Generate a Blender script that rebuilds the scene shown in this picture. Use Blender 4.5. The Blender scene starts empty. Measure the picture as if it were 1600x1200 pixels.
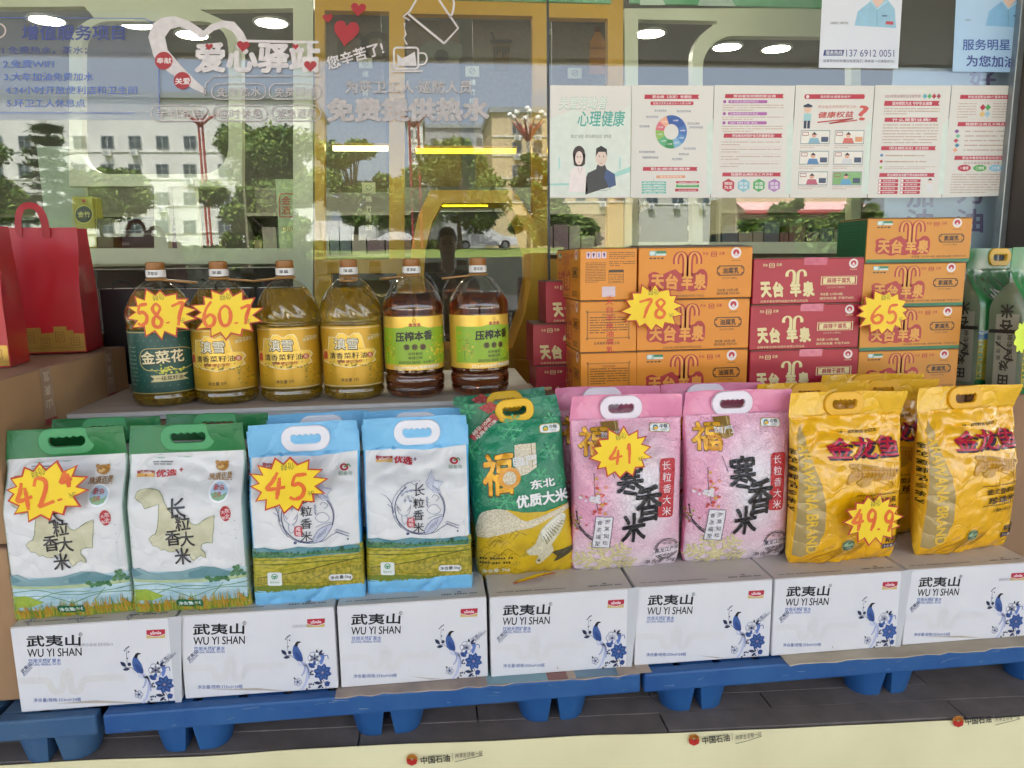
import bpy, bmesh, math, random
import numpy as np
from mathutils import Vector, Matrix, noise
from mathutils.geometry import tessellate_polygon

# ---------------------------------------------------------------- camera, sky, sun, exposure
SC = bpy.context.scene
COL = SC.collection
YAW, PITCH, ROLL = -0.1093, 0.1642, -0.0140
CAM_P = np.array([1.0179, -1.7289, 1.0564])
FPX = 1134.04                                      # focal length in pixels of the 1600 wide photograph


def _axes():
    cy, sy, cp, sp = math.cos(YAW), math.sin(YAW), math.cos(PITCH), math.sin(PITCH)
    fwd = np.array([-sy * cp, cy * cp, -sp]); right = np.array([cy, sy, 0.0]); up = np.cross(right, fwd)
    cr, sr = math.cos(ROLL), math.sin(ROLL)
    return right * cr + up * sr, -right * sr + up * cr, fwd


CR, CU, CF = _axes()
cam_data = bpy.data.cameras.new('camera')
cam = bpy.data.objects.new('camera', cam_data)
COL.objects.link(cam)
cam.matrix_world = Matrix(((CR[0], CU[0], -CF[0], CAM_P[0]), (CR[1], CU[1], -CF[1], CAM_P[1]), (CR[2], CU[2], -CF[2], CAM_P[2]), (0, 0, 0, 1)))
cam_data.sensor_width = 36.0
cam_data.lens = FPX / 1600 * 36.0
cam_data.clip_start = 0.05
cam_data.clip_end = 2000
SC.camera = cam

SUN_EL, SUN_AZ = math.radians(63), math.radians(-22)      # the sun stands behind the shop: the display is in its shade
world = bpy.data.worlds.new('World')
SC.world = world
world.use_nodes = True
_nt = world.node_tree
_sky = _nt.nodes.new('ShaderNodeTexSky')
_sky.sky_type = 'NISHITA'
_sky.sun_disc = False
_sky.sun_elevation = SUN_EL
_sky.sun_rotation = -SUN_AZ
_sky.air_density = .7
_sky.dust_density = 4.0
_sky.ozone_density = .3
_nt.nodes['Background'].inputs[1].default_value = 0.13
_hs = _nt.nodes.new('ShaderNodeHueSaturation')           # a hazy, paler sky
_hs.inputs['Saturation'].default_value = .6
_nt.links.new(_sky.outputs[0], _hs.inputs['Color'])
_nt.links.new(_hs.outputs[0], _nt.nodes['Background'].inputs[0])
sun_data = bpy.data.lights.new('sun', 'SUN')
sun_data.energy = 3.6
sun_data.angle = math.radians(0.5)
sun_data.color = (1.0, 0.95, 0.87)
sun = bpy.data.objects.new('sun', sun_data)
COL.objects.link(sun)
_d = Vector((math.sin(SUN_AZ) * math.cos(SUN_EL), math.cos(SUN_AZ) * math.cos(SUN_EL), math.sin(SUN_EL)))
sun.rotation_euler = _d.to_track_quat('Z', 'Y').to_euler()

SC.view_settings.view_transform = 'Standard'
SC.view_settings.look = 'None'
SC.view_settings.exposure = 3.22
SC.view_settings.gamma = 1
cy_ = SC.cycles
cy_.use_denoising = True
cy_.max_bounces = 10
cy_.diffuse_bounces = 4
cy_.glossy_bounces = 4
cy_.transmission_bounces = 8
cy_.transparent_max_bounces = 16
cy_.caustics_reflective = False
cy_.caustics_refractive = False
cy_.sample_clamp_indirect = 6
cy_.use_adaptive_sampling = True
cy_.adaptive_threshold = 0.004


# ---------------------------------------------------------------- photograph pixel -> point on a plane of the real place
def ray(x, y):
    return CR * ((x - 800) / FPX) - CU * ((y - 600) / FPX) + CF


def atY(x, y, Y):
    d = ray(x, y); p = CAM_P + d * ((Y - CAM_P[1]) / d[1])
    return Vector(p)


def atZ(x, y, Z):
    d = ray(x, y); p = CAM_P + d * ((Z - CAM_P[2]) / d[2])
    return Vector(p)


def at_plane(x, y, o, n):
    d = ray(x, y); o = np.array(o); n = np.array(n)
    return Vector(CAM_P + d * (np.dot(o - CAM_P, n) / np.dot(d, n)))


GLASS_Y = 1.10


def mirror(x, y, D):
    """the point at distance D in front of the shop that the window shows at this pixel"""
    p = atY(x, y, 2 * GLASS_Y + D)
    return Vector((p.x, -D, p.z))


# ---------------------------------------------------------------- materials
def lin(h):
    c = [int(h[i:i + 2], 16) / 255 for i in (0, 2, 4)]
    return tuple(v / 12.92 if v <= .04045 else ((v + .055) / 1.055) ** 2.4 for v in c)


MATS = {}


def mat(key, hexc='808080', rough=.5, metal=0.0, spec=.5, var=0.0, vscale=8.0, bump=0.0, bscale=60.0, coat=0.0, emit=0.0, hex2=None, detail=4, vstretch=None):
    if key in MATS: return MATS[key]
    m = bpy.data.materials.new(key); m.use_nodes = True
    nt = m.node_tree; b = nt.nodes['Principled BSDF']; N = nt.nodes.new; Lk = nt.links.new
    c = lin(hexc)
    b.inputs['Base Color'].default_value = (*c, 1)
    b.inputs['Roughness'].default_value = rough
    b.inputs['Metallic'].default_value = metal
    b.inputs['Specular IOR Level'].default_value = spec
    b.inputs['Coat Weight'].default_value = coat
    b.inputs['Coat Roughness'].default_value = .12
    if emit:
        b.inputs['Emission Color'].default_value = (*c, 1); b.inputs['Emission Strength'].default_value = emit
    tc = N('ShaderNodeTexCoord')
    if var or hex2:
        nz = N('ShaderNodeTexNoise'); nz.inputs['Scale'].default_value = vscale; nz.inputs['Detail'].default_value = detail
        if vstretch:
            mp = N('ShaderNodeMapping'); mp.inputs['Scale'].default_value = vstretch
            Lk(tc.outputs['Object'], mp.inputs[0]); Lk(mp.outputs[0], nz.inputs['Vector'])
        else: Lk(tc.outputs['Object'], nz.inputs['Vector'])
        mx = N('ShaderNodeMix'); mx.data_type = 'RGBA'
        if hex2: a, d = c, lin(hex2)
        else: a, d = tuple(v * (1 - var) for v in c), tuple(min(1, v * (1 + var)) for v in c)
        mx.inputs[6].default_value = (*a, 1); mx.inputs[7].default_value = (*d, 1)
        rp = N('ShaderNodeMapRange'); rp.inputs[1].default_value = .3; rp.inputs[2].default_value = .7
        Lk(nz.outputs['Fac'], rp.inputs[0]); Lk(rp.outputs[0], mx.inputs[0]); Lk(mx.outputs[2], b.inputs['Base Color'])
    if bump:
        nb = N('ShaderNodeTexNoise'); nb.inputs['Scale'].default_value = bscale; nb.inputs['Detail'].default_value = 3
        Lk(tc.outputs['Object'], nb.inputs['Vector'])
        bp = N('ShaderNodeBump'); bp.inputs['Strength'].default_value = bump; bp.inputs['Distance'].default_value = .004
        Lk(nb.outputs['Fac'], bp.inputs['Height']); Lk(bp.outputs[0], b.inputs['Normal'])
    MATS[key] = m
    return m


INKMODE = None                                      # while a bag is printed: the film's own creases go through the print too


def crumple(m, scale, strength, fine=0.0):
    """sharp little folds of plastic film (and, with fine, the grains pressing through) as bump"""
    nt = m.node_tree; N = nt.nodes.new; Lk = nt.links.new; b = nt.nodes['Principled BSDF']
    tc = N('ShaderNodeTexCoord'); nz = N('ShaderNodeTexNoise'); nz.inputs['Scale'].default_value = scale * .45; nz.inputs['Detail'].default_value = 4
    ma = N('ShaderNodeVectorMath'); ma.operation = 'MULTIPLY_ADD'; ma.inputs[1].default_value = (.22, .22, .22)
    v = N('ShaderNodeTexVoronoi'); v.feature = 'DISTANCE_TO_EDGE'; v.inputs['Scale'].default_value = scale
    pw = N('ShaderNodeMath'); pw.operation = 'POWER'; pw.inputs[1].default_value = .55
    bp = N('ShaderNodeBump'); bp.inputs['Strength'].default_value = strength; bp.inputs['Distance'].default_value = .012
    Lk(tc.outputs['Object'], nz.inputs['Vector']); Lk(nz.outputs['Color'], ma.inputs[0]); Lk(tc.outputs['Object'], ma.inputs[2]); Lk(ma.outputs[0], v.inputs['Vector'])
    Lk(v.outputs['Distance'], pw.inputs[0]); Lk(pw.outputs[0], bp.inputs['Height'])
    if fine:
        v2 = N('ShaderNodeTexVoronoi'); v2.inputs['Scale'].default_value = 150; b2 = N('ShaderNodeBump'); b2.inputs['Strength'].default_value = fine; b2.inputs['Distance'].default_value = .003
        Lk(tc.outputs['Object'], v2.inputs['Vector']); Lk(v2.outputs['Distance'], b2.inputs['Height']); Lk(bp.outputs[0], b2.inputs['Normal']); Lk(b2.outputs[0], b.inputs['Normal'])
    else: Lk(bp.outputs[0], b.inputs['Normal'])
    return m


def ink(hexc, rough=.38):
    k = 'ink_%s_%d' % (hexc, int(rough * 100)) + ('_%s' % INKMODE[0] if INKMODE else '')
    new = k not in MATS
    m = mat(k, hexc, INKMODE[3] if INKMODE else rough, var=.05, vscale=30)
    if new and INKMODE: crumple(m, INKMODE[1], INKMODE[2], INKMODE[4])
    return m


# ---------------------------------------------------------------- meshes
class MB:
    def __init__(s): s.v = []; s.f = []; s.m = []; s.uv = []; s.mats = []; s.sm = []

    def mi(s, m):
        if m not in s.mats: s.mats.append(m)
        return s.mats.index(m)

    def add(s, verts, faces, m, smooth=False, uvs=None):
        o = len(s.v); k = s.mi(m)
        s.v += [tuple(p) for p in verts]
        s.uv += list(uvs) if uvs else [(p[0], p[2]) for p in verts]
        for f in faces: s.f.append([i + o for i in f]); s.m.append(k); s.sm.append(smooth)

    def box(s, x0, x1, y0, y1, z0, z1, m, bev=0.0, seg=2):
        if bev <= 0:
            v = [(x, y, z) for x in (x0, x1) for y in (y0, y1) for z in (z0, z1)]
            s.add(v, [(0, 1, 3, 2), (4, 6, 7, 5), (0, 4, 5, 1), (2, 3, 7, 6), (0, 2, 6, 4), (1, 5, 7, 3)], m)
            return
        bm = bmesh.new(); bmesh.ops.create_cube(bm, size=1)
        for v in bm.verts: v.co = Vector(((x0 + x1) / 2 + v.co.x * (x1 - x0), (y0 + y1) / 2 + v.co.y * (y1 - y0), (z0 + z1) / 2 + v.co.z * (z1 - z0)))
        bmesh.ops.bevel(bm, geom=bm.edges[:], offset=bev, segments=seg, affect='EDGES', profile=.5)
        s.bm(bm, m); bm.free()

    def bm(s, bm, m, smooth=False, xf=None):
        bm.verts.index_update()
        s.add([(xf @ v.co if xf else v.co) for v in bm.verts], [[v.index for v in f.verts] for f in bm.faces], m, smooth)

    def grid(s, rows, m, closed=False, smooth=True, uvs=None, flip=False):
        """rows: list of equal-length rings of points"""
        n = len(rows[0]); V = [p for r in rows for p in r]; F = []
        for i in range(len(rows) - 1):
            for j in range(n if closed else n - 1):
                k = (j + 1) % n
                q = (i * n + j, i * n + k, (i + 1) * n + k, (i + 1) * n + j)
                F.append(q[::-1] if flip else q)
        s.add(V, F, m if not callable(m) else m(0), smooth, [u for r in uvs for u in r] if uvs else None)

    def lathe(s, prof, m, c=(0, 0, 0), n=32, mod=None, smooth=True, cap0=False, cap1=False):
        rows = []
        for (r, z) in prof:
            rows.append([(c[0] + (r + (mod(a, z) if mod else 0)) * math.cos(a), c[1] + (r + (mod(a, z) if mod else 0)) * math.sin(a), c[2] + z) for a in [2 * math.pi * j / n for j in range(n)]])
        s.grid(rows, m, True, smooth)
        o = len(s.v) - n * len(prof)
        if cap0: s.f.append([o + j for j in range(n)][::-1]); s.m.append(s.mi(m)); s.sm.append(False)
        if cap1: s.f.append([len(s.v) - n + j for j in range(n)]); s.m.append(s.mi(m)); s.sm.append(False)

    def tube(s, pts, rad, m, n=8, smooth=True):
        pts = [Vector(p) for p in pts]; rows = []
        for i, p in enumerate(pts):
            t = (pts[min(i + 1, len(pts) - 1)] - pts[max(i - 1, 0)]).normalized()
            a = t.orthogonal().normalized() if abs(t.z) > .9 else t.cross(Vector((0, 0, 1))).normalized()
            b = t.cross(a); r = rad[i] if isinstance(rad, (list, tuple)) else rad
            rows.append([p + (a * math.cos(q) + b * math.sin(q)) * r for q in [2 * math.pi * j / n for j in range(n)]])
        s.grid(rows, m, True, smooth)
        o = len(s.v) - n * len(pts)
        s.f.append([o + j for j in range(n)][::-1]); s.m.append(s.mi(m)); s.sm.append(False)
        s.f.append([len(s.v) - n + j for j in range(n)]); s.m.append(s.mi(m)); s.sm.append(False)

    def sheet(s, loops, y0, y1, m, xf=None, g=0):
        """2D loops (outer then holes, x-z plane) extruded from y0 (front) to y1 (back)"""
        tri, P = tess(loops)
        n = len(P)
        T = (lambda p: xf(Vector(p))) if xf else (lambda p: p)
        s.add([T((p[0], y0, p[1])) for p in P], [t if ccw(P, t) else t[::-1] for t in tri], m, uvs=P)
        s.add([T((p[0], y1, p[1])) for p in P], [t[::-1] if ccw(P, t) else t for t in tri], m, uvs=P)
        for L in loops:
            k = len(L); vs = [T((p[0], y0, p[1])) for p in L] + [T((p[0], y1, p[1])) for p in L]
            s.add(vs, [(i, (i + 1) % k, k + (i + 1) % k, k + i) for i in range(k)], m)

    def build(s, name, parent=None, loc=None, sharp=35):
        me = bpy.data.meshes.new(name)
        me.from_pydata(s.v, [], s.f)
        for m in s.mats: me.materials.append(m)
        me.polygons.foreach_set('material_index', s.m)
        me.polygons.foreach_set('use_smooth', s.sm)
        ul = me.uv_layers.new(name='UVMap')
        li = np.empty(len(me.loops), dtype=np.int32); me.loops.foreach_get('vertex_index', li)
        ul.data.foreach_set('uv', np.array(s.uv, dtype=np.float32)[li].ravel())
        me.validate(); me.update()
        if any(s.sm) and sharp: me.set_sharp_from_angle(angle=math.radians(sharp))
        o = bpy.data.objects.new(name, me); COL.objects.link(o)
        if parent: o.parent = parent
        if loc is not None: o.location = loc
        return o


def ccw(P, t):
    a, b, c = P[t[0]], P[t[1]], P[t[2]]
    return (b[0] - a[0]) * (c[1] - a[1]) - (b[1] - a[1]) * (c[0] - a[0]) > 0


def tess(loops):
    P = [(p[0], p[1]) for L in loops for p in L]
    tri = tessellate_polygon([[Vector((p[0], p[1], 0)) for p in L] for L in loops])
    return [tuple(t) for t in tri], P


def tag(o, label, cat, group=None, kind=None):
    if label: o['label'] = label
    if cat: o['category'] = cat
    if group: o['group'] = group
    if kind: o['kind'] = kind
    return o


def thing(name, label, cat, loc=(0, 0, 0), rz=0.0, group=None, tilt=0.0):
    o = bpy.data.objects.new(name, None); COL.objects.link(o)
    o.empty_display_size = .1
    o.location = loc; o.rotation_euler = (tilt, 0, rz)
    return tag(o, label, cat, group)


def dup(o, label, loc=None, rz=None, group=None):
    def cp(a, par):
        c = a.copy(); COL.objects.link(c)
        if par: c.parent = par
        for ch in list(a.children): cp(ch, c)
        return c
    kids = list(o.children)
    c = o.copy(); COL.objects.link(c)
    for ch in kids: cp(ch, c)
    c['label'] = label
    if group: c['group'] = group
    if loc is not None: c.location = loc
    if rz is not None: c.rotation_euler[2] = rz
    return c


def structure(o):
    o['kind'] = 'structure'; return o


# ---------------------------------------------------------------- printed art: flat shapes and lettering laid on a surface
_tcu = bpy.data.curves.new('lettering', 'FONT'); _tob = bpy.data.objects.new('lettering', _tcu)
_TC = {}


def glyphs(sx, bold=0.0, shear=0.0):
    k = (sx, bold, shear)
    if k not in _TC:
        _tcu.body = sx; _tcu.resolution_u = 3; _tcu.offset = bold; _tcu.shear = shear
        me = bpy.data.meshes.new_from_object(_tob)
        V = [(v.co.x, v.co.y) for v in me.vertices]; T = [tuple(p.vertices) for p in me.polygons]
        bpy.data.meshes.remove(me)
        if not V: V = [(0, 0), (1, 0), (0, 1)]; T = []
        xs = [p[0] for p in V]; ys = [p[1] for p in V]
        _TC[k] = (V, T, min(xs), max(xs), min(ys), max(ys))
    return _TC[k]


def smooth_line(P, n=5, closed=False):
    out = []; N = len(P)
    for i in range(N if closed else N - 1):
        if closed: p0, p1, p2, p3 = P[i - 1], P[i], P[(i + 1) % N], P[(i + 2) % N]
        else: p0, p1, p2, p3 = P[max(i - 1, 0)], P[i], P[i + 1], P[min(i + 2, N - 1)]
        for k in range(n):
            t = k / n
            out.append(tuple(.5 * (2 * b + (c - a) * t + (2 * a - 5 * b + 4 * c - d) * t * t + (3 * b - a - 3 * c + d) * t ** 3) for a, b, c, d in zip(p0, p1, p2, p3)))
    if not closed: out.append(tuple(P[-1]))
    return out


class Art:
    """px coordinates of the photograph (or local metres when fr is None) collected as flat pieces"""
    def __init__(s, fr=None): s.fr = fr or (lambda x, y: (x, y)); s.it = []

    def L(s, p): return s.fr(p[0], p[1])

    def raw(s, V, T, m, lay, g=True): s.it.append((V, T, m if not isinstance(m, str) else ink(m), lay, g))

    def poly(s, P, m, lay=1, holes=(), local=False, smooth=0):
        if smooth: P = smooth_line(P, smooth, True)
        loops = [[p if local else s.L(p) for p in Q] for Q in [P, *holes]]
        T, V = tess(loops); s.raw(V, T, m, lay)
        return s

    def rect(s, x0, y0, x1, y1, m, lay=1, r=0):
        if r <= 0: return s.poly([(x0, y0), (x1, y0), (x1, y1), (x0, y1)], m, lay)
        return s.poly(rrect(x0, y0, x1, y1, r), m, lay)

    def frame(s, x0, y0, x1, y1, w, m, lay=1, r=0):
        a = rrect(x0, y0, x1, y1, r) if r else [(x0, y0), (x1, y0), (x1, y1), (x0, y1)]
        b = rrect(x0 + w, y0 + w, x1 - w, y1 - w, max(r - w, .01)) if r else [(x0 + w, y0 + w), (x1 - w, y0 + w), (x1 - w, y1 - w), (x0 + w, y1 - w)]
        return s.poly(a, m, lay, [b])

    def circ(s, x, y, rx, m, lay=1, ry=None, n=20, hole=0, rot=0):
        ry = ry or rx; c, q = math.cos(rot), math.sin(rot)
        f = lambda k: [(x + k * (rx * math.cos(a) * c - ry * math.sin(a) * q), y + k * (rx * math.cos(a) * q + ry * math.sin(a) * c)) for a in [2 * math.pi * i / n for i in range(n)]]
        return s.poly(f(1), m, lay, [f(hole)] if hole else ())

    def stroke(s, P, w, m, lay=2, smooth=0, closed=False, taper=None):
        if smooth: P = smooth_line(P, smooth, closed)
        if closed: P = list(P) + [P[0]]
        n = len(P); A = []; B = []
        for i in range(n):
            a, b = P[max(i - 1, 0)], P[min(i + 1, n - 1)]
            if closed and i in (0, n - 1): a, b = P[n - 2], P[1]
            dx, dy = b[0] - a[0], b[1] - a[1]; l = math.hypot(dx, dy) or 1
            k = w / 2
            if taper: t = i / (n - 1); k *= taper[0] + (taper[1] - taper[0]) * (1 - abs(2 * t - 1)) if len(taper) == 2 else taper[min(int(t * len(taper)), len(taper) - 1)]
            A.append(s.L((P[i][0] - dy / l * k, P[i][1] + dx / l * k))); B.append(s.L((P[i][0] + dy / l * k, P[i][1] - dx / l * k)))
        V = A + B; T = []
        for i in range(n - 1): T += [(i, i + 1, n + i), (i + 1, n + i + 1, n + i)]
        s.raw(V, T, m, lay); return s

    def text(s, t, xl, yl, xr, yr, h, m, lay=3, bold=0.0, shear=0.0, fit=True):
        """lettering from the point (xl,yl) to (xr,yr), both at mid height, h tall, all in frame units"""
        V, T, x0, x1, y0, y1 = glyphs(t, 0.0, shear)
        a = Vector((*s.L((xl, yl)), 0)); b = Vector((*s.L((xr, yr)), 0))
        dx, dy = xr - xl, yr - yl; l = math.hypot(dx, dy) or 1
        mx, my = (xl + xr) / 2, (yl + yr) / 2
        u = Vector((*s.L((mx - dy / l * h / 2, my + dx / l * h / 2)), 0)) - Vector((*s.L((mx + dy / l * h / 2, my - dx / l * h / 2)), 0))
        ex = (b - a); ey = -u
        bg = ey.length > .015 or ex.length > .05
        W0 = [a + ex * ((p[0] - x0) / (x1 - x0)) + ey * ((p[1] - y0) / (y1 - y0) - .5) for p in V]
        s.raw([tuple(w[:2]) for w in W0], T, m, lay, bg)
        if bold > .004:                             # heavier strokes: the same letters laid again, shifted a hair and a little higher
            b1 = ex * (bold * .85 / (x1 - x0)); b2 = ey * (bold * .85 / (y1 - y0)); n = 8 if bold > .035 else 4
            for k in range(n):
                d = b1 * math.cos(2 * math.pi * k / n + .4) + b2 * math.sin(2 * math.pi * k / n + .4)
                s.raw([tuple((w + d)[:2]) for w in W0], T, m, lay + .08 * (k + 1), bg)
        return s

    def vtext(s, t, x0, y0, x1, y1, w, m, lay=3, bold=0.0, h=None):
        """a column of single characters from the centre of the first to the centre of the last"""
        n = len(t); dy = (y1 - y0) / max(n - 1, 1)
        for i, c in enumerate(t):
            if c == ' ': continue
            k = i / max(n - 1, 1); x, y = x0 + (x1 - x0) * k, y0 + (y1 - y0) * k
            s.text(c, x - w / 2, y, x + w / 2, y, h or min(abs(dy) * .88, w * 1.05) if n > 1 else (h or w), m, lay, bold)
        return s

    def lines(s, x0, y0, x1, y1, n, m, lay=2, th=.45, seed=1, last=.6):
        """rows of tiny body copy too small to read in the photograph, as broken dashes"""
        R = random.Random(seed); dy = (y1 - y0) / n
        V = []; T = []
        for i in range(n):
            y = y0 + dy * (i + .5); x = x0; xe = x1 if i < n - 1 else x0 + (x1 - x0) * last
            cw = dy * th * 1.1
            while x < xe:
                if R.random() < .9:
                    hh = dy * th * R.uniform(.35, .5)
                    q = len(V); V += [s.L((x, y - hh)), s.L((x + cw * .75, y - hh)), s.L((x + cw * .75, y + hh)), s.L((x, y + hh))]
                    T += [(q, q + 1, q + 2), (q, q + 2, q + 3)]
                x += cw
        s.raw(V, T, m, lay, False); return s

    def put(s, mb, mp=None, g=0, base=.0006, step=.00035):
        mp = mp or (lambda x, y, o: (x, -o, y))
        for V, T, m, lay, big in s.it:
            V = list(V); T = [list(t) for t in T]
            if g and big: V, T = refine(V, T, g)
            o = base + step * lay
            P = [mp(p[0], p[1], o) for p in V]
            T = [t if ccw(V, t) else [t[0], t[2], t[1]] for t in T]
            mb.add(P, T, m, smooth=bool(g), uvs=V)


def refine(V, T, g):
    V = list(V); cache = {}

    def mid(a, b):
        k = (min(a, b), max(a, b))
        if k not in cache:
            cache[k] = len(V); V.append(((V[a][0] + V[b][0]) / 2, (V[a][1] + V[b][1]) / 2))
        return cache[k]
    out = []; st = [tuple(t) for t in T]; g2 = g * g
    while st:
        a, b, c = st.pop()
        e = [(V[p][0] - V[q][0]) ** 2 + (V[p][1] - V[q][1]) ** 2 for p, q in ((a, b), (b, c), (c, a))]
        k = max(range(3), key=lambda i: (e[i],))
        if e[k] <= g2: out.append((a, b, c)); continue
        if k == 0: m_ = mid(a, b); st += [(a, m_, c), (m_, b, c)]
        elif k == 1: m_ = mid(b, c); st += [(b, m_, a), (m_, c, a)]
        else: m_ = mid(c, a); st += [(c, m_, b), (m_, a, b)]
    return V, out


def rrect(x0, y0, x1, y1, r, n=5):
    if x1 < x0: x0, x1 = x1, x0
    if y1 < y0: y0, y1 = y1, y0
    r = min(r, (x1 - x0) / 2 - 1e-6, (y1 - y0) / 2 - 1e-6); P = []
    for cx, cy, a0 in ((x1 - r, y1 - r, 0), (x0 + r, y1 - r, 90), (x0 + r, y0 + r, 180), (x1 - r, y0 + r, 270)):
        for i in range(n + 1):
            a = math.radians(a0 + 90 * i / n); P.append((cx + r * math.cos(a), cy + r * math.sin(a)))
    return P


def quad_frame(TL, TR, BR, BL, W, H, cx=True):
    """homography: photo pixels of a front face -> local metres (x centred, y up from the base)"""
    w = W / 2 if cx else 0
    dst = [(-w, H), (W - w, H), (W - w, 0), (-w, 0)]
    A = []; B = []
    for (x, y), (u, v) in zip((TL, TR, BR, BL), dst):
        A.append([x, y, 1, 0, 0, 0, -u * x, -u * y]); B.append(u)
        A.append([0, 0, 0, x, y, 1, -v * x, -v * y]); B.append(v)
    h = np.linalg.solve(np.array(A, float), np.array(B, float))

    def f(x, y):
        d = h[6] * x + h[7] * y + 1
        return ((h[0] * x + h[1] * y + h[2]) / d, (h[3] * x + h[4] * y + h[5]) / d)
    return f


def wall_frame(Y, ox=0.0, oz=0.0):
    """photo pixels -> local metres on the upright plane y = Y"""
    def f(x, y):
        p = atY(x, y, Y); return (p.x - ox, p.z - oz)
    return f

# ================================================================ the ground, the step and the shop
M_STONE = mat('slate_paving', '756a63', .75, spec=.3, hex2='877b73', vscale=14, bump=.35, bscale=220, detail=6)
M_GROUT = mat('grout', '77716a', .9, hex2='4c4743', vscale=40)
M_ASPHALT = mat('asphalt', '3d3c3a', .9, hex2='484643', vscale=3, bump=.3, bscale=90)
M_CREAM = mat('cream_laminate', 'd0ceb4', .42, hex2='c8c6aa', vscale=1.5)
M_OCHRE = mat('ochre_laminate', 'cc991c', .38, hex2='bf8d18', vscale=2.0)
M_GREY = mat('grey_interior', '77756a', .7, hex2='6a685e', vscale=.8)
M_CEIL = mat('interior_ceiling', '8d8b80', .8, hex2='85837a', vscale=1.2)
M_BROWN = mat('brown_cladding', '4d443e', .5, hex2='574d46', vscale=6, bump=.1, bscale=120)
M_WHITE = mat('white_render', 'd9d7d0', .8, hex2='cfcdc6', vscale=3)
M_STEEL = mat('brushed_frame', '9aa0a2', .35, metal=.8, var=.06, vscale=20)
M_DARK = mat('dark_item', '1c1b1b', .5, hex2='262423', vscale=8)

GL = -0.15                                          # upper paving, the boxes' lower edge is z = 0
STEP = -0.50                                        # forecourt level


def edge_y(x): return .055 - .058 * (x + .45)       # front edge of the upper paving


# upper paving: dark stone slabs, every joint a real groove
bmx = MB()
xs = [-3.2 + .615 * i for i in range(14)]
ys_ = [0.0, .075, .15, .50, .85, 1.06]              # rows counted back from the sloping edge
bmx.add([(-4, edge_y(-4) + .012, GL - .008), (6, edge_y(6) + .012, GL - .008), (6, 1.6, GL - .008), (-4, 1.6, GL - .008)], [(0, 1, 2, 3)], M_GROUT)
rnd = random.Random(3)
for i in range(len(ys_) - 1):
    off = .31 * (i % 2)
    for x in [-4.0 + off + .80 * k for k in range(12)]:
        x1 = min(x + .795, 6.0)
        if x1 < x + .05: continue
        v = [(x, edge_y(x) + ys_[i] + (.0 if i == 0 else .003)), (x1, edge_y(x1) + ys_[i] + (.0 if i == 0 else .003)), (x1, edge_y(x1) + ys_[i + 1]), (x, edge_y(x) + ys_[i + 1])]
        z = GL + rnd.uniform(-.0012, .0012)
        bmx.add([(a, b, z) for a, b in v] + [(a, b, GL - .03) for a, b in v], [(0, 1, 2, 3), (1, 0, 4, 5), (2, 1, 5, 6), (3, 2, 6, 7), (0, 3, 7, 4)], M_STONE)
structure(bmx.build('paving'))
stp = MB()
stp.add([(-4, edge_y(-4) + .008, GL - .031), (6, edge_y(6) + .008, GL - .031), (6, 1.05, GL - .031), (-4, 1.05, GL - .031), (-4, edge_y(-4) + .008, STEP - .05), (6, edge_y(6) + .008, STEP - .05), (6, 1.05, STEP - .05), (-4, 1.05, STEP - .05)],
        [(0, 1, 2, 3), (1, 0, 4, 5), (2, 1, 5, 6), (0, 3, 7, 4)], M_STONE)
structure(stp.build('step'))

# ground outside: forecourt, then a lawn that climbs to the street
M_LAWN = mat('lawn', '7d8a3c', .9, hex2='5d7330', vscale=.7, detail=6)
M_ROAD = mat('street_asphalt', '8a8984', .85, hex2='7b7a76', vscale=.6)
g = MB()
M_DARKST = mat('added_dark_wall', '3c3f36', .9, hex2='4a4d40', vscale=1.5)  # added wall face, dark so the mirror stays dark below the lawn
M_CONC = mat('forecourt_concrete', 'bfbab0', .85, hex2='ada89e', vscale=.9, bump=.2, bscale=30)  # pale paving added to bounce light up to the display
prof = [(2.0, STEP), (-17, STEP), (-33, STEP), (-33.05, 1.40), (-44, 2.05), (-46, 2.12)]
for (ya, za), (yb, zb) in zip(prof, prof[1:]):
    pass
    g.add([(-160, ya, za), (-160, yb, zb), (160, yb, zb), (160, ya, za)], [(0, 3, 2, 1)], M_CONC if ya > -16 else M_ASPHALT if ya > -32 else M_DARKST if ya > -33.02 else M_LAWN)  # dark asphalt band stands in for canopy shade on the forecourt
g.add([(-160, -46, 2.06), (-160, -60, 2.06), (160, -60, 2.06), (160, -46, 2.06)], [(0, 3, 2, 1)], M_ROAD)
g.add([(-400, -60, 2.12), (-400, -900, 2.12), (400, -900, 2.12), (400, -60, 2.12)], [(0, 3, 2, 1)], M_LAWN)
g.add([(-400, 2, STEP - .01), (400, 2, STEP - .01), (400, 200, STEP - .01), (-400, 200, STEP - .01)], [(0, 1, 2, 3)], M_ASPHALT)
structure(g.build('ground'))

# the shop: a room behind the window wall, its roof carried out over the forecourt
shop = thing('store_building', 'shop front of tall glass panes with brown column and interior lights', 'building', (0, GLASS_Y, GL))


def sp(name, mb, par=shop, off=(0, -GLASS_Y, -GL)):
    o = mb.build(name, par); o.location = off; return o


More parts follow.
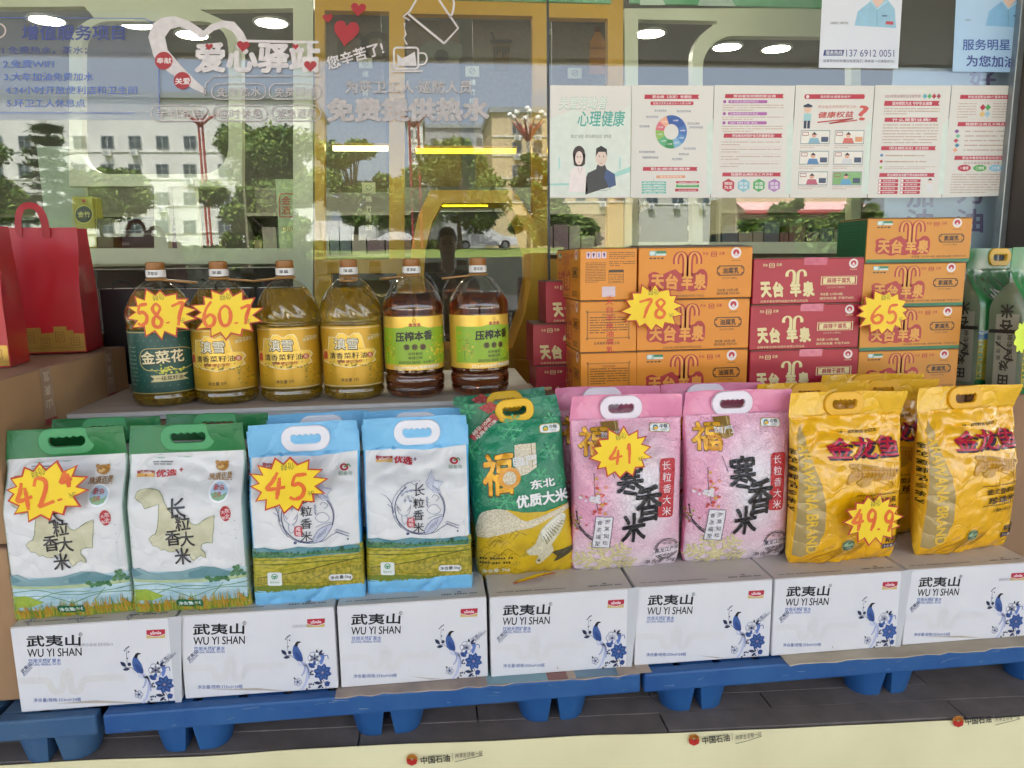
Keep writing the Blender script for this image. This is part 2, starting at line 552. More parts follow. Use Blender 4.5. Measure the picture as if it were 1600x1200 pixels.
m_ = MB(); m_.box(-6, 9, 7.0, 7.25, GL, 3.4, M_GREY); sp('back_wall', m_)
m_ = MB(); m_.box(-6.25, -6, GLASS_Y - .12, 7.25, GL, 3.4, M_GREY); sp('side_wall', m_)
m_ = MB(); m_.box(9, 9.25, GLASS_Y - .12, 7.25, GL, 3.4, M_GREY); sp('side_wall', m_)
m_ = MB(); m_.box(-6, 9, GLASS_Y + .06, 7.0, 2.72, 2.9, M_CEIL); sp('interior_ceiling', m_)
m_ = MB(); m_.box(-6, 9, GLASS_Y + .06, 7.0, GL - .1, GL - .012, M_GREY); sp('interior_floor', m_)
m_ = MB(); m_.box(-6.25, 9.25, GLASS_Y - .12, 7.25, 3.402, 4.3, M_WHITE); m_.box(-6.25, 9.25, GLASS_Y - .10, GLASS_Y + .055, 2.60, 3.40, M_WHITE); sp('roof_parapet', m_)
M_SOFFIT = mat('canopy_soffit', '84878a', .7, hex2='797c7f', vscale=.9)
M_FASCIA = mat('canopy_fascia', 'c9c4bb', .5, var=.04)
can = MB()
can.box(-26, 26, -5.1, GLASS_Y - .13, 3.45, 3.85, M_SOFFIT)
can.box(-26.1, 26.1, -5.22, -5.102, 3.41, 4.1, M_FASCIA, .02)
sp('canopy', can)
for x in (-16, 17):
    m_ = MB(); m_.box(x - .3, x + .3, -4.9, -4.5, STEP, 3.45, M_FASCIA, .03); sp('canopy_pillar', m_)
# window: glass panes, mullion, right hand frame and column
GLASSM = bpy.data.materials.new('window_glass'); GLASSM.use_nodes = True
nt = GLASSM.node_tree; nt.nodes.remove(nt.nodes['Principled BSDF'])
tr = nt.nodes.new('ShaderNodeBsdfTransparent'); gl = nt.nodes.new('ShaderNodeBsdfGlossy'); lw = nt.nodes.new('ShaderNodeLayerWeight'); mx = nt.nodes.new('ShaderNodeMixShader')
pw = nt.nodes.new('ShaderNodeMath'); pw.operation = 'POWER'; pw.inputs[1].default_value = 5.0
ma = nt.nodes.new('ShaderNodeMath'); ma.operation = 'MULTIPLY_ADD'; ma.inputs[1].default_value = .96; ma.inputs[2].default_value = .052
tr.inputs[0].default_value = (.93, .96, .94, 1); gl.inputs['Roughness'].default_value = 0.0; lw.inputs[0].default_value = .5
gl.inputs[0].default_value = (.95, .97, 1, 1)
nt.links.new(lw.outputs['Facing'], pw.inputs[0]); nt.links.new(pw.outputs[0], ma.inputs[0]); nt.links.new(ma.outputs[0], mx.inputs[0])
nt.links.new(tr.outputs[0], mx.inputs[1]); nt.links.new(gl.outputs[0], mx.inputs[2]); nt.links.new(mx.outputs[0], nt.nodes['Material Output'].inputs[0])
MX = atY(858, 400, GLASS_Y).x
RX = atY(1557, 330, GLASS_Y).x
for x0, x1 in ((-6, MX - .004), (MX + .004, RX)):
    m_ = MB(); m_.box(x0, x1, GLASS_Y, GLASS_Y + .008, GL, 2.6, GLASSM); sp('window_pane', m_)
m_ = MB(); m_.box(MX - .0036, MX + .0036, GLASS_Y - .004, GLASS_Y + .012, GL, 2.6, mat('dark_joint', '2d3136', .4)); sp('window_mullion', m_)
m_ = MB(); m_.box(RX + .001, RX + .03, GLASS_Y - .03, GLASS_Y + .012, GL, 2.6, M_STEEL, .003); sp('window_frame', m_)
m_ = MB(); m_.box(RX + .032, RX + 1.6, .93, GLASS_Y + .012, GL, 3.4, M_BROWN, .006); sp('column', m_)

# recessed ceiling lights, lit
M_LAMP = mat('lamp_lens', 'fff6e2', .4, emit=26.0)
M_TRIM = mat('lamp_trim', 'd8d8d2', .4)
LP = [(73, 30), (300, 53), (424, 34), (568, 38), (680, 42), (776, 46), (884, 48), (1015, 51), (1136, 72), (1213, 75), (212, 36)]
for k, (x, y) in enumerate(LP):
    p = atZ(x, y, 2.72)
    if p.y > 6.7 or p.y < 1.5: p = CAM_P + (np.array(p) - CAM_P) * ((6.2 - CAM_P[1]) / (p.y - CAM_P[1])); p = Vector((p[0], p[1], 2.72))
    t = thing('ceiling_light', ['lit round recessed ceiling light above the service notice', 'lit recessed ceiling light seen through the white heart', 'dim recessed ceiling light by the cream frame corner', 'lit recessed ceiling light beside the red hearts', 'lit recessed ceiling light inside the kettle outline', 'lit ceiling light above the paper cup picture', 'lit ceiling light beside the bottle picture', 'lit ceiling light in the square opening of the cream frame', 'left ceiling light inside the rounded cream opening', 'right ceiling light inside the rounded cream opening', 'faint ceiling light between service notice and heart'][k], 'ceiling light', p, 0, 'recessed shop ceiling lights')
    m_ = MB(); m_.lathe([(.105, -.012), (.125, -.010), (.125, 0)], M_TRIM, n=28); m_.build('trim_ring', t)
    m_ = MB(); m_.lathe([(.0, -.008), (.104, -.008)], M_LAMP, n=28); m_.build('lens', t)

# ---- display frames behind the glass
YF = 1.46
F = wall_frame(YF)


def px_loop(P): return [F(*p) for p in P]


def frame_thing(name, label, cat, outer, holes, m, y0=YF, dep=.05):
    f = wall_frame(y0)
    t = thing(name, label, cat, (f(*outer[0])[0], y0, GL - .01))
    s_ = MB(); s_.sheet([[f(*p) for p in outer]] + [[f(*p) for p in h] for h in holes], 0, dep, m)
    o = s_.build('frame', t); o.location = (-t.location.x, 0, -t.location.z)
    return t, o


def arc(cx, cy, r, a0, a1, n=8, ry=None):
    return [(cx + r * math.cos(math.radians(a0 + (a1 - a0) * i / n)), cy + (ry or r) * math.sin(math.radians(a0 + (a1 - a0) * i / n))) for i in range(n + 1)]


left_holes = [
    [(-150, 12), (132, 10)] + arc(160, 78, 52, 255, 180, 6) + [(108, 291), (241, 291), (241, 388), (-150, 388)],
    rrect(127, 33, 357, 272, 42),
    [(312, 15), (458, 13), (458, 388), (263, 388), (263, 291), (378, 291)] + arc(326, 78, 52, 0, -70, 6),
    [(-150, 412), (458, 412), (458, 640), (-150, 640)],
]
fl, _o = frame_thing('display_rack', 'cream display frame with a rounded square opening behind the left glass', 'display rack', [(-260, -60), (489, -60), (489, 700), (-260, 700)], left_holes, M_CREAM)
m_ = MB(); p0, p1 = F(-150, 388), F(458, 412)
m_.box(p0[0], p1[0], .0505, .45, p1[1], p1[1] + .022, M_CREAM); o = m_.build('shelf', fl); o.location = (-fl.location.x, 0, -fl.location.z)
m_ = MB(); p0, p1 = F(15, 216), F(108, 400)
m_.box(p0[0], p1[0], .20, .23, p1[1], p0[1], mat('pale_panel', 'a9b5a0', .5, hex2='9fab97')); o = m_.build('side_panel', fl); o.location = (-fl.location.x, 0, -fl.location.z)
m_ = MB(); p0, p1 = F(262, 291), F(308, 388)
m_.box(p0[0], p1[0], .0505, .08, p1[1], p0[1], M_CREAM); o = m_.build('inner_panel', fl); o.location = (-fl.location.x, 0, -fl.location.z)

och_holes = [
    [(507, 16), (608, 18), (608, 405), (507, 405)],
    [(632, 21), (832, 25), (832, 548), (640, 548), (640, 425), (632, 405)],
    [(855, 27), (950, 29), (950, 405), (855, 405)],
    [(517, 427), (620, 427), (620, 640), (517, 640)],
    [(850, 450), (950, 450), (950, 640), (850, 640)],
]
fo, _o = frame_thing('display_rack', 'ochre yellow display frame with tall openings and a hexagon niche', 'display rack', [(492, -60), (974, -60), (974, 700), (492, 700)], och_holes, M_OCHRE, YF - .004)
hx = MB(); f2 = wall_frame(1.30)
ho = [(672, 297), (803, 297), (832, 340), (849, 392), (850, 440), (838, 500), (815, 566), (664, 566), (648, 500), (640, 430), (643, 385), (654, 335)]
hi = [(691, 317), (795, 317), (815, 350), (829, 395), (830, 440), (820, 490), (800, 545), (682, 545), (668, 490), (662, 430), (664, 390), (676, 345)]
hx.sheet([[f2(*p) for p in ho], [f2(*p) for p in hi]], 1.30 - (YF - .004), .14, M_OCHRE)
o = hx.build('hexagon_ring', fo); o.location = (-fo.location.x, 0, -fo.location.z)
m_ = MB(); p0, p1 = f2(628, 566), f2(870, 640)
m_.box(p0[0], p1[0], -.17, -.01, p1[1] - .1, p0[1], M_OCHRE, .004); o = m_.build('plinth', fo); o.location = (-fo.location.x, 0, -fo.location.z)
right_holes = [
    [(997, 30), (1120, 33)] + arc(1140, 92, 58, 250, 180, 6) + [(1082, 300), (1082, 378), (997, 378)],
    [(1098, 378), (1098, 108)] + arc(1148, 106, 50, 180, 270, 7) + [(1330, 58), (1330, 378)],
    [(997, 396), (1330, 396), (1330, 640), (997, 640)],
]
fr_, _o = frame_thing('display_rack', 'pale cream display frame with arched opening behind the posters', 'display rack', [(976, 13), (1345, 13), (1345, 700), (976, 700)], right_holes, M_CREAM)
# perforated back panels with pictures, behind the ochre openings
M_PERF = mat('perforated_panel', '6a6352', .6, hex2='5d5748', vscale=60)
f3 = wall_frame(1.80)
for nm, lab, q, art in (('back_panel', 'grey perforated panel with round heart sign behind the ochre opening', (500, 20, 606, 300), 0),
                        ('back_panel', 'grey perforated panel with a small car picture behind the cup sticker', (633, 30, 722, 292), 1),
                        ('back_panel', 'grey perforated panel with a paper cup picture', (738, 32, 832, 292), 2),
                        ('back_panel', 'brown perforated panel with an orange bottle picture', (862, 34, 952, 260), 3)):
    s_ = MB(); a_, b_ = f3(q[0], q[1]), f3(q[2], q[3])
    s_.box(a_[0], b_[0], 0, .012, b_[1], a_[1], M_PERF)
    A = Art(f3)
    if art == 0:
        A.circ(552, 75, 26, '4d4a41', 1, hole=.62); A.circ(588, 75, 26, '4d4a41', 1, hole=.62)
    if art == 1:
        A.poly([(650, 82), (668, 64), (700, 62), (722, 70), (722, 92), (650, 92)], '5f665c', 1); A.circ(690, 88, 11, '3b3d39', 2)
    if art == 2:
        A.poly([(768, 64), (798, 64), (794, 112), (773, 112)], '574a2b', 1); A.rect(766, 62, 800, 68, '2c2a26', 2); A.stroke([(772, 62), (768, 50)], 3, '2c2a26', 2)
        for k in range(6): A.rect(771 + 4.4 * k, 73, 774 + 4.4 * k, 90 - (k % 3) * 4, '1f1d1a', 3)
    if art == 3:
        A.poly([(922, 66), (931, 48), (937, 48), (946, 66), (947, 116), (920, 116)], 'a06a1a', 1); A.rect(929, 42, 938, 50, '5b3c10', 2); A.rect(920, 74, 947, 77, '7d4f12', 2); A.rect(920, 90, 947, 93, '7d4f12', 2)
    A.put(s_)
    t = s_.build(nm, None, (0, 1.80, 0)); tag(t, lab, 'panel', 'perforated panels in the ochre frame')
# narrow white cards on the panels
for (x, y, lab) in ((571, 98, 'left small white card with round mark on perforated panel'), (738, 111, 'small white card with round mark beside the paper cup picture'), (576, 293, 'small white card above the lower vertical lettering'), (898, 114, 'small grey card under the bottle picture')):
    f4 = wall_frame(1.785); s_ = MB(); a_, b_ = f4(x - 11, y - 8), f4(x + 11, y + 9)
    s_.box(a_[0], b_[0], 0, .004, b_[1], a_[1], mat('card_white', 'b9bdae', .6, var=.05))
    A = Art(f4); A.circ(x, y, 5, '8b8f86', 1, hole=.7); A.stroke([(x - 3, y + 2), (x + 3, y - 2)], 1.5, '8b8f86', 1)
    if 'grey' not in lab: A.vtext('绵竹特曲', x, y + 18, x, y + 62, 9, 'd4d8cf', 1, .02, h=10)
    A.put(s_)
    t = s_.build('name_card', None, (0, 1.785, 0)); tag(t, lab, 'card', 'white cards in the ochre frame')
# lit yellow strips
for (x0, x1, y, lab, hc) in ((520, 606, 231, 'pale lit strip lamp in the left ochre opening', 'fff4b0'), (650, 806, 235, 'long yellow lit strip lamp in the wide ochre opening', 'ffd21a'), (692, 762, 318, 'short yellow lit strip lamp in the top of the hexagon niche', 'ffe81a')):
    Yl = 1.62 if y < 300 else 1.42
    fL = wall_frame(Yl); a_, b_ = fL(x0, y - 3), fL(x1, y + 4)
    t = thing('strip_lamp', lab, 'strip lamp', ((a_[0] + b_[0]) / 2, Yl, a_[1]), 0, 'lit strip lamps')
    m_ = MB(); m_.box(a_[0], b_[0], 0, .02, b_[1], a_[1], mat('strip_lit_' + hc, hc, .4, emit=1.0)); o = m_.build('diffuser', t); o.location = (-t.location.x, 0, -t.location.z)
    m_ = MB(); m_.box(a_[0] - .005, b_[0] + .005, -.002, .024, a_[1] + .0005, a_[1] + .012, M_OCHRE); o = m_.build('housing', t); o.location = (-t.location.x, 0, -t.location.z)
# dark cabinet in the hexagon, backs of the lower openings
f5 = wall_frame(1.95)
m_ = MB(); a_, b_ = f5(640, 330), f5(860, 640); m_.box(a_[0], b_[0], 0, .35, b_[1], a_[1], M_DARK, .01)
tag(m_.build('dark_cabinet', None, (0, 1.95, 0)), 'black cabinet seen inside the hexagon niche', 'cabinet')
m_ = MB(); a_, b_ = f5(-150, 425), f5(640, 700); m_.box(a_[0], b_[0] - .02, 0, .3, b_[1], a_[1], mat('low_dark', '23211f', .6, hex2='2c2926'), .01)
tag(m_.build('low_cabinet', None, (0, 1.95, 0)), 'low dark cabinet behind the cream shelf and oil bottles', 'cabinet')
f6 = wall_frame(1.90)
m_ = MB(); a_, b_ = f6(985, 250), f6(1118, 420); m_.box(a_[0], b_[0], 0, .3, b_[1], a_[1], mat('navy_case', '1b2430', .5, hex2='222c3a'), .008)
tag(m_.build('display_case', None, (0, 1.90, 0)), 'dark navy display case behind the white flowers', 'cabinet')
# green pictures above the frames
M_GREENPIC = mat('green_picture', '4d9a63', .45, hex2='8fc29b', vscale=5, detail=6)
fG = wall_frame(YF - .02)
for (x0, x1, y1, lab) in ((700, 955, 5, 'green strip of picture board above the ochre frame'), (985, 1285, 12, 'green and white picture board above the cream frame')):
    a_, b_ = fG(x0, -60), fG(x1, y1); m_ = MB(); m_.box(a_[0], b_[0], 0, .015, b_[1], a_[1], M_GREENPIC)
    A = Art(fG)
    if x0 > 900: A.poly([(1000, 8), (1040, 8), (1025, -20), (1000, -20)], 'c9d6c6', 1); A.poly([(1090, 9), (1150, 10), (1130, -20), (1100, -20)], 'b9c9bb', 1)
    A.put(m_)
    tag(m_.build('picture_board', None, (0, YF - .02, 0)), lab, 'picture board')
# things on the shelves
fS = wall_frame(1.56)
a_ = fS(112, 307); b_ = fS(152, 388)
t = thing('liquor_box', 'olive gold liquor carton with dark oval emblem on the cream shelf', 'gift box', ((a_[0] + b_[0]) / 2, 1.56, F(0, 388)[1]))
m_ = MB(); m_.box(a_[0], b_[0], 0, .09, b_[1], a_[1], mat('olive_gold', 'a39a34', .35, hex2='8f872c', metal=.1), .002)
m_.box(b_[0] + .0005, b_[0] + .066, .002, .09, b_[1], a_[1] - .09, mat('dark_olive', '56542a', .4), .002)
A = Art(fS); A.frame(113, 309, 151, 386, 1, 'b9ae4a'); A.circ(131, 335, 13, '2b2c22', 1); A.circ(131, 335, 14.5, 'c7bd63', 1, hole=.92); A.text('金竹', 122, 335, 141, 335, 9, 'c7bd63', 2, .02); A.circ(131, 314, 3, 'a23b2b', 1); A.put(m_)
o = m_.build('carton', t); o.location = (-t.location.x, 0, -t.location.z)
fS = wall_frame(1.60)
for (x0, y0, x1, y1, hc, lab) in ((188, 360, 241, 388, '241d1e', 'low dark carton beside the liquor carton on the shelf'), (314, 362, 342, 388, '3a2a2a', 'dark red carton on the cream shelf beside the inner panel')):
    a_, b_ = fS(x0, y0), fS(x1, y1); m_ = MB(); m_.box(a_[0], b_[0], 0, .12, F(0, 388)[1] + .001, a_[1], mat('crt' + hc, hc, .5, var=.1), .003)
    A = Art(fS); A.rect(x0 + 3, y0 + 4, x1 - 3, y0 + 7, '5c4a48'); A.rect(x0 + 3, y1 - 9, x0 + 14, y1 - 5, '6a5a58'); A.put(m_)
    tag(m_.build('carton', None, (0, 1.60, 0)), lab, 'carton')
a_, b_ = wall_frame(1.57)(430, 280), wall_frame(1.57)(476, 388)
m_ = MB(); m_.box(a_[0], b_[0], 0, .004, b_[1], a_[1], mat('pale_poster', 'aebb9c', .6, var=.05))
A = Art(wall_frame(1.57)); A.frame(436, 302, 475, 340, 2, 'b5443c', 1, 4)
for i, c in enumerate('金花酒香'): A.text(c, 440 + 18 * (i % 2), 313 + 16 * (i // 2), 454 + 18 * (i % 2), 313 + 16 * (i // 2), 13, 'b5443c', 2, .03)
A.text('1010001', 441, 358, 470, 358, 7, 'b5443c', 1); A.put(m_)
tag(m_.build('seal_poster', None, (0, 1.57, 0)), 'pale poster with a red square seal behind the glass', 'poster')
# flowers
M_PETAL = mat('white_petal', 'd9dcd6', .6); M_VASE = mat('vase', 'b8b4a6', .3); M_STEM = mat('stem', '4c5a35', .7)
rnd = random.Random(8)
for (cx, cy, n, sc, lab) in ((990, 335, 9, 1.0, 'bunch of white flowers in a pale pot beside the posters'), (1079, 358, 1, 1.0, 'single white daisy in a small white vase behind the orange boxes')):
    fV = wall_frame(1.72); b0 = fV(cx, cy); t = thing('flower_vase', lab, 'flowers', (b0[0], 1.72, b0[1] - .11))
    m_ = MB(); m_.lathe([(.02, 0), (.034, .02), (.036, .05), (.022, .075), (.026, .08)] if n > 1 else [(.012, .02), (.016, .04), (.010, .06), (.012, .062)], M_VASE, n=18, cap0=True); m_.build('vase', t)
    m_ = MB(); s2 = MB()
    for i in range(n):
        px_, pz_ = (rnd.uniform(-.05, .06), rnd.uniform(.13, .24)) if n > 1 else (.0, .115)
        py_ = rnd.uniform(-.03, .03) if n > 1 else 0
        s2.tube([(0, 0, .07), (px_ * .6, py_ * .6, (.07 + pz_) / 2 + .01), (px_, py_, pz_)], .0015, M_STEM, 5)
        r_ = .022
        for k in range(12):
            a = 2 * math.pi * k / 12 + i
            d = Vector((math.cos(a), -.35, math.sin(a))); e = Vector((-math.sin(a), 0, math.cos(a))) * .006
            c = Vector((px_, py_ - .004, pz_)); m_.add([c, c + d * r_ * .6 + e, c + d * r_, c + d * r_ * .6 - e], [(0, 1, 2, 3)], M_PETAL)
        m_.lathe([(.0, -.006), (.006, 0), (.0, .006)], mat('pollen', 'c9b85a', .7), (px_, py_ - .01, pz_), 8)
    m_.build('bloom', t); s2.build('stem', t)
# blue and white standing poster far right inside
fB = wall_frame(1.16); a_, b_ = fB(1398, 105), fB(1546, 520)
M_BLUEP = mat('blue_poster', '9aa9bd', .5, hex2='8797af', vscale=3)
m_ = MB(); m_.box(a_[0], b_[0], 0, .01, b_[1], a_[1], M_BLUEP)
A = Art(fB)
for c, x, y in (('好', 1535, 125), ('加', 1437, 306), ('为', 1515, 300), ('油', 1437, 345), ('油', 1515, 345), ('您', 1437, 262), ('明', 1515, 252)):
    A.text(c, x - 20, y, x + 20, y, 36, '5a4f7c', 2, .03)
A.put(m_)
tag(m_.build('standing_poster', None, (0, 1.16, 0)), 'pale blue standing poster with big violet characters by the brown column', 'poster')
# dim shelving units deep in the shop
M_SHELF = mat('shelf_unit', '6b695d', .6, var=.08)
rnd = random.Random(4)
for k, x in enumerate((-2.2, .2, 2.6, 4.9)):
    t = thing('shelf_unit', ['dim shelf unit deep in the shop behind the service notice', 'dim shelf unit deep in the shop behind the heart sticker', 'dim shelf unit deep in the shop behind the ochre frame', 'dim shelf unit deep in the shop behind the posters'][k], 'shelf unit', (x, 5.6, GL - .01), 0, 'shelf units deep in the shop')
    m_ = MB()
    for z in (.1, .5, .9, 1.3, 1.7): m_.box(-.9, .9, 0, .4, z, z + .03, M_SHELF)
    for sx in (-.92, .9): m_.box(sx, sx + .02, 0, .4, 0, 2.0, M_SHELF)
    m_.box(-.9, .9, .401, .42, 0, 2.0, M_SHELF); m_.build('rack', t)
    m_ = MB()
    for z in (.13, .53, .93, 1.33):
        xx = -.86
        while xx < .75:
            w = rnd.uniform(.07, .18); m_.box(xx, xx + w, .05, .3, z, z + rnd.uniform(.14, .28), ink(rnd.choice(['4a3230', '343c48', '54492f', '333c33', '5f5c55', '463540']), .5)); xx += w + .012  # goods colours darkened to suit the dim depth of the shop
    m_.build('stocked_goods', t)

# ================================================================ what the window mirrors: the far side of the forecourt
M_BLD = mat('white_tiles', 'd8d7d3', .6, hex2='cccbc8', vscale=.4)
M_BEIGE = mat('beige_render', 'c9b592', .7, hex2='bda985', vscale=.4)
M_PANE = mat('far_glass', '2f3940', .15, hex2='46525a', vscale=.6)
M_FRM = mat('far_frame', '8f9496', .5)


def far_building(label, px0, px1, top, D, wins, m, rows, wpx, hpx, depth=14):
    a, b = mirror(px0, top, D), mirror(px1, top, D)
    x0, x1 = min(a.x, b.x), max(a.x, b.x); zt = a.z
    t = thing('office_building', label, 'building', ((x0 + x1) / 2, -D, 2.1))
    o = MB(); o.box(x0, x1, -depth, 0, 2.1, zt, m); o.box(x0 - .3, x1 + .3, -depth - .3, .3, zt + .002, zt + .6, M_FRM)
    for y in rows:                                   # string course under every storey
        z = mirror(px0, y, D).z; o.box(x0, x1, .002, .10, z - 1.6, z - 1.45, M_BLD)
    w = o.build('wall', t); w.location = (-t.location.x, 0, -2.1)
    for y in rows:
        for x in wins:
            p = mirror(x, y, D); q = mirror(x + wpx, y + hpx, D)
            xa, xb, za, zb = min(p.x, q.x), max(p.x, q.x), q.z, p.z
            n = MB(); n.box(xa, xb, .004, .10, za, zb, M_FRM)
            f = n.build('window', t); f.location = (-t.location.x, 0, -2.1)
            n = MB(); xm = (xa + xb) / 2; zm = za + (zb - za) * .62
            for (c0, c1) in ((xa + .09, xm - .05), (xm + .05, xb - .09)):
                n.box(c0, c1, .102, .115, za + .09, zm - .04, M_PANE); n.box(c0, c1, .102, .115, zm + .04, zb - .09, M_PANE)
            g_ = n.build('pane', f)
            if (x * 7 + y * 3) % 5 < 2:               # a cooling unit under some windows
                n = MB(); n.box(xa + .2, xa + 1.0, .11, .5, za - .75, za - .15, M_BLD, .03); n.box(xa + .3, xa + .75, .502, .51, za - .68, za - .22, M_FRM); w2 = n.build('air_conditioner', t); w2.location = (-t.location.x, 0, -2.1)
    return t


far_building('long white tiled office building mirrored in the left glass', -90, 482, 150, 80, [-60, -16, 28, 71, 114, 157, 200, 243, 286, 340, 384, 430], M_BLD, [212, 256, 300, 344], 22, 21)
far_building('narrow white tower block mirrored between two trees', 636, 660, 190, 95, [640, 649], M_BLD, [203, 238, 262, 290, 320], 6, 12)
far_building('grey blue office block mirrored behind the yellow strips', 662, 766, 200, 110, [672, 690, 708, 726, 744], mat('grey_render', '9a9c9e', .7, var=.05), [215, 240, 265, 290], 10, 12)
far_building('beige office building mirrored beside the street lamp', 768, 990, 176, 85, [800, 832, 868, 900, 934, 962], M_BEIGE, [192, 222, 258, 296], 15, 18)
far_building('pale office block mirrored beyond the posters', 1000, 1330, 240, 90, [1010, 1050, 1090, 1130, 1170, 1210, 1250, 1290], mat('pale_render', 'b9b7b0', .7, var=.05), [262, 300], 18, 18)
# street wall, awning shop
a, b = mirror(455, 345, 62), mirror(668, 383, 62)
m_ = MB(); m_.box(min(a.x, b.x), max(a.x, b.x), -.2, 0, 2.1, a.z, M_BLD)
x = min(a.x, b.x) + .8
while x < max(a.x, b.x): m_.box(x, x + .06, .002, .05, 2.2, a.z - .05, M_FRM); x += 1.6
tag(m_.build('street_wall', None, (0, -62, 0)), 'white panelled street wall mirrored behind the parked cars', 'wall')
a, b = mirror(1150, 316, 60), mirror(1340, 384, 60)
t = thing('awning_shop', 'low shop with a pale pink awning mirrored under the posters', 'building', ((a.x + b.x) / 2, -60, 2.1))
m_ = MB(); m_.box(a.x, b.x, -6, 0, 2.1, a.z + .6, mat('shop_wall', 'c2b28e', .7, var=.06)); o = m_.build('wall', t); o.location = (-t.location.x, 0, -2.1)
m_ = MB(); m_.add([(a.x, 0, a.z), (b.x, 0, a.z), (b.x, 2, a.z - .8), (a.x, 2, a.z - .8), (a.x, 0, a.z - .1), (b.x, 0, a.z - .1), (b.x, 2, a.z - .9), (a.x, 2, a.z - .9)], [(0, 1, 2, 3), (7, 6, 5, 4), (3, 2, 6, 7), (0, 3, 7, 4), (1, 5, 6, 2)], mat('pink_awning', 'd9a7a4', .6, var=.05))
m_.box(a.x, b.x, 2.002, 2.05, a.z - 1.15, a.z - .85, mat('red_band', 'a8323a', .6)); o = m_.build('awning', t); o.location = (-t.location.x, 0, -2.1)
for k in range(5):
    x = a.x + (b.x - a.x) * (k + .2) / 5; m_ = MB(); m_.box(x, x + 1.2, .002, .06, 2.12, 4.3, M_PANE); o = m_.build('shop_window', t); o.location = (-t.location.x, 0, -2.1)

# trees: tapered trunk and limbs, crown of leaf clumps
def leaf_mat(key, a, b):
    m = mat(key, a, .6, hex2=b, vscale=1.2, spec=.3)
    return m


LEAF = [leaf_mat('leaf_a', '66823a', '4c6a2b'), leaf_mat('leaf_b', '8a9a4a', '687f36'), leaf_mat('leaf_c', '4f6c32', '3b5626')]
M_BARK = mat('bark', '4a4036', .9, hex2='5f5345', vscale=4, bump=.5, bscale=12)


def make_tree(h, cw, cb, seed, n=2600, leaf=.34):
    """crown centre-line from cb to h, half width cw"""
    R = random.Random(seed)
    tr = MB(); tr.tube([(0, 0, 0), (R.uniform(-.1, .1), 0, cb * .5), (R.uniform(-.2, .2), .1, cb), (.1, 0, cb + (h - cb) * .5), (0, 0, h * .93)], [h * .028, h * .022, h * .018, h * .010, h * .003], M_BARK, 8)
    blobs = []
    for i in range(26):
        a = R.uniform(0, 6.28); k = R.random() ** .6; zz = R.uniform(0, 1)
        rr = cw * k * (1 - .55 * abs(zz - .4) * 1.4)
        c = Vector((rr * math.cos(a), rr * math.sin(a), cb + (h - cb) * (-.02 + .95 * zz))); blobs.append((c, cw * R.uniform(.20, .36)))
        tr.tube([(0, 0, cb * .8 + (c.z - cb) * .45), tuple(c * .6 + Vector((0, 0, c.z * .35 + .05))), tuple(c)], [h * .010, h * .006, h * .002], M_BARK, 5)
    cr = MB(); V = [[], [], []]; Fc = [[], [], []]
    for i in range(n):
        c, r = R.choice(blobs)
        d = Vector((R.gauss(0, 1), R.gauss(0, 1), R.gauss(0, 1))).normalized() * r * R.random() ** .5
        d.z *= .75
        p = c + d
        u = Vector((R.gauss(0, 1), R.gauss(0, 1), R.gauss(0, .6))).normalized(); w = u.cross(Vector((R.gauss(0, 1), R.gauss(0, 1), R.gauss(0, 1)))).normalized()
        s = leaf * R.uniform(.6, 1.3); k = R.choice((0, 0, 1, 1, 2)); q = len(V[k])
        V[k] += [p - u * s, p + w * s * .5, p + u * s, p - w * s * .5]; Fc[k].append((q, q + 1, q + 2, q + 3))
    for k in range(3): cr.add(V[k], Fc[k], LEAF[k])
    return tr, cr


def make_cedar(h, w, seed):
    R = random.Random(seed); tr = MB(); tr.tube([(0, 0, 0), (0, 0, h * .5), (0, 0, h)], [h * .02, h * .014, .02], M_BARK, 8)
    cr = MB(); V = []; Fc = []
    for lv in range(9):
        z = h * (.28 + .70 * lv / 9); rl = w * (1 - lv / 10)
        for b in range(9):
            a = R.uniform(0, 6.28); L = rl * R.uniform(.6, 1.05); e = Vector((math.cos(a), math.sin(a), -.10))
            tr.tube([(0, 0, z), tuple(Vector((0, 0, z)) + e * L)], [.07, .015], M_BARK, 5)
            for q in range(46):
                t_ = R.uniform(.2, 1.05); p = Vector((0, 0, z)) + e * L * t_ + Vector((R.gauss(0, .28), R.gauss(0, .28), R.gauss(0, .09)))
                u = Vector((R.gauss(0, 1), R.gauss(0, 1), R.gauss(0, .3))).normalized() * .32; v = Vector((-u.y, u.x, R.uniform(-.1, .1))) * .22; i0 = len(V)
                V += [p - u, p + v, p + u, p - v]; Fc.append((i0, i0 + 1, i0 + 2, i0 + 3))
    cr.add(V, Fc, LEAF[2]); return tr, cr


def plant_tree(label, px, top, D, base, cwpx, crown_bottom_px, seed, n=2600, cedar=False):
    dist = 2 * GLASS_Y + D + 1.73; k = dist / FPX
    p = mirror(px, top, D)
    t = thing('cedar_tree' if cedar else 'broadleaf_tree', label, 'tree', (p.x, -D, base), seed * .7, 'trees mirrored in the window')
    tr, cr = make_cedar(p.z - base, cwpx * k, seed) if cedar else make_tree(p.z - base, cwpx * k * 1.18, mirror(px, crown_bottom_px + 12, D).z - base, seed, int(n * 4.2), .085 + D * .0016)
    tr.build('trunk', t); cr.build('crown', t, sharp=0)


